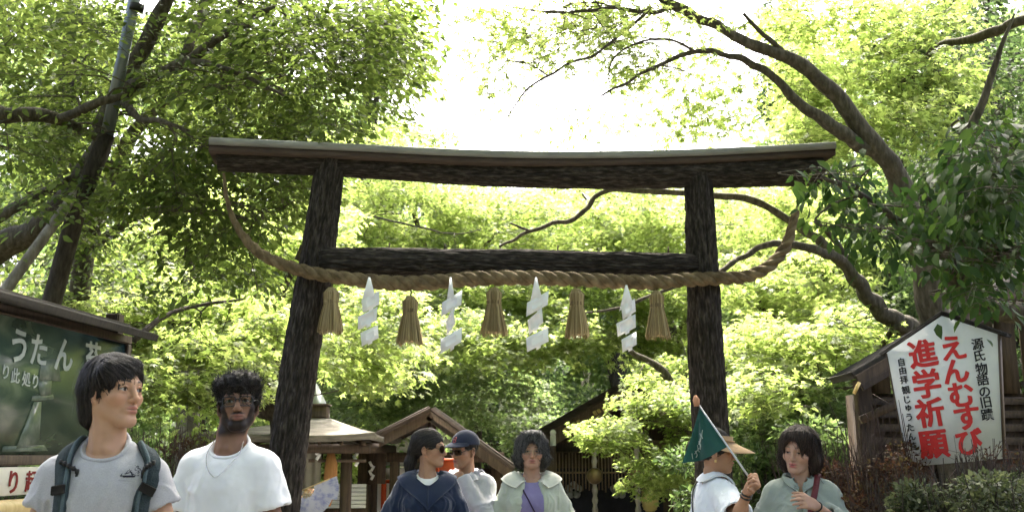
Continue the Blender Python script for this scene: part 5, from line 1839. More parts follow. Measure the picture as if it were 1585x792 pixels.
co = lambda a: V3(.172 * math.sin(a) * (1 - .30 * (abs(a) / math.pi) ** 4) , -.02 + .15 * math.cos(a), 1.43 - .20 * (abs(a) / math.pi) ** 2.5) * k
collar(p3, f, ci, co, M['navy'], off=.012)
p3.trousers(M['trouser_blue'])
g = head_hair_base(sp, .011)
g.cap((0, .06, .04), (0, .095, -.01), .07, .05, .03)
g.cap((0, .105, -.02), (-.015, .125, -.10), .032, .036, .02)
g.cap((-.015, .125, -.10), (-.03, .12, -.20), .036, .022, .02)
g.ell((0, -.128, -.038), (.085, .090, .100), .010, 'sub')
for sx in (-1, 1): g.ell((sx * .088, -.012, -.028), (.030, .036, .036), .012, 'sub')
g.half((0, -.02, -.075), (0, -.35, -1), .01, (-.15, -.15, -.2), (.15, .085, -.02))
def fl(p):
    t = nrows(V3(0, .115, -.02) - p)
    tail = np.clip((p[:, 1] - .085) / .02, 0, 1)[:, None]
    return t * (1 - tail) + tail * V3(-.1, .05, -1)
p3.hair_mesh(g, M['hair_black'], fl, 1100, 7, .012, .003, .003, 0, 6, jit=.08)
p3.glasses('round', True, (.026, .024), .0016)
ph = thing('phone', 'pale phone held by the woman in navy', 'phone', p3.W((.01, -.27, 1.13 * k)), p3.yaw)
mb = MB(); mb.box(p3.W((.03, -.285, 1.145 * k)), (.07, .009, .145), rotz(.2) @ rotx(-.35) @ roty(.25), .003)
mb.build('case', M['cream'], ph)
mb = MB(); mb.box(p3.W((.03, -.285, 1.145 * k)) + rotz(.2) @ rotx(-.35) @ roty(.25) @ V3(0, .0052, 0), (.062, .001, .135), rotz(.2) @ rotx(-.35) @ roty(.25)); mb.build('screen', M['black'], ph)

# ---------------------------------------------------------------- man in the navy cap
sp = dict(skin=(.36, .20, .125), lip=(.34, .14, .115), shoulder=.168, neck=.05, head_size=.97, vox=.0065, chin=.004)
p4 = Person('man in a navy cap and pale jacket resting his chin on his wrist', 719, 694, 6.95, sp, -.22, (-.55, .16, .05))
k = p4.h
chin = p4.H((0, -.085, -.125))
arms = [(V3(-0.160, .012, 1.372) * k, V3(-.25, -.01, 1.14) * k, V3(-.16, -.18, .95) * k), (V3(0.160, .012, 1.372) * k, V3(.205, -.15, 1.15) * k, chin + V3(.035, -.035, -.035))]
p4.body(arms, [dict(wrist=arms[0][2], d=(.4, -.4, -.3), palm=(.6, .3, 0), curl=.5, side=1), dict(wrist=arms[1][2], d=(-.75, -.1, -.35), palm=(-.2, .5, -.8), curl=1.0, side=-1, size=.95)])
fi = p4.torso_field(.010, vox=.008)
p4.neck_hole(fi, .062, 1.51, -.01, .4)
M['black_tee'] = fabric('black_cotton', (.014, .012, .013), .8)
p4.garment('undershirt', fi, M['black_tee'], .003, .001, 5)
f = p4.torso_field(.030, vox=.0068)
f.ell(V3(0, -.22, 1.13) * k, V3(.060, .165, .40) * k, .012, 'sub')
p4.neck_hole(f, .080, 1.475, -.02, .5, k=.01)
for a in arms: p4.sleeve(f, a, 1, .020, fore=.93, k=.025, cuff=1.05)
M['jacket_pale'] = fabric('pale_lilac_nylon', (.50, .495, .54), .9, rough=.7, sheen=.2)
p4.garment('jacket', f, M['jacket_pale'], .010, .002, 41, (10, 10, 5))
ci = lambda a: V3(.070 * math.sin(a), .0 + .075 * math.cos(a) - .035 * (abs(a) / math.pi) ** 3, 1.48 - .06 * (abs(a) / math.pi) ** 2) * k
co = lambda a: V3(.125 * math.sin(a) * (1 - .1 * (abs(a) / math.pi) ** 4), .01 + .115 * math.cos(a), 1.43 - .10 * (abs(a) / math.pi) ** 2.5) * k
collar(p4, f, ci, co, M['jacket_pale'], off=.016, a0=-.82, a1=.82)
p4.trousers(M['trouser_dark'])
g = head_hair_base(sp, .006)
g.ell((0, -.128, -.02), (.10, .100, .15), .008, 'sub')
g.half((0, 0, -.07), (0, -.3, -1), .01)
for sx in (-1, 1): g.ell((sx * .085, .0, -.025), (.03, .034, .034), .008, 'sub')
p4.hair_mesh(g, M['hair_black'], flow_down, 500, 5, .008, .002, .002, 0, 8)
g = head_hair_base(sp, .017, .003)
g.half((0, -.08, .046), (0, -.16, -1), .003)
M['cap_navy'] = fabric('navy_twill', (.030, .036, .062), .8)
pc, qc = g.mesh(); pc = relax(pc, qc, 1)
cap_o = p4.part('cap', p4.H(pc), [qc], M['cap_navy'])
v, q = brim(p4, .088, .104, .014, .060, .080, 1.15, .022, .004, pitch=.18)
p4.part('brim', p4.H(v), [q], M['cap_navy'], parent=cap_o)
mb = MB()
for pl4 in ([(-.012, .062), (-.012, .094), (.004, .094), (.011, .086), (.003, .079), (-.01, .079)], [(.003, .079), (.013, .070), (.004, .062), (-.012, .062)]):
    for a, b in [(pl4, 0)]:
        vv = []
        for x, z in a:
            ys = np.linspace(-.14, 0, 150); d = g.val(np.stack((np.full(150, x), ys, np.full(150, z)), 1)); vv.append((x, ys[np.argmax(d < 0)] - .002, z))
        mb.tube(np.array(vv), .0034, 6)
mb.v = [p4.H(x) for x in mb.v]
M['emblem_red'] = mat('embroidered_emblem', (.45, .12, .13), None, rough=.8)
p4.mbpart('cap_emblem', mb, M['emblem_red'], parent=cap_o)
p4.glasses('sq', True, (.026, .018), .0022)

# ---------------------------------------------------------------- woman in lavender
sp = dict(skin=(.38, .22, .150), lip=(.34, .14, .12), shoulder=.158, neck=.049, head_size=.97, face_w=1.04, jaw=1.05, nose=1.0, brow=(.06, .05, .045), browk=.7, eye_open=.0045, bulk=1.06, bust=True, vox=.0065)
p5 = Person('woman with wavy grey hair in a lavender top and open pale green jacket', 823, 697, 6.8, sp, .0, (.02, .02, .0))
k = p5.h
arms = std_arms(p5, .245)
p5.body(arms, [hang_hand(arms[0], -1), hang_hand(arms[1], 1)])
fi = p5.torso_field(.014, vox=.0075)
p5.neck_hole(fi, .076, 1.48, -.035, .62)
M['lavender'] = fabric('lavender_jersey', (.235, .205, .40), .85)
p5.garment('top', fi, M['lavender'], .004, .0015, 15)
f = p5.torso_field(.032, vox=.0068)
f.ell(V3(0, -.24, 1.16) * k, V3(.098, .205, .55) * k, .012, 'sub')
for a in arms: p5.sleeve(f, a, 1, .026, fore=.92, k=.03)
p5.neck_hole(f, .095, 1.48, -.03, .5, k=.01)
M['jacket_sage'] = fabric('pale_green_nylon', (.43, .47, .40), .9, rough=.75)
M['lining'] = fabric('cream_lining', (.62, .62, .54), .95)
p5.garment('jacket', f, M['jacket_sage'], .011, .002, 51, (9, 9, 4))
ci = lambda a: V3(.090 * math.sin(a), .0 + .080 * math.cos(a) - .02 * (abs(a) / math.pi) ** 3, 1.465 - .07 * (abs(a) / math.pi) ** 2) * k
co = lambda a: V3(.185 * math.sin(a) * (1 - .12 * (abs(a) / math.pi) ** 5), .01 + .13 * math.cos(a), 1.43 - .11 * (abs(a) / math.pi) ** 2.2) * k
collar(p5, f, ci, co, M['lining'], off=.016, a0=-.80, a1=.80)
p5.trousers(M['trouser_beige'])
g = head_hair_base(sp, .022)
for sx in (-1, 1):
    g.cap((sx * .070, .0, .045), (sx * .086, -.008, -.055), .036, .036, .03)
    g.cap((sx * .084, -.004, -.05), (sx * .080, .005, -.082), .036, .026, .02)
g.cap((0, .07, .02), (0, .085, -.08), .072, .055, .03)
g.cap((-.05, -.045, .098), (.04, -.052, .100), .028, .026, .03)
g.ell((.0, -.145, -.036), (.066, .115, .112), .014, 'sub')
p5.hair_mesh(g, M['hair_grey'], lambda p: flow_down(p, (.01, .0, .1)), 3000, 9, .012, .0024, .013, 1.0, 9, jit=.25, wave=.6, rough=.009, fly=.2)
p5.glasses('sq', False, (.023, .017), .0009, M['silver'])
cb = thing('crossbody_bag', 'thin dark purple crossbody strap over the lavender top', 'bag', p5.W((.15, -.12, .9 * k)), p5.yaw)
v, q, c, G, sd = p5.surface_strip('s', [fi], [V3(-.105, .03, 1.46) * k, V3(-.10, -.09, 1.43) * k, V3(-.055, -.13, 1.34) * k, V3(.0, -.15, 1.24) * k, V3(.06, -.15, 1.12) * k, V3(.12, -.12, .98) * k], .010, None, .008, .004, 34)
link_mesh('strap', np_mesh('strap', to_local(p5.W(v), cb), [q], True), fabric('plum_webbing', (.05, .035, .075)), cb)
mb = MB(); mb.box(p5.W(V3(.17, -.20, .90) * k), (.18, .06, .13), None, .02); mb.build('pouch', M['trouser_dark'], cb)

# ---------------------------------------------------------------- guide with the flag
sp = dict(skin=(.37, .205, .125), lip=(.34, .14, .11), shoulder=.158, neck=.046, head_size=.97, vox=.0055)
p6 = Person('tour guide in a white shirt and tan sun visor holding up the flag', 1107, 697, 5.6, sp, 1.78, (-.32, .06, 0))
k = p6.h
hw = p6.L(P(1158, 757, 5.12)); el = p6.L(P(1143, 800, 5.22))
arms = [(V3(-0.152, .012, 1.372) * k, el, hw), (V3(0.152, .012, 1.372) * k, V3(.24, .0, 1.14) * k, V3(.22, -.16, .98) * k)]
grip = p6.L(P(1170, 748, 5.06))
stick_d = p6.L(P(1083, 628, 5.16)) - p6.L(P(1165, 742, 5.06))
tow = nrm(p6.L(P(1160, 748, 4.0)) - p6.L(P(1160, 748, 5.0)))
p6.body(arms, [dict(wrist=hw, d=grip - hw + V3(0, 0, .01), palm=-tow * .4 + nrm(p6.L(P(1190, 735, 5.1)) - hw) * -.6, curl=1.30, side=1, thumb=.9, size=1.0), hang_hand(arms[1], 1)])
f = p6.torso_field(.030, vox=.0065)
p6.sleeve(f, arms[0], .92, .028, cuff=1.15, k=.03)
p6.sleeve(f, arms[1], .92, .028, cuff=1.15, k=.03)
p6.neck_hole(f, .064, 1.49, -.01, .4)
M['shirt_bluewhite'] = fabric('bluish_white_cotton', (.70, .735, .80), .93)
p6.garment('shirt', f, M['shirt_bluewhite'], .012, .0022, 61, (9, 9, 5))
ci = lambda a: V3(.066 * math.sin(a), .0 + .066 * math.cos(a) - .01 * (abs(a) / math.pi) ** 3, 1.495 - .045 * (abs(a) / math.pi) ** 2) * k
co = lambda a: V3(.098 * math.sin(a), .004 + .098 * math.cos(a), 1.455 - .045 * (abs(a) / math.pi) ** 2) * k
collar(p6, f, ci, co, M['shirt_bluewhite'], off=.018, a0=-.9, a1=.9)
p6.trousers(M['trouser_beige'])
g = head_hair_base(sp, .012)
g.cap((0, .07, .03), (0, .10, -.01), .07, .045, .03); g.ell((0, .125, .0), (.042, .036, .042), .015)
g.ell((0, -.128, -.038), (.085, .092, .095), .010, 'sub')
for sx in (-1, 1): g.ell((sx * .088, -.010, -.03), (.03, .034, .036), .010, 'sub')
g.half((0, 0, -.07), (0, -.3, -1), .01)
p6.hair_mesh(g, M['hair_black'], lambda p: nrows(V3(0, .12, .0) - p), 900, 7, .012, .003, .005, 0, 12, jit=.12)
M['visor_tan'] = fabric('tan_canvas', (.50, .335, .20), .92)
v, q = brim(p6, .090, .106, .014, .056, .128, 1.35, .042, .0, pitch=.42, side=.7)
vis = p6.part('visor', p6.H(v), [q], M['visor_tan'])
mb = MB(); aa = np.linspace(0, 2 * math.pi, 50)
mb.tube(p6.H(np.stack((.089 * np.sin(aa), .014 - .108 * np.cos(aa), .056 + .012 * (1 - np.cos(aa)) * .5), 1)), .015, 8, caps=False, flat=.3)
mb2 = MB()
gcap = np.array([p6.H(V3((.089 + .004) * math.sin(a), .014 - .112 * math.cos(a), z)) for z in (.048, .060, .072, .084) for a in np.linspace(-1.45, 1.45, 30)])
i = (np.arange(3)[:, None] * 30 + np.arange(29)[None, :]).ravel()
mb.add(gcap, np.stack((i, i + 1, i + 31, i + 30), 1))
p6.mbpart('visor_band', mb, M['visor_tan'], parent=vis)
mb = MB(); c = p6.H(V3(-.083, .004, -.056)); mb.tube([c - V3(0, 0, .007), c + V3(0, 0, .007)], .006, 8); p6.mbpart('earring', mb, M['gold'])
mb = MB()
dd = nrm(hw - el); c = hw - dd * .035
u4 = nrm(np.cross(dd, (0, 0, 1))); w4 = np.cross(dd, u4)
for off in (-.008, .010):
    mb.tube(np.array([c + dd * off + (u4 * math.cos(a) + w4 * math.sin(a)) * .030 * k for a in an]), .0045, 6, caps=False)
p6.mbpart('bracelet', mb, M['frame_black'])
sb = thing('sling_bag', 'narrow black sling strap across the back of the guide', 'bag', p6.W((0, .14, 1.1 * k)), p6.yaw)
v, q, c, G, sd = p6.surface_strip('s', [f], [V3(.13, .05, 1.45) * k, V3(.09, .16, 1.36) * k, V3(.0, .18, 1.22) * k, V3(-.10, .15, 1.10) * k, V3(-.17, .06, 1.03) * k, V3(-.17, -.06, 1.0) * k], .016, None, .012, .005, 34)
link_mesh('strap', np_mesh('strap', to_local(p6.W(v), sb), [q], True), M['frame_black'], sb)
mb = MB(); mb.box(p6.W(V3(-.12, -.19, .98) * k), (.2, .07, .14), rotz(p6.yaw), .02); mb.build('pouch', M['trouser_dark'], sb)
# the flag
flag = thing('guide_flag', 'green triangular tour flag on a thin stick above the guide in white', 'flag', P(1165, 742, 5.06))
a4, b4 = P(1176, 762, 5.055), P(1079, 622, 5.17)
mb = MB(); mb.tube([a4, b4], [.0055, .004], 8); mb.build('stick', M['zinc'], flag, True)
mb = MB(); mb.tube([a4, a4 + (b4 - a4) * .17], .0095, 10); mb.build('grip', M['frame_black'], flag, True)
M['tip_orange'] = mat('orange_tip', (.42, .20, .11), (.5, .26, .15), 20, .8)
mb = MB(); e = b4; mb.tube([e + V3(-.002, 0, -.02), e + V3(-.004, 0, .012), e + V3(-.008, 0, .035)], [.014, .018, .006], 10); mb.build('tip', M['tip_orange'], flag, True)
M['flag_green'] = mat('green_flag_cloth', (.008, .055, .046), (.014, .082, .068), 5, .75, .2, 200, sheen=.3, spec=.2)
A0, B0, C0 = P(1083, 630, 5.165), P(1127, 690, 5.11), P(1057, 716, 5.20)
n4 = 26
rows = []
uv = []
nf = nrm(np.cross(B0 - A0, C0 - A0))
for i in range(n4 + 1):
    for j in range(i + 1):
        s4 = i / n4; t4 = j / max(1, i)
        pnt = A0 + (B0 - A0) * s4 * (1 - t4) + (C0 - A0) * s4 * t4
        rows.append(pnt + nf * (.022 * s4 * math.sin(t4 * 7.5 + s4 * 3) + .006 * math.sin(t4 * 17 + 2)) * min(1, t4 * 4) + V3(0, 0, -.018 * s4 * math.sin(math.pi * t4)))
tr = []
ix = lambda i, j: i * (i + 1) // 2 + j
for i in range(n4):
    for j in range(i + 1):
        tr.append((ix(i, j), ix(i + 1, j), ix(i + 1, j + 1)))
        if j < i: tr.append((ix(i, j), ix(i + 1, j + 1), ix(i, j + 1)))
fv = np.array(rows); tr = np.array(tr)
N = len(fv)
mb = MB(); mb.add(np.vstack((fv, fv + nf * .002)), None, np.vstack((tr[:, ::-1], tr + N))); mb.build('cloth', M['flag_green'], flag, True)
# worn white lettering on the cloth, too small to read
mb = MB()
def fpt(s4, t4):
    pnt = A0 + (B0 - A0) * s4 * (1 - t4) + (C0 - A0) * s4 * t4
    return pnt + nf * (.022 * s4 * math.sin(t4 * 7.5 + s4 * 3) + .006 * math.sin(t4 * 17 + 2)) * min(1, t4 * 4) + V3(0, 0, -.018 * s4 * math.sin(math.pi * t4))
sgn = -1 if np.dot(nf, (0, -1, 0)) < 0 else 1
for pts in ([(.45, .46), (.55, .52), (.62, .50)], [(.50, .60), (.58, .56), (.66, .62)], [(.64, .66), (.72, .60), (.80, .62)], [(.70, .72), (.78, .70), (.84, .66)], [(.80, .78), (.88, .72), (.93, .74)], [(.84, .84), (.90, .82), (.95, .80)], [(.60, .56), (.70, .66)], [(.76, .66), (.86, .78)]):
    c = np.array([fpt(*q4) for q4 in pts]) + nf * (.003 if sgn > 0 else -.0012)
    mb.tube(smooth_line(c, 4), .0055, 6, flat=.3)
M['flag_white'] = mat('worn_white_print', (.30, .36, .33), (.45, .50, .47), 30, .9)
mb.build('worn_print', M['flag_white'], flag, True)

# ---------------------------------------------------------------- woman in sage
sp = dict(skin=(.42, .255, .185), lip=(.42, .12, .12), shoulder=.160, neck=.048, head_size=.98, face_w=1.03, jaw=1.0, nose=.95, brow=(.05, .035, .03), browk=.6, eye_open=.0030, bulk=1.05, bust=True, vox=.0055)
p7 = Person('woman with a dark bob in a loose sage blouse facing the guide', 1237, 695, 5.5, sp, -.30, (-.36, .14, .10))
k = p7.h
wl = p7.L(P(1262, 781, 5.28)); ell_ = p7.L(P(1300, 812, 5.42))
arms = [(V3(-0.152, .012, 1.372) * k, V3(-.25, .0, 1.14) * k, V3(-.24, -.12, .92) * k), (V3(0.152, .012, 1.372) * k, ell_, wl)]
hd = p7.L(P(1232, 770, 5.18)) - wl
p7.body(arms, [hang_hand(arms[0], -1), dict(wrist=wl, d=hd, palm=(.1, .9, -.35), curl=.50, spread=.12, side=-1, thumb=.5, size=.95)])
f = p7.torso_field(.030, vox=.0062)
p7.sleeve(f, arms[0], 1, .028, fore=.55, cuff=1.15, k=.03); p7.sleeve(f, arms[1], 1, .028, fore=.50, cuff=1.15, k=.03)
p7.neck_hole(f, .064, 1.48, -.01, .5)
f.ell(V3(.0, -.18, 1.40) * k, V3(.040, .13, .13) * k, .006, 'sub')
M['sage'] = fabric('sage_linen', (.285, .325, .295), .88)
p7.garment('blouse', f, M['sage'], .012, .002, 71, (8, 8, 4))
ci = lambda a: V3(.068 * math.sin(a) * (1 - .4 * (abs(a) / math.pi) ** 5), .0 + .068 * math.cos(a) - .045 * (abs(a) / math.pi) ** 4, 1.49 - .10 * (abs(a) / math.pi) ** 2.5) * k
co = lambda a: V3(.100 * math.sin(a) * (1 - .15 * (abs(a) / math.pi) ** 5), .004 + .095 * math.cos(a) - .04 * (abs(a) / math.pi) ** 4, 1.45 - .075 * (abs(a) / math.pi) ** 3) * k
collar(p7, f, ci, co, M['sage'], off=.014, a0=-.93, a1=.93)
p7.trousers(M['trouser_beige'])
g = head_hair_base(sp, .020)
for sx in (-1, 1):
    g.cap((sx * .068, .012, .04), (sx * .084, .010, -.06), .036, .036, .03)
    g.cap((sx * .082, .012, -.055), (sx * .078, .004, -.095), .036, .026, .02)
g.cap((0, .07, .02), (0, .085, -.085), .074, .056, .03)
g.cap((.05, -.05, .085), (-.04, -.06, .078), .028, .022, .03)
g.ell((-.006, -.145, -.034), (.070, .118, .114), .012, 'sub')
p7.hair_mesh(g, M['hair_brown'], lambda p: flow_down(p, (.01, .0, .1)), 2800, 9, .012, .0022, .011, .45, 13, jit=.2, rough=.007)
sg = thing('shoulder_bag', 'dark red shoulder strap over the sage blouse', 'bag', p7.W((.1, -.2, 1.0 * k)), p7.yaw)
M['strap_red'] = mat('oxblood_leather', (.085, .012, .016), (.12, .02, .024), 20, .55, .3, 150)
tops, bots = p7.L(P(1255, 722, 5.4)), p7.L(P(1236, 800, 5.2))
v, q, c, G, sd = p7.surface_strip('s', [f], [V3(.105, .10, 1.40) * k, V3(.100, .03, 1.49) * k, V3(.090, -.06, 1.45) * k, V3(.07, -.13, 1.36) * k, V3(.035, -.17, 1.22) * k, V3(.01, -.17, 1.10) * k, V3(-.02, -.16, .97) * k], .032, None, .019, .008, 40)
link_mesh('strap', np_mesh('strap', to_local(p7.W(v), sg), [q], True), M['strap_red'], sg)
mb = MB(); mb.box(p7.W(V3(-.06, -.24, .86) * k), (.24, .08, .2), rotz(p7.yaw), .02); mb.build('bag_body', M['strap_red'], sg)
mb = MB()
dd = nrm(arms[1][2] - arms[1][1]); c = arms[1][2] - dd * .02
u4 = nrm(np.cross(dd, (0, 0, 1))); w4 = np.cross(dd, u4)
mb.tube(np.array([c + (u4 * math.cos(a) + w4 * math.sin(a)) * .029 * k for a in an]), .004, 6, caps=False)
p7.mbpart('bracelet', mb, M['frame_black'])

# ---------------------------------------------------------------- child mostly hidden by the leaning pillar
sp = dict(skin=(.38, .215, .14), shoulder=.145, neck=.045, head_size=.95, vox=.007)
p8 = Person('person in a pale patterned shirt hidden behind the leaning gate pillar, holding a fan', 441, 741, 8.3, sp, .25, (.4, .05, 0))
k = p8.h
wr = p8.L(P(462, 757, 7.95))
arms = [(V3(-.14, .012, 1.372) * k, V3(-.22, .0, 1.14) * k, V3(-.2, -.1, .92) * k), (V3(.14, .012, 1.372) * k, V3(.20, -.1, 1.17) * k, wr)]
p8.body(arms, [hang_hand(arms[0], -1), dict(wrist=wr, d=p8.L(P(476, 752, 7.93)) - wr, palm=(.0, .3, -.9), curl=.9, side=1, thumb=.7)])
f = p8.torso_field(.026, vox=.009)
p8.sleeve(f, arms[0], .8, .03); p8.sleeve(f, arms[1], .8, .03)
p8.neck_hole(f, .066)
M['pattern'] = mat('pale_floral_print', (.22, .24, .50), (.74, .74, .76), 26, .9, .2, 200, detail=2, c3=(.70, .70, .73))
p8.garment('shirt', f, M['pattern'], .006, .0015, 81)
p8.trousers(M['trouser_dark'])
g = head_hair_base(sp, .012)
g.ell((0, -.128, -.038), (.08, .09, .09), .01, 'sub'); g.half((0, 0, -.07), (0, -.3, -1), .01)
p8.hair_mesh(g, M['hair_black'], flow_down, 500, 6, .012, .003, .003, 0, 15)
fan = thing('folding_fan', 'blue and white folding fan held out from behind the leaning pillar', 'fan', P(470, 757, 7.9))
c = P(473, 756, 7.9)
mb = MB(); Rf = .27
aa = np.linspace(R_(22), R_(-118), 57)
fold = .010 * (np.arange(57) % 2 * 2 - 1)
inner = np.array([c + V3(math.cos(a) * .07, -.02, math.sin(a) * .07) for a in aa])
outer = np.array([c + V3(math.cos(a) * Rf * (.82 if a < R_(-20) else .95), -.02 + fo, math.sin(a) * Rf * (.82 if a < R_(-20) else .95)) for a, fo in zip(aa, fold)])
i = np.arange(56)
mb.add(np.vstack((inner, outer, inner + V3(0, .002, 0), outer + V3(0, .002, 0))), np.vstack((np.stack((i, i + 57, i + 58, i + 1), 1), np.stack((i + 115, i + 172, i + 171, i + 114), 1))))
M['fan_print'] = mat('fan_print', (.30, .33, .55), (.74, .74, .76), 18, .85, detail=3, c3=(.66, .66, .72))
mb.build('fan_paper', M['fan_print'], fan)
mb = MB()
mb.bar(c - V3(math.cos(R_(22)), 0, math.sin(R_(22))) * .03 + V3(0, -.026, 0), c + V3(math.cos(R_(22)), 0, math.sin(R_(22))) * .20 + V3(0, -.026, 0), .008, .014, up=(0, 1, 0))
for a in np.linspace(R_(5), R_(-110), 8):
    mb.bar(c + V3(0, -.016, 0), c + V3(math.cos(a) * .08, -.016, math.sin(a) * .08), .003, .008, up=(0, 1, 0))
mb.build('fan_ribs', M['bamboo'], fan)
# ------------------------------------------------------------------ foliage
def leaf_maple(w=.17):
    v = [(0, 0, 0)]
    q = []
    for an, L in ((0, 1.0), (48, .88), (-48, .88), (100, .55), (-100, .55)):
        a = R_(an)
        d = np.array((math.cos(a), math.sin(a), 0)); s = np.array((-math.sin(a), math.cos(a), 0))
        n = len(v)
        v += [d * .42 * L - s * w * L ** .6 + (0, 0, .02), d * L + (0, 0, -.14 * L), d * .42 * L + s * w * L ** .6 + (0, 0, .02)]
        q.append((0, n, n + 1, n + 2))
    return np.array(v, float), np.array(q)
def leaf_oval(w=.23):
    v = np.array([(0, 0, 0), (.34, -w, .07), (.70, -w * .75, .04), (1, 0, -.10), (.70, w * .75, .04), (.34, w, .07), (.34, 0, 0), (.70, 0, -.02)], float)
    q = np.array([(0, 1, 6, 5), (1, 2, 7, 6), (6, 7, 4, 5), (2, 3, 4, 7)])
    return v, q
def leaf_small(w=.26):
    v = np.array([(0, 0, 0), (.45, -w, .05), (1, 0, -.08), (.45, w, .05)], float)
    return v, np.array([(0, 1, 2, 3)])
LEAF = {'maple': leaf_maple(), 'oval': leaf_oval(), 'small': leaf_small(), 'broad': leaf_small(.38), 'star': None}
v3 = [(0, 0, 0)]; q3 = []
for an, L in ((0, 1.0), (62, .8), (-62, .8)):
    a = R_(an); d = np.array((math.cos(a), math.sin(a), 0)); s_ = np.array((-math.sin(a), math.cos(a), 0)); n = len(v3)
    v3 += [d * .45 * L - s_ * .2, d * L + (0, 0, -.1), d * .45 * L + s_ * .2]; q3.append((0, n, n + 1, n + 2))
LEAF['star'] = (np.array(v3, float), np.array(q3))

def place_leaves(kind, pos, dirs, nors, size):
    tv, tq = LEAF[kind]
    x = nrows(dirs)
    z = nors - x * np.sum(nors * x, 1, keepdims=True)
    z = nrows(z)
    y = np.cross(z, x)
    M3 = np.stack((x, y, z), 1) * size[:, None, None]          # rows are the axes
    v = np.einsum('kc,ncd->nkd', tv, M3) + pos[:, None]
    q = tq[None] + (np.arange(len(pos)) * len(tv))[:, None, None]
    return v.reshape(-1, 3), q.reshape(-1, tq.shape[1])

def spray_leaves(r, B, d, L, n, size, tilt=.45, twigs=7, thick=.05, droop=.12, up=None, hang=0.0):
    """n leaves along the side twigs of one flat spray growing from B along d"""
    d = nrm(d)
    up = nrm(np.array((0, 0, 1.0)) + r.normal(0, .13, 3)) if up is None else up
    lat = nrm(np.cross(up, d)); up = np.cross(d, lat)
    u = (np.floor(r.uniform(0, 1, n) * twigs) + r.uniform(.2, .8, n) * .4) / twigs
    u = .12 + .88 * np.clip(u, 0, 1)
    sd = r.choice((-1.0, 1.0), n)
    v = r.uniform(.02, 1, n) ** .8
    Ls = .62 * L * (1.05 - .75 * u) * r.uniform(.75, 1.1, n)
    an = R_(48) + r.normal(0, .10, n)
    td = d[None] * np.cos(an)[:, None] + lat[None] * (np.sin(an) * sd)[:, None]
    p = B + d * (u * L)[:, None] + td * (Ls * v)[:, None]
    q = np.linalg.norm(p - B, axis=1) / L
    p = p + up * (r.normal(0, thick, n) - droop * L * q ** 2 * .6)[:, None]
    p = p + r.normal(0, size * .35, (n, 3))
    la = r.normal(0, .8, n)
    c, s = np.cos(la)[:, None], np.sin(la)[:, None]
    ld = td * c + np.cross(up, td) * s + up * (-.25 - hang + r.normal(0, .25, n))[:, None]
    nn = up + r.normal(0, tilt, (n, 3))
    return p, ld, nn
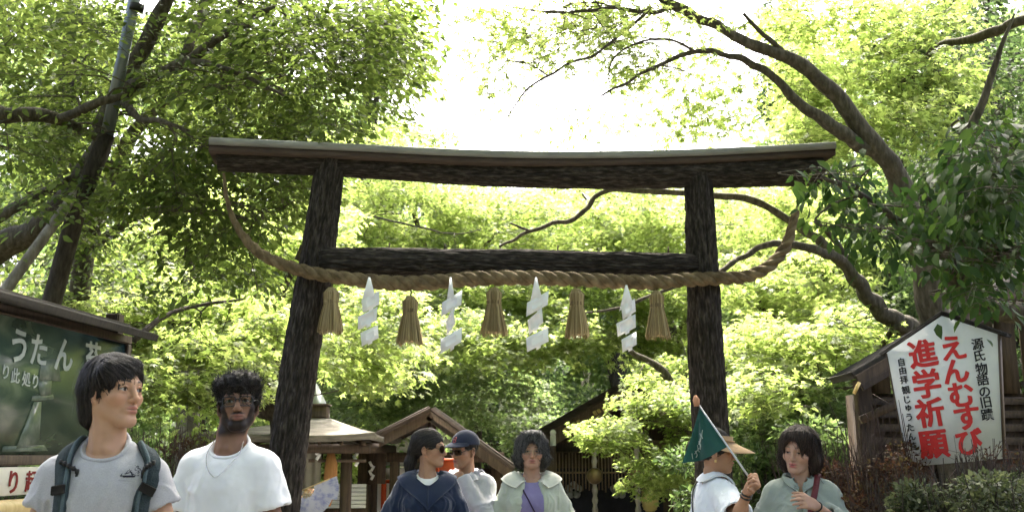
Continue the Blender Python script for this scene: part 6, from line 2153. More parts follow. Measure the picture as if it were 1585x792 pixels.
class Tree:
    def __init__(s, name, label, base, cat='tree', group=None, seed=1, lk='maple', m_leaf=None, m_trunk=None):
        s.root = thing(name, label, cat, base, 0, group)
        s.r = np.random.default_rng(seed)
        s.nodes = []
        s.rad = []
        s.mb = MB()
        s.lp, s.ld, s.ln, s.ls = [], [], [], []
        s.lk, s.ml, s.mt = lk, m_leaf, m_trunk or M['trunk']
    def limb(s, pts, n=7, jit=.012, sides=10, nodes=True):
        """pts: (px,py,Y,r) in the picture or world ('w', x,y,z,r)"""
        q = np.array([np.append(P(a[0], a[1], a[2]), a[3]) if a[0] != 'w' else np.array(a[1:], float) for a in pts])
        q = smooth_line(q, n)
        p, rr = q[:, :3], np.clip(q[:, 3], .002, None)
        k = np.arange(len(p))
        p = p + np.stack([vnoise(np.stack((k * .35, k * 0 + s.r.uniform(0, 99), k * 0), 1), 3) for _ in range(3)], 1) * (jit + rr[:, None] * .25)
        rr = rr * (1 + .14 * vnoise(np.stack((k * .6, k * 0 + s.r.uniform(0, 99), k * 0), 1), 4))
        s.mb.tube(p, rr, sides)
        if nodes:
            s.nodes += list(p); s.rad += list(rr)
        return p
    def to_ground(s, px, py, Y, r, x=None, y=None):
        p = P(px, py, Y)
        x = p[0] if x is None else x; y = p[1] if y is None else y
        return ('w', x, y, float(ground_z(x, y)) - .15, r)
    def grow(s, targets, L=.8, n=90, size=.06, tilt=.45, thick=.05, twig=.010, hang=0.0, droop=.12, outw=None, lvar=.3, flat=.35, twigs=7):
        """branches out to every target point and ends each in a leafy spray"""
        r = s.r
        T = np.asarray(targets)
        N = np.array(s.nodes)
        dist = np.min(np.linalg.norm(T[:, None, :] - N[None, ::2], axis=2), 1)
        for i in np.argsort(dist):
            t = T[i]
            N = np.array(s.nodes)
            dd = np.linalg.norm(N - t, axis=1) + .25 * np.abs(N[:, 2] - t[2])
            j = int(np.argmin(dd))
            a = N[j]
            v = t - a
            h = v * (1, 1, flat); h = h + r.normal(0, .25, 3) * np.linalg.norm(h) * .5
            if np.linalg.norm(h[:2]) < .15: h = np.append(r.normal(0, 1, 2), 0)
            if outw is not None: h = nrm(h) + np.asarray(outw)
            d = nrm(nrm(h) + (0, 0, r.uniform(-.12, .05)))
            Li = L * r.uniform(1 - lvar, 1 + lvar)
            B = t - d * Li * .5
            mid = (a + B) / 2 + np.array((0, 0, .10 * np.linalg.norm(B - a))) + r.normal(0, .06, 3) * np.linalg.norm(B - a)
            c = smooth_line([a, mid, B, B + d * Li * .5 - (0, 0, .02), B + d * Li * .95 - (0, 0, .08 * Li)], 4)
            r0 = min(s.rad[j] * .7, twig * r.uniform(.7, 1.4))
            rr = np.linspace(r0, .0022, len(c))
            s.mb.tube(c, rr, 5, caps=False)
            s.nodes += list(c[2:10:2]); s.rad += list(rr[2:10:2])
            ni = max(6, int(n * (Li / L) * r.uniform(.6, 1.35)))
            p, ld, ln = spray_leaves(r, B, d, Li, ni, size, tilt, twigs, thick, droop, None, hang)
            s.lp.append(p); s.ld.append(ld); s.ln.append(ln); s.ls.append(size * r.uniform(.6, 1.2, ni))
            lat = nrm(np.cross((0, 0, 1.0), d))
            for q in range(5):                                   # visible side twigs
                u = .15 + .8 * (q + .3) / 5; sg = -1 if q % 2 else 1
                b0 = B + d * Li * u - np.array((0, 0, .06 * Li * u * u))
                e0 = b0 + (d * .67 + lat * .74 * sg) * Li * .6 * (1.05 - .75 * u) - np.array((0, 0, .05 * Li))
                s.mb.tube(np.array([b0, (b0 + e0) / 2, e0]), [.0032, .0025, .0016], 3, caps=False)
        return s
    def cloud(s, c, rad, n, size, tilt=.9, shell=.45):
        """loose leaves filling an uneven ellipsoid (shrubs, far crowns)"""
        r = s.r
        u = nrows(r.normal(0, 1, (n, 3)))
        k = (shell + (1 - shell) * r.uniform(0, 1, n) ** .5) * (1 + .28 * fbm(u * 2.2 + np.asarray(c), 5))
        p = np.asarray(c) + u * np.asarray(rad) * k[:, None]
        s.lp.append(p); s.ld.append(nrows(u + r.normal(0, .7, (n, 3)))); s.ln.append(u * .5 + np.array((0, 0, .6)) + r.normal(0, tilt * .6, (n, 3))); s.ls.append(size * r.uniform(.6, 1.25, n))
        return s
    def done(s, crown='crown', trunk='trunk'):
        if s.mb.v: s.mb.build(trunk, s.mt, s.root, True)
        if s.lp:
            v, q = place_leaves(s.lk, np.vstack(s.lp), np.vstack(s.ld), np.vstack(s.ln), np.concatenate(s.ls))
            me = np_mesh(crown, to_local(v, s.root), [q], False)
            link_mesh(crown, me, s.ml, s.root)
            s.nl = len(s.ls)
        return s
def region(r, specs):
    """specs: (px,py,rx,ry,Y0,Y1,n) ellipses in the picture filled over a range of depths"""
    out = []
    for px, py, rx, ry, Y0, Y1, n in specs:
        a = r.uniform(0, 2 * math.pi, n); k = np.sqrt(r.uniform(0, 1, n))
        for i in range(n):
            out.append(P(px + rx * k[i] * math.cos(a[i]), py + ry * k[i] * math.sin(a[i]), r.uniform(Y0, Y1)))
    return np.array(out)
LM = {}
LM['maple'] = leaf_mat('maple_leaves_spring', [(.098, .142, .038), (.152, .202, .056), (.212, .255, .095)], .66, .5, .3)
LM['maple_deep'] = leaf_mat('maple_leaves_green', [(.058, .094, .034), (.092, .138, .048), (.135, .182, .070)], .62, .5, .3)
LM['broad'] = leaf_mat('broadleaf_mid_green', [(.034, .054, .013), (.060, .088, .020), (.10, .135, .034)], .52, .6, .2)
LM['gloss'] = leaf_mat('glossy_evergreen_leaves', [(.016, .036, .010), (.026, .055, .013), (.048, .085, .018)], .30, .55, .14)
LM['dark'] = leaf_mat('dark_evergreen_leaves', [(.022, .040, .014), (.038, .066, .022), (.070, .104, .036)], .40, .6, .2)
LM['cedar'] = leaf_mat('blue_green_needles', [(.020, .042, .022), (.034, .062, .030), (.055, .090, .040)], .30, .6, .25)
LM['shrub'] = leaf_mat('shrub_leaves', [(.030, .040, .018), (.055, .070, .032), (.11, .125, .065)], .30, .55, .25)
LM['redtwig'] = leaf_mat('reddish_dry_leaves', [(.040, .020, .014), (.070, .034, .022), (.075, .065, .030)], .30, .7, .2)

# ---- left: leaning broadleaf tree whose limbs fill the upper left
t = Tree('broadleaf_tree', 'big leaning broadleaf tree with bare forked trunk behind the lamp pole', (-5.2, 9.2, 0), group=None, seed=101, lk='oval', m_leaf=LM['broad'])
t.limb([('w', -6.6, 9.3, float(ground_z(-6.6, 9.3)) - .2, .20), (-130, 470, 9.2, .17), (0, 385, 9.1, .125), (70, 344, 9.0, .115), (140, 255, 8.9, .10), (178, 154, 8.8, .08), (237, 42, 8.7, .07), (262, -10, 8.6, .06), (290, -110, 8.5, .04)], 8)
t.limb([(165, 185, 8.85, .08), (196, 136, 8.7, .065), (285, 95, 8.4, .05), (356, 47, 8.2, .035), (430, 10, 8.0, .022)])
t.limb([(285, 95, 8.4, .04), (330, 100, 8.2, .026), (380, 119, 8.0, .02), (439, 148, 7.8, .012)])
t.limb([(-40, 165, 8.0, .075), (20, 176, 8.1, .065), (83, 184, 8.3, .05), (154, 214, 8.8, .035)])
t.limb([(90, 184, 8.3, .04), (150, 160, 8.1, .04), (190, 148, 8.3, .03)])
t.limb([(-30, 350, 8.4, .05), (30, 318, 8.5, .045), (77, 290, 8.7, .035), (130, 268, 8.9, .03)])
t.limb([(185, 150, 8.8, .05), (215, 180, 8.3, .03), (260, 190, 8.0, .02), (300, 215, 7.8, .012)])
t.grow(region(t.r, [(60, 60, 110, 90, 7.6, 10, 28), (110, 90, 190, 130, 9.2, 11, 34), (380, 70, 200, 90, 7.6, 10, 60), (520, 90, 130, 110, 7.5, 10.5, 46), (40, 250, 110, 90, 7.6, 10, 16), (150, 260, 120, 110, 9.4, 11, 22), (350, 250, 160, 110, 7.8, 10, 44), (590, 40, 70, 60, 7.5, 10, 18)]), .75, 62, .092, .55, .07, .012, .15)
t.limb([(285, 95, 8.4, .05), ('w', -3.0, 9.4, 6.4, .04), ('w', -3.2, 10.2, 7.6, .03)])
for i in range(70):                                       # unseen upper crown added to shade the leaves below it
    c = np.array((t.r.uniform(-8.5, -1.6), t.r.uniform(7.6, 12.6), t.r.uniform(7.6, 9.2)))
    t.limb([('w', *t.nodes[-int(t.r.integers(1, 8))], .03), ('w', *c, .008)], 5, sides=5, nodes=False)
    t.cloud(c, (1.0, 1.0, .4), 260, .11, .8, .15)
t.done()
t = Tree('broadleaf_tree', 'darker leafy tree drooping between the lamp pole and the rope end', (-4.4, 10.6, 0), seed=102, lk='oval', m_leaf=LM['broad'])
t.limb([t.to_ground(120, 500, 10.6, .15), (120, 480, 10.6, .12), (150, 330, 10.5, .10), (210, 200, 10.4, .07), (300, 120, 10.2, .04)])
t.limb([(140, 380, 10.5, .06), (220, 330, 10.0, .045), (320, 330, 9.4, .03), (420, 350, 9.0, .015)])
t.limb([(150, 300, 10.5, .05), (250, 260, 10, .035), (360, 230, 9.5, .02)])
t.grow(region(t.r, [(320, 330, 150, 110, 8.2, 9.8, 44), (110, 400, 130, 80, 9.6, 11, 26), (430, 230, 100, 90, 8.2, 9.8, 28), (250, 180, 200, 110, 8.6, 10, 30), (440, 60, 150, 80, 8.5, 9.8, 24)]), .8, 62, .085, .6, .08, .011, .2)
t.done()
# ---- maple with the dark forked trunk left of the gate
t = Tree('maple_tree', 'yellow green maple with dark forked trunk between the man in white and the leaning pillar', (-2.6, 11.6, 0), group='maple trees behind the gate', seed=103, lk='maple', m_leaf=LM['maple'], m_trunk=M['trunk_dark'])
t.limb([t.to_ground(452, 720, 11.4, .22), (440, 665, 11.3, .19), (412, 625, 11.25, .165), (365, 580, 11.2, .135), (342, 545, 11.1, .12), (324, 505, 11.0, .09), (300, 440, 10.8, .06), (290, 360, 10.6, .03)])
t.limb([(418, 632, 11.25, .13), (424, 580, 11.2, .10), (420, 535, 11.1, .08), (432, 470, 10.9, .055), (470, 380, 10.7, .03), (520, 310, 10.5, .02)])
t.limb([(330, 520, 11, .05), (280, 500, 10.6, .035), (225, 520, 10.2, .02), (190, 560, 9.9, .012)])
t.limb([(206, 525, 8.6, .03), (240, 500, 8.9, .028), (300, 475, 9.4, .02), (380, 462, 9.8, .01)])
t.grow(region(t.r, [(300, 380, 150, 70, 12.0, 14.5, 70), (430, 380, 110, 90, 12.0, 14.5, 60), (300, 480, 130, 50, 10.4, 12.6, 56), (290, 570, 110, 60, 9.2, 11.0, 56), (400, 500, 60, 40, 10, 11.6, 26), (200, 500, 80, 50, 9.8, 11.6, 30), (560, 520, 56, 80, 9.6, 11.5, 34), (480, 505, 60, 50, 11.8, 13.4, 20)]), .80, 92, .068, .5, .045, .010)
t.done()
# ---- maples behind the crossbeam
t = Tree('maple_tree', 'bright layered maple behind the left half of the crossbeam', (-.9, 15.4, GZ), group='maple trees behind the gate', seed=104, lk='maple', m_leaf=LM['maple'])
t.limb([t.to_ground(655, 700, 17.8, .17), (650, 620, 17.8, .14), (640, 520, 17.8, .11), (660, 420, 17.8, .07), (640, 330, 17.8, .04), (600, 270, 17.6, .02)])
t.limb([(645, 540, 17.8, .06), (590, 460, 17.4, .04), (540, 400, 17, .02)])
t.limb([(650, 480, 17.8, .05), (730, 400, 17.6, .035), (790, 340, 17.6, .02)])
t.limb([(560, 330, 16.6, .018), (610, 342, 15.6, .016), (660, 354, 15.4, .014), (705, 362, 15.3, .011), (745, 354, 15.2, .006)])
t.grow(region(t.r, [(610, 340, 110, 60, 16.0, 19, 96), (740, 345, 110, 60, 16, 19, 84), (600, 440, 110, 45, 14.8, 17, 46), (740, 440, 110, 45, 14.8, 17, 44), (600, 520, 110, 40, 13.6, 15.4, 36), (740, 520, 100, 40, 13.6, 15.4, 30), (560, 250, 90, 50, 16, 18.5, 26), (640, 225, 50, 40, 16, 18, 12)]), .95, 105, .074, .5, .05, .010)
t.done()
t = Tree('maple_tree', 'bright layered maple behind the right half of the crossbeam', (1.4, 14.6, GZ), group='maple trees behind the gate', seed=105, lk='maple', m_leaf=LM['maple'])
t.limb([t.to_ground(1062, 720, 17.6, .16), (1060, 640, 17.6, .13), (1050, 540, 17.6, .10), (1000, 440, 17.6, .065), (940, 360, 17.6, .04), (900, 300, 17.5, .02)])
t.limb([(1045, 530, 17.6, .05), (1080, 450, 17.4, .035), (1110, 380, 17.2, .02)])
t.limb([(1015, 470, 17.6, .04), (920, 450, 17, .03), (850, 430, 16.6, .015)])
t.grow(region(t.r, [(890, 340, 110, 60, 16, 19, 84), (1010, 345, 90, 60, 16, 19, 70), (870, 440, 110, 45, 15, 17, 40), (990, 440, 90, 45, 15, 17, 40), (850, 530, 90, 42, 14.4, 16, 32), (985, 515, 80, 32, 16, 17, 24), (1150, 350, 90, 50, 16, 18, 46)]), .95, 105, .074, .5, .05, .010)
t.done()
# ---- low maple in front of the hall
t = Tree('maple_tree', 'low maple with pale leaf tiers drooping in front of the shrine hall', (1.95, 12.9, GZ), group='maple trees behind the gate', seed=106, lk='maple', m_leaf=LM['maple'])
t.limb([t.to_ground(1080, 780, 12.9, .12), (1075, 720, 12.9, .10), (1060, 640, 12.8, .08), (1020, 570, 12.7, .05), (970, 540, 12.5, .03)])
t.limb([(1065, 670, 12.8, .05), (1020, 650, 12.5, .035), (960, 650, 12.3, .02), (910, 680, 12.2, .01)])
t.limb([(1072, 710, 12.9, .05), (1040, 700, 12.6, .03), (1000, 720, 12.3, .015)])
t.grow(region(t.r, [(1012, 612, 46, 30, 11.8, 13.2, 28), (950, 668, 38, 22, 11.8, 12.8, 22), (1020, 726, 40, 36, 11.8, 13, 30), (1046, 660, 26, 44, 12, 13.2, 18), (1035, 570, 45, 18, 13.2, 14.2, 12)]), .55, 92, .056, .5, .035, .007, droop=.25)
t.done()
# ---- deeper green maple between the pavilion roof and the hall
t = Tree('maple_tree', 'deep green maple filling the gap between pavilion roof and hall gable', (-.7, 19.0, GZ), group='maple trees behind the gate', seed=107, lk='maple', m_leaf=LM['maple_deep'], m_trunk=M['trunk_dark'])
t.limb([t.to_ground(735, 700, 19.5, .16), (735, 640, 19.5, .13), (720, 560, 19.4, .10), (680, 490, 19.2, .06), (640, 440, 19, .03)])
t.limb([(730, 600, 19.4, .06), (790, 540, 19, .04), (830, 500, 18.8, .02)])
t.grow(region(t.r, [(620, 590, 110, 60, 15.6, 20, 80), (730, 600, 100, 45, 16, 20, 70), (700, 520, 130, 60, 17, 20.5, 70), (800, 660, 50, 30, 17.5, 19.5, 22), (560, 630, 60, 40, 14.6, 17, 26)]), .95, 90, .075, .55, .05, .010)
t.done()
# ---- right: tall maple arching over the gate
t = Tree('maple_tree', 'tall arching maple on the right whose limbs reach over the gate', (3.7, 7.9, 0), group=None, seed=108, lk='maple', m_leaf=LM['maple'], m_trunk=M['trunk'])
t.limb([t.to_ground(1500, 640, 8.0, .20), (1475, 570, 8.0, .17), (1440, 470, 7.9, .115), (1416, 362, 7.8, .092), (1398, 285, 7.7, .086), (1356, 231, 7.6, .080), (1297, 154, 7.5, .062), (1231, 98, 7.4, .053), (1154, 62, 7.3, .043), (1101, 36, 7.25, .037), (1036, 2, 7.2, .034), (960, -40, 7.1, .02)], 8)
t.limb([(1356, 235, 7.6, .06), (1297, 202, 7.5, .056), (1255, 172, 7.45, .046), (1196, 119, 7.4, .034), (1142, 89, 7.35, .026), (1077, 82, 7.3, .020), (1000, 110, 7.2, .013), (930, 150, 7.1, .007)], 8)
t.limb([(1101, 36, 7.25, .03), (1050, 14, 7.2, .022), (1000, 18, 7.1, .018), (940, 14, 7.0, .014), (870, 22, 6.9, .010), (790, 10, 6.8, .006)])
t.limb([(1000, 20, 7.1, .012), (930, 78, 7.0, .011), (880, 100, 6.95, .010), (825, 130, 6.9, .008), (785, 180, 6.9, .005)])
t.limb([(1077, 82, 7.3, .012), (1030, 62, 7.2, .010), (975, 70, 7.1, .008), (945, 100, 7.1, .006), (948, 190, 7.1, .003)])
t.limb([(1231, 98, 7.4, .03), (1190, 60, 7.3, .02), (1150, 20, 7.2, .012)])
t.grow(region(t.r, [(860, 40, 120, 45, 6.6, 8.6, 20), (1000, 40, 110, 45, 6.8, 8.6, 20), (800, 110, 60, 60, 6.8, 8.4, 7), (1010, 120, 100, 50, 7, 8.6, 10), (1100, 170, 90, 35, 7.6, 9, 10), (960, 190, 130, 22, 8, 9.5, 9), (1160, 100, 60, 60, 7.4, 9, 10)]), .62, 46, .055, .6, .05, .006, lvar=.4)
t.grow(region(t.r, [(1290, 110, 80, 70, 8, 10.5, 34), (1400, 110, 80, 100, 8, 10.5, 36), (1290, 230, 70, 50, 8.2, 10.2, 22), (1400, 10, 100, 50, 8, 10, 24), (1240, 30, 50, 40, 8.5, 10, 12)]), .75, 84, .062, .5, .045, .008)
t.limb([(960, -40, 7.1, .03), ('w', .4, 6.9, 6.2, .028), ('w', .0, 6.8, 7.2, .025), ('w', -.8, 6.4, 7.7, .02)])
for i in range(120):                                       # unseen crown part added over the path to shade people and gate
    c = np.array((t.r.uniform(-4.4, 4.6), t.r.uniform(2.6, 9.6), t.r.uniform(7.0, 8.6)))
    t.limb([('w', *t.nodes[-int(t.r.integers(1, 14))], .03), ('w', *c, .008)], 5, sides=5, nodes=False)
    t.cloud(c, (1.0, 1.0, .35), 300, .10, .8, .15)
t.done()
# ---- right: second maple with limbs crossing behind the gate
t = Tree('maple_tree', 'spreading maple right of the gate with limbs crossing behind the upright pillar', (4.1, 10.2, 0), group=None, seed=109, lk='maple', m_leaf=LM['maple'], m_trunk=M['trunk'])
t.limb([t.to_ground(1440, 640, 10.2, .19), (1425, 560, 10.1, .115), (1390, 500, 10.0, .092), (1350, 466, 9.9, .079), (1318, 425, 9.8, .067), (1280, 384, 9.7, .050), (1235, 350, 9.6, .039), (1162, 310, 9.4, .036), (1060, 297, 9.2, .031), (940, 295, 9.0, .027), (905, 325, 8.95, .026), (880, 340, 8.9, .023), (820, 356, 8.8, .018), (772, 384, 8.7, .012)], 8)
t.limb([(820, 356, 8.8, .012), (790, 345, 8.7, .008)])
t.limb([(1300, 402, 9.7, .05), (1262, 386, 9.4, .045), (1200, 376, 9.2, .032), (1150, 396, 9.1, .028), (1112, 420, 9.0, .024), (1020, 452, 8.9, .018), (950, 478, 8.8, .012), (880, 488, 8.7, .006)], 8)
t.limb([(1330, 440, 9.8, .045), (1290, 370, 9.7, .032), (1262, 340, 9.5, .014)])
t.limb([(1385, 500, 10, .03), (1330, 590, 10.4, .022), (1260, 600, 10.4, .014), (1190, 575, 10.2, .006)])
t.grow(region(t.r, [(1200, 330, 110, 45, 12.5, 15, 46), (1220, 430, 110, 50, 11.2, 13, 46), (1190, 530, 80, 40, 9.8, 11.4, 30), (1290, 520, 70, 50, 9.8, 11.6, 26), (1330, 330, 70, 60, 12, 14, 22), (1180, 600, 70, 30, 9.2, 10.6, 18)]), .80, 88, .066, .5, .045, .009)
t.done()
t = Tree('maple_tree', 'deep green maple above the guide and the woman in sage', (3.3, 12.5, GZ), group=None, seed=110, lk='maple', m_leaf=LM['maple_deep'], m_trunk=M['trunk_dark'])
t.limb([t.to_ground(1260, 740, 12.5, .15), (1255, 660, 12.5, .12), (1240, 580, 12.4, .09), (1200, 500, 12.2, .06), (1150, 440, 12, .03)])
t.limb([(1245, 600, 12.4, .06), (1300, 540, 12.2, .04), (1340, 480, 12, .03)])
t.grow(region(t.r, [(1180, 610, 80, 40, 11, 13, 40), (1270, 630, 80, 40, 10.6, 12.6, 40), (1150, 670, 50, 40, 10.4, 12, 24), (1330, 520, 70, 60, 13, 15, 34), (1220, 480, 110, 60, 14.4, 16.4, 46)]), .8, 92, .064, .5, .045, .009)
t.done()
# ---- right: glossy camellia close to the camera
t = Tree('camellia_tree', 'glossy dark leaved camellia overhanging the white sign', (4.4, 6.6, 0), group=None, seed=111, lk='oval', m_leaf=LM['gloss'], m_trunk=M['trunk'])
t.limb([t.to_ground(1760, 640, 6.9, .10), (1680, 560, 6.8, .085), (1520, 470, 6.6, .070), (1462, 400, 6.4, .08), (1450, 340, 6.3, .065), (1475, 250, 6.2, .04), (1530, 130, 6.0, .022), (1570, 20, 5.9, .006)])
t.limb([(1490, 470, 6.5, .06), (1470, 430, 6.4, .055), (1455, 360, 6.2, .05), (1432, 300, 6.1, .03)])
t.limb([(1462, 400, 6.4, .05), (1400, 350, 6.0, .03), (1330, 300, 5.7, .02), (1275, 272, 5.5, .010)])
t.limb([(1470, 300, 6.3, .05), (1540, 280, 5.8, .03), (1600, 300, 5.4, .02)])
t.limb([(1480, 440, 6.5, .04), (1540, 400, 6.0, .03), (1600, 400, 5.6, .02)])
t.grow(region(t.r, [(1510, 290, 80, 60, 5.0, 6.6, 24), (1480, 360, 90, 50, 5.1, 6.6, 18), (1550, 250, 70, 90, 4.8, 6.2, 24), (1330, 300, 50, 26, 5.3, 6.1, 5), (1280, 268, 26, 12, 5.4, 5.7, 3), (1530, 420, 70, 40, 5.4, 6.8, 14), (1350, 330, 60, 40, 5.3, 6.3, 7)]), .48, 26, .092, .6, .06, .008, .9, .3, twigs=4)
t.done()
t = Tree('broadleaf_tree', 'tall dull green tree in the upper right corner with sky showing through', (6.2, 12.5, 0), group=None, seed=112, lk='oval', m_leaf=LM['dark'], m_trunk=M['trunk'])
t.limb([t.to_ground(1560, 620, 12.4, .2), (1530, 450, 12.2, .17), (1500, 250, 12, .13), (1480, 60, 11.8, .09), (1460, -80, 11.6, .05)])
t.limb([(1620, 20, 8.0, .05), (1560, 42, 8.2, .045), (1510, 58, 8.4, .04), (1450, 76, 8.8, .03), (1380, 150, 9.4, .012)])
t.limb([(1495, 230, 12, .06), (1560, 150, 11.5, .04), (1620, 90, 11, .03)])
t.grow(region(t.r, [(1500, 120, 110, 120, 9, 13, 90), (1560, 260, 60, 100, 9.5, 13, 40), (1450, 250, 70, 70, 10.5, 13, 36), (1400, 330, 70, 60, 10.5, 13, 24), (1530, 400, 80, 60, 10, 13, 34)]), .8, 66, .082, .6, .08, .011, .2)
t.done()
# ------------------------------------------------------------------ trees further back, each one a crown of its own
def far_tree(label, px, ptop, Y, w, mat_, kind='star', size=.11, n=5200, seed=1, name='broadleaf_tree', group='trees on the hillside behind', lobes=16, trunk=None):
    t = Tree(name, label, (P(px, 700, Y)[0], Y, float(ground_z(P(px, 700, Y)[0], Y))), group=group, seed=seed, lk=kind, m_leaf=mat_, m_trunk=trunk or M['trunk_dark'])
    x = t.root.location[0]; z0 = t.root.location[2]
    z1 = P(px, ptop, Y)[2]
    H = z1 - z0
    W = w * Y / FPX
    t.limb([('w', x, Y, z0 - .2, .03 * H), ('w', x + .05 * W, Y, z0 + H * .4, .022 * H), ('w', x - .04 * W, Y, z0 + H * .75, .012 * H), ('w', x, Y, z0 + H * .95, .004 * H)])
    r = t.r
    for i in range(lobes):
        h = .16 + .80 * (i + r.uniform(0, 1)) / lobes
        rad = W * .5 * (math.sin(min(1, (1.06 - h) * 1.5) * math.pi / 2) ** .8) * r.uniform(.5, 1)
        a = r.uniform(0, 6.283)
        c = np.array((x + rad * math.cos(a) * .75, Y + rad * math.sin(a) * .75, z0 + H * h))
        rl = max(.35, W * r.uniform(.16, .27))
        t.limb([('w', x, Y, z0 + H * h * .8, .006 * H), ('w', *((c + (x, Y, z0 + H * h)) / 2), .004 * H), ('w', *c, .01)], 3, sides=6)
        t.cloud(c, (rl, rl, rl * .55), n // lobes, size, .8, .25)
    return t.done()
far_tree('tall mid green tree behind the left end of the lintel', 330, -40, 25, 330, LM['broad'], 'oval', .17, 8200, 201, lobes=24)
far_tree('tall mid green tree in the upper left corner behind the lamp pole', 60, -60, 21, 320, LM['broad'], 'oval', .16, 8000, 202, lobes=24)
far_tree('round pale green tree top right of the big left tree against the sky', 560, 40, 22, 220, LM['maple_deep'], 'star', .12, 7000, 203, lobes=22)
far_tree('pale green tree behind the leaning pillar', 470, 200, 19, 220, LM['maple'], 'star', .10, 7000, 204, lobes=22)
far_tree('hazy green tree low behind the middle of the crossbeam', 760, 262, 25, 220, LM['maple_deep'], 'star', .13, 6400, 205, lobes=20)
far_tree('hazy green tree low behind the right half of the crossbeam', 950, 268, 26, 240, LM['maple_deep'], 'star', .13, 6400, 206, lobes=20)
far_tree('yellow green tree behind the upright pillar', 1110, 256, 19, 200, LM['maple'], 'star', .10, 6400, 207, lobes=20)
far_tree('blue green cypress at the upper right against the sky', 1262, -30, 26, 170, LM['cedar'], 'small', .17, 8000, 208, 'cypress_tree', lobes=26)
far_tree('yellow green tree left of the tall arching maple trunk', 1300, 40, 15, 230, LM['maple'], 'star', .10, 8000, 209, lobes=22)
far_tree('dark tree behind the camellia', 1440, 120, 17, 260, LM['dark'], 'oval', .13, 8000, 210, lobes=24)
far_tree('dark tall tree at the right edge of the picture', 1600, -60, 18, 300, LM['dark'], 'oval', .14, 8000, 211, lobes=24)
far_tree('mid green tree behind the signboard roof', 120, 330, 14, 300, LM['maple_deep'], 'star', .10, 8000, 212, lobes=22)
far_tree('dark evergreen filling the gap above the shelter gable', 800, 470, 23, 180, LM['dark'], 'oval', .13, 7000, 213, lobes=18)
far_tree('dark evergreen behind the hall roof', 1000, 450, 24, 240, LM['dark'], 'oval', .13, 7000, 214, lobes=18)
far_tree('mid green tree between the forked maple and the pavilion', 300, 420, 17, 260, LM['maple_deep'], 'star', .10, 7000, 215, lobes=20)
far_tree('dark tree behind the timber hut roof', 1400, 360, 15, 260, LM['dark'], 'oval', .11, 7000, 216, lobes=20)
far_tree('dark evergreen behind the women by the upright pillar', 1200, 470, 16, 240, LM['dark'], 'oval', .11, 7000, 217, lobes=18)
far_tree('dark evergreen behind the pavilion roof', 560, 460, 22, 240, LM['dark'], 'oval', .13, 7000, 218, lobes=18)
# pale bare trunk standing behind the man in white
t = Tree('maple_tree', 'tree with a pale lichened trunk seen between the two men', (P(290, 700, 13.5)[0], 13.5, GZ), group='trees on the hillside behind', seed=230, lk='maple', m_leaf=LM['maple'], m_trunk=M['trunk_pale'])
t.limb([t.to_ground(288, 760, 13.5, .17), (287, 650, 13.5, .14), (293, 545, 13.5, .125), (300, 440, 13.4, .10), (310, 330, 13.3, .05)], sides=16)
t.limb([(298, 460, 13.4, .06), (350, 400, 13, .04), (390, 340, 12.8, .02)])
t.grow(region(t.r, [(330, 380, 110, 70, 12, 14, 40), (250, 430, 80, 60, 12, 14, 26)]), .8, 90, .066)
t.done()
# the far wood on the slope: one mass
r = np.random.default_rng(300)
pos, dr, no, sz = [], [], [], []
def skyline(px):
    """how high the wood stands over the picture's width (photograph pixels)"""
    return np.interp(px, [-300, 0, 500, 640, 690, 760, 1150, 1200, 1260, 1400, 1900], [-60, -60, 60, 200, 262, 275, 275, 240, 120, 20, -60])
for i in range(420):
    Y = r.uniform(27, 44)
    px = r.uniform(-260, 1850)
    x = (px - 792.5) / FPX * Y
    zt = P(px, skyline(px), Y)[2]
    g0 = float(ground_z(x, Y))
    zc = g0 + (max(zt, g0 + 1.5) - g0 - .9) * r.uniform(0, 1) ** .8
    n = 300
    u = nrows(r.normal(0, 1, (n, 3)))
    rad = np.array((1.7, 1.4, .9)) * r.uniform(.7, 1.2)
    pos.append(np.array((x, Y, zc)) + u * rad * (r.uniform(.4, 1, n)[:, None]))
    dr.append(u + r.normal(0, .7, (n, 3))); no.append(np.array((0, 0, .7)) + u * .5 + r.normal(0, .5, (n, 3))); sz.append(r.uniform(.16, .34, n))
v, q = place_leaves('broad', np.vstack(pos), np.vstack(dr), np.vstack(no), np.concatenate(sz))
tag(link_mesh('wood', np_mesh('wood', v, [q]), LM['maple_deep']), 'dense wood covering the slope behind the shrine', 'wood', kind='stuff')

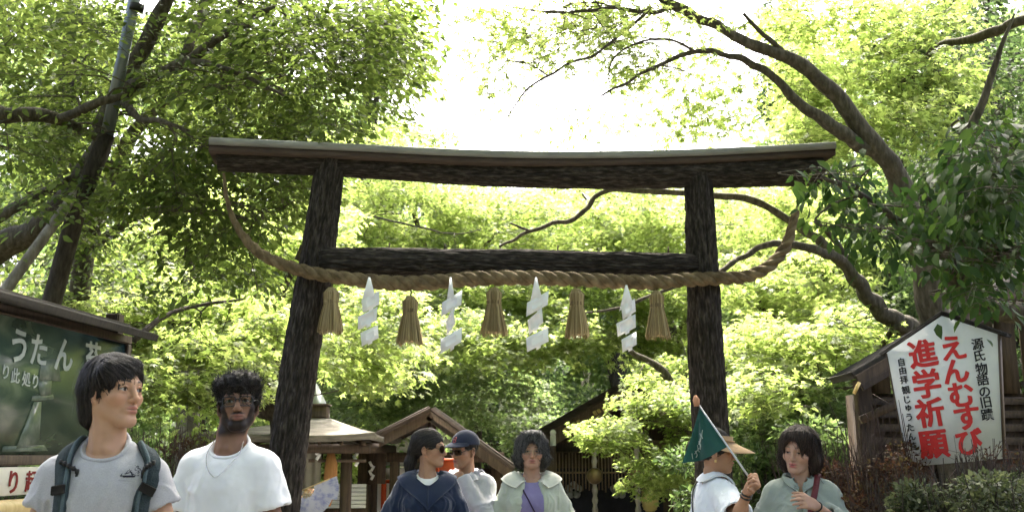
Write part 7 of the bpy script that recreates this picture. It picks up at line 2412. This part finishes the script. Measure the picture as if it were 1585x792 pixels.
# ------------------------------------------------------------------ shrubs
def shrub(label, px, py, Y, rx, rz, m_leaf, kind, size, n, seed, twigs=60, twig_m=None, name='shrub', group=None, twl=1.0, shell=.2):
    c = P(px, py, Y)
    gz = float(ground_z(c[0], Y))
    t = Tree(name, label, (c[0], Y, gz), 'shrub', group, seed, kind, m_leaf, twig_m or M['trunk_dark'])
    r = t.r
    for i in range(twigs):
        a = r.uniform(0, 6.283); k = r.uniform(.1, 1)
        e = c + np.array((math.cos(a) * rx * k, math.sin(a) * rx * .6 * k, rz * r.uniform(.1, 1.05) * twl))
        b = np.array((c[0] + math.cos(a) * rx * .3 * k, Y + math.sin(a) * .2 * k, gz - .05))
        m4 = (b + e) / 2 + r.normal(0, .06, 3) + (0, 0, .1)
        t.mb.tube(smooth_line([b, m4, e], 4), np.linspace(.007, .0018, 9), 4, caps=False)
        for q in range(2):
            s0 = m4 + (e - m4) * r.uniform(.2, .8)
            t.mb.tube(np.array([s0, s0 + r.normal(0, .06, 3) + (0, 0, .05), s0 + r.normal(0, .10, 3) + (0, 0, .12)]), [.003, .002, .001], 3, caps=False)
    if n:
        for i in range(10):
            cc = c + np.array((r.uniform(-.75, .75) * rx, r.uniform(-.4, .4) * rx, r.uniform(-1, .62) * rz))
            t.cloud(cc, (rx * .38, rx * .3, rz * .30), n // 10, size, 1.0, shell)
    return t.done('foliage', 'twigs')
shrub('pale green clipped shrub under the white sign', 1500, 765, 4.9, .46, .17, LM['shrub'], 'small', .032, 4200, 301, 90)
shrub('pale green shrub in the lower right corner, nearest the camera', 1590, 790, 4.5, .42, .20, LM['shrub'], 'small', .034, 3600, 302, 80)
shrub('loose green shrub between the red brown bush and the white sign', 1425, 785, 4.8, .26, .16, LM['shrub'], 'small', .032, 2200, 303, 60)
M['twig_red'] = mat('red_brown_twigs', (.030, .018, .014), (.085, .055, .044), 20, .85)
shrub('bare red brown twiggy bush left of the white sign', 1352, 735, 5.6, .33, .36, LM['redtwig'], 'small', .034, 2600, 304, 60, M['twig_red'], twl=1.1)
shrub('red brown twiggy bush below the timber hut', 1290, 760, 6.6, .40, .30, LM['redtwig'], 'small', .036, 2800, 305, 45, M['twig_red'])
shrub('fine bare twigs sticking up in front of the sign edge', 1540, 725, 5.05, .22, .13, LM['redtwig'], 'small', .022, 260, 306, 60, M['twig_red'], twl=1.1)
shrub('dark evergreen shrub behind the woman in sage', 1290, 715, 9.0, .85, .42, LM['maple_deep'], 'oval', .07, 4200, 307, 60)
shrub('dark evergreen shrub between the guide and the woman in sage', 1170, 745, 9.4, .8, .40, LM['dark'], 'oval', .07, 4200, 308, 60)
shrub('brown green shrub low between the two men', 270, 715, 9.0, .7, .35, LM['redtwig'], 'small', .045, 2200, 310, 120, M['twig_red'])
shrub('leafy shrub behind the low bamboo rail', 40, 775, 6.9, .7, .22, LM['dark'], 'oval', .06, 2600, 311, 60)

# ------------------------------------------------------------------ unseen trees added around the camera: a roof of leaves to shade the path
for k4, (lb, x, y, cx, cyy, cz) in enumerate((('unseen tree added to shade the path from the left, beside the viewer', -4.6, -1.5, -2.4, 1.2, 8.0), ('unseen tree added to shade the path from the right, beside the viewer', 4.8, -2.5, 2.6, .6, 8.4), ('unseen tree added to shade the path from behind the viewer', -1.6, -9.0, 0.0, -6.0, 8.6))):
    t = Tree('broadleaf_tree', lb, (x, y, float(ground_z(x, y))), group='added trees shading the path', seed=400 + k4, lk='oval', m_leaf=LM['broad'])
    t.limb([('w', x, y, float(ground_z(x, y)) - .2, .22), ('w', x * .95, y, 3.5, .17), ('w', (x + cx) / 2, (y + cyy) / 2, 6, .12), ('w', cx, cyy, 8, .05)])
    r = t.r
    for i in range(60):
        c = np.array((cx + r.uniform(-3.4, 3.4), cyy + r.uniform(-3.6, 3.6), cz + r.uniform(-.9, 1.4)))
        j = t.nodes[int(r.integers(12, len(t.nodes)))]
        t.limb([('w', *j, .04), ('w', *((np.asarray(j) + c) / 2 + (0, 0, .2)), .025), ('w', *c, .008)], 4, sides=6, nodes=False)
        t.cloud(c, (1.0, 1.0, .5), 230, .13, .8, .2)
    t.done()

r = np.random.default_rng(500)  # unseen ring of leaves added behind the camera, holding back low sky light
pos, dr, no, sz = [], [], [], []
for i in range(230):
    a = r.uniform(R_(100), R_(260)); d = r.uniform(11, 17)
    x, y = d * math.sin(a), d * math.cos(a)
    c = np.array((x, y, float(ground_z(x, y)) + r.uniform(.5, 9.5)))
    n = 220
    u = nrows(r.normal(0, 1, (n, 3)))
    pos.append(c + u * np.array((1.6, 1.6, .9)) * r.uniform(.4, 1, n)[:, None]); dr.append(u + r.normal(0, .7, (n, 3)))
    no.append(np.array((0, 0, .7)) + u * .5 + r.normal(0, .5, (n, 3))); sz.append(r.uniform(.16, .34, n))
v, q = place_leaves('broad', np.vstack(pos), np.vstack(dr), np.vstack(no), np.concatenate(sz))
tag(link_mesh('wood', np_mesh('wood', v, [q]), LM['maple_deep']), 'unseen wood added behind the viewer to cut low sky light', 'wood', kind='stuff')
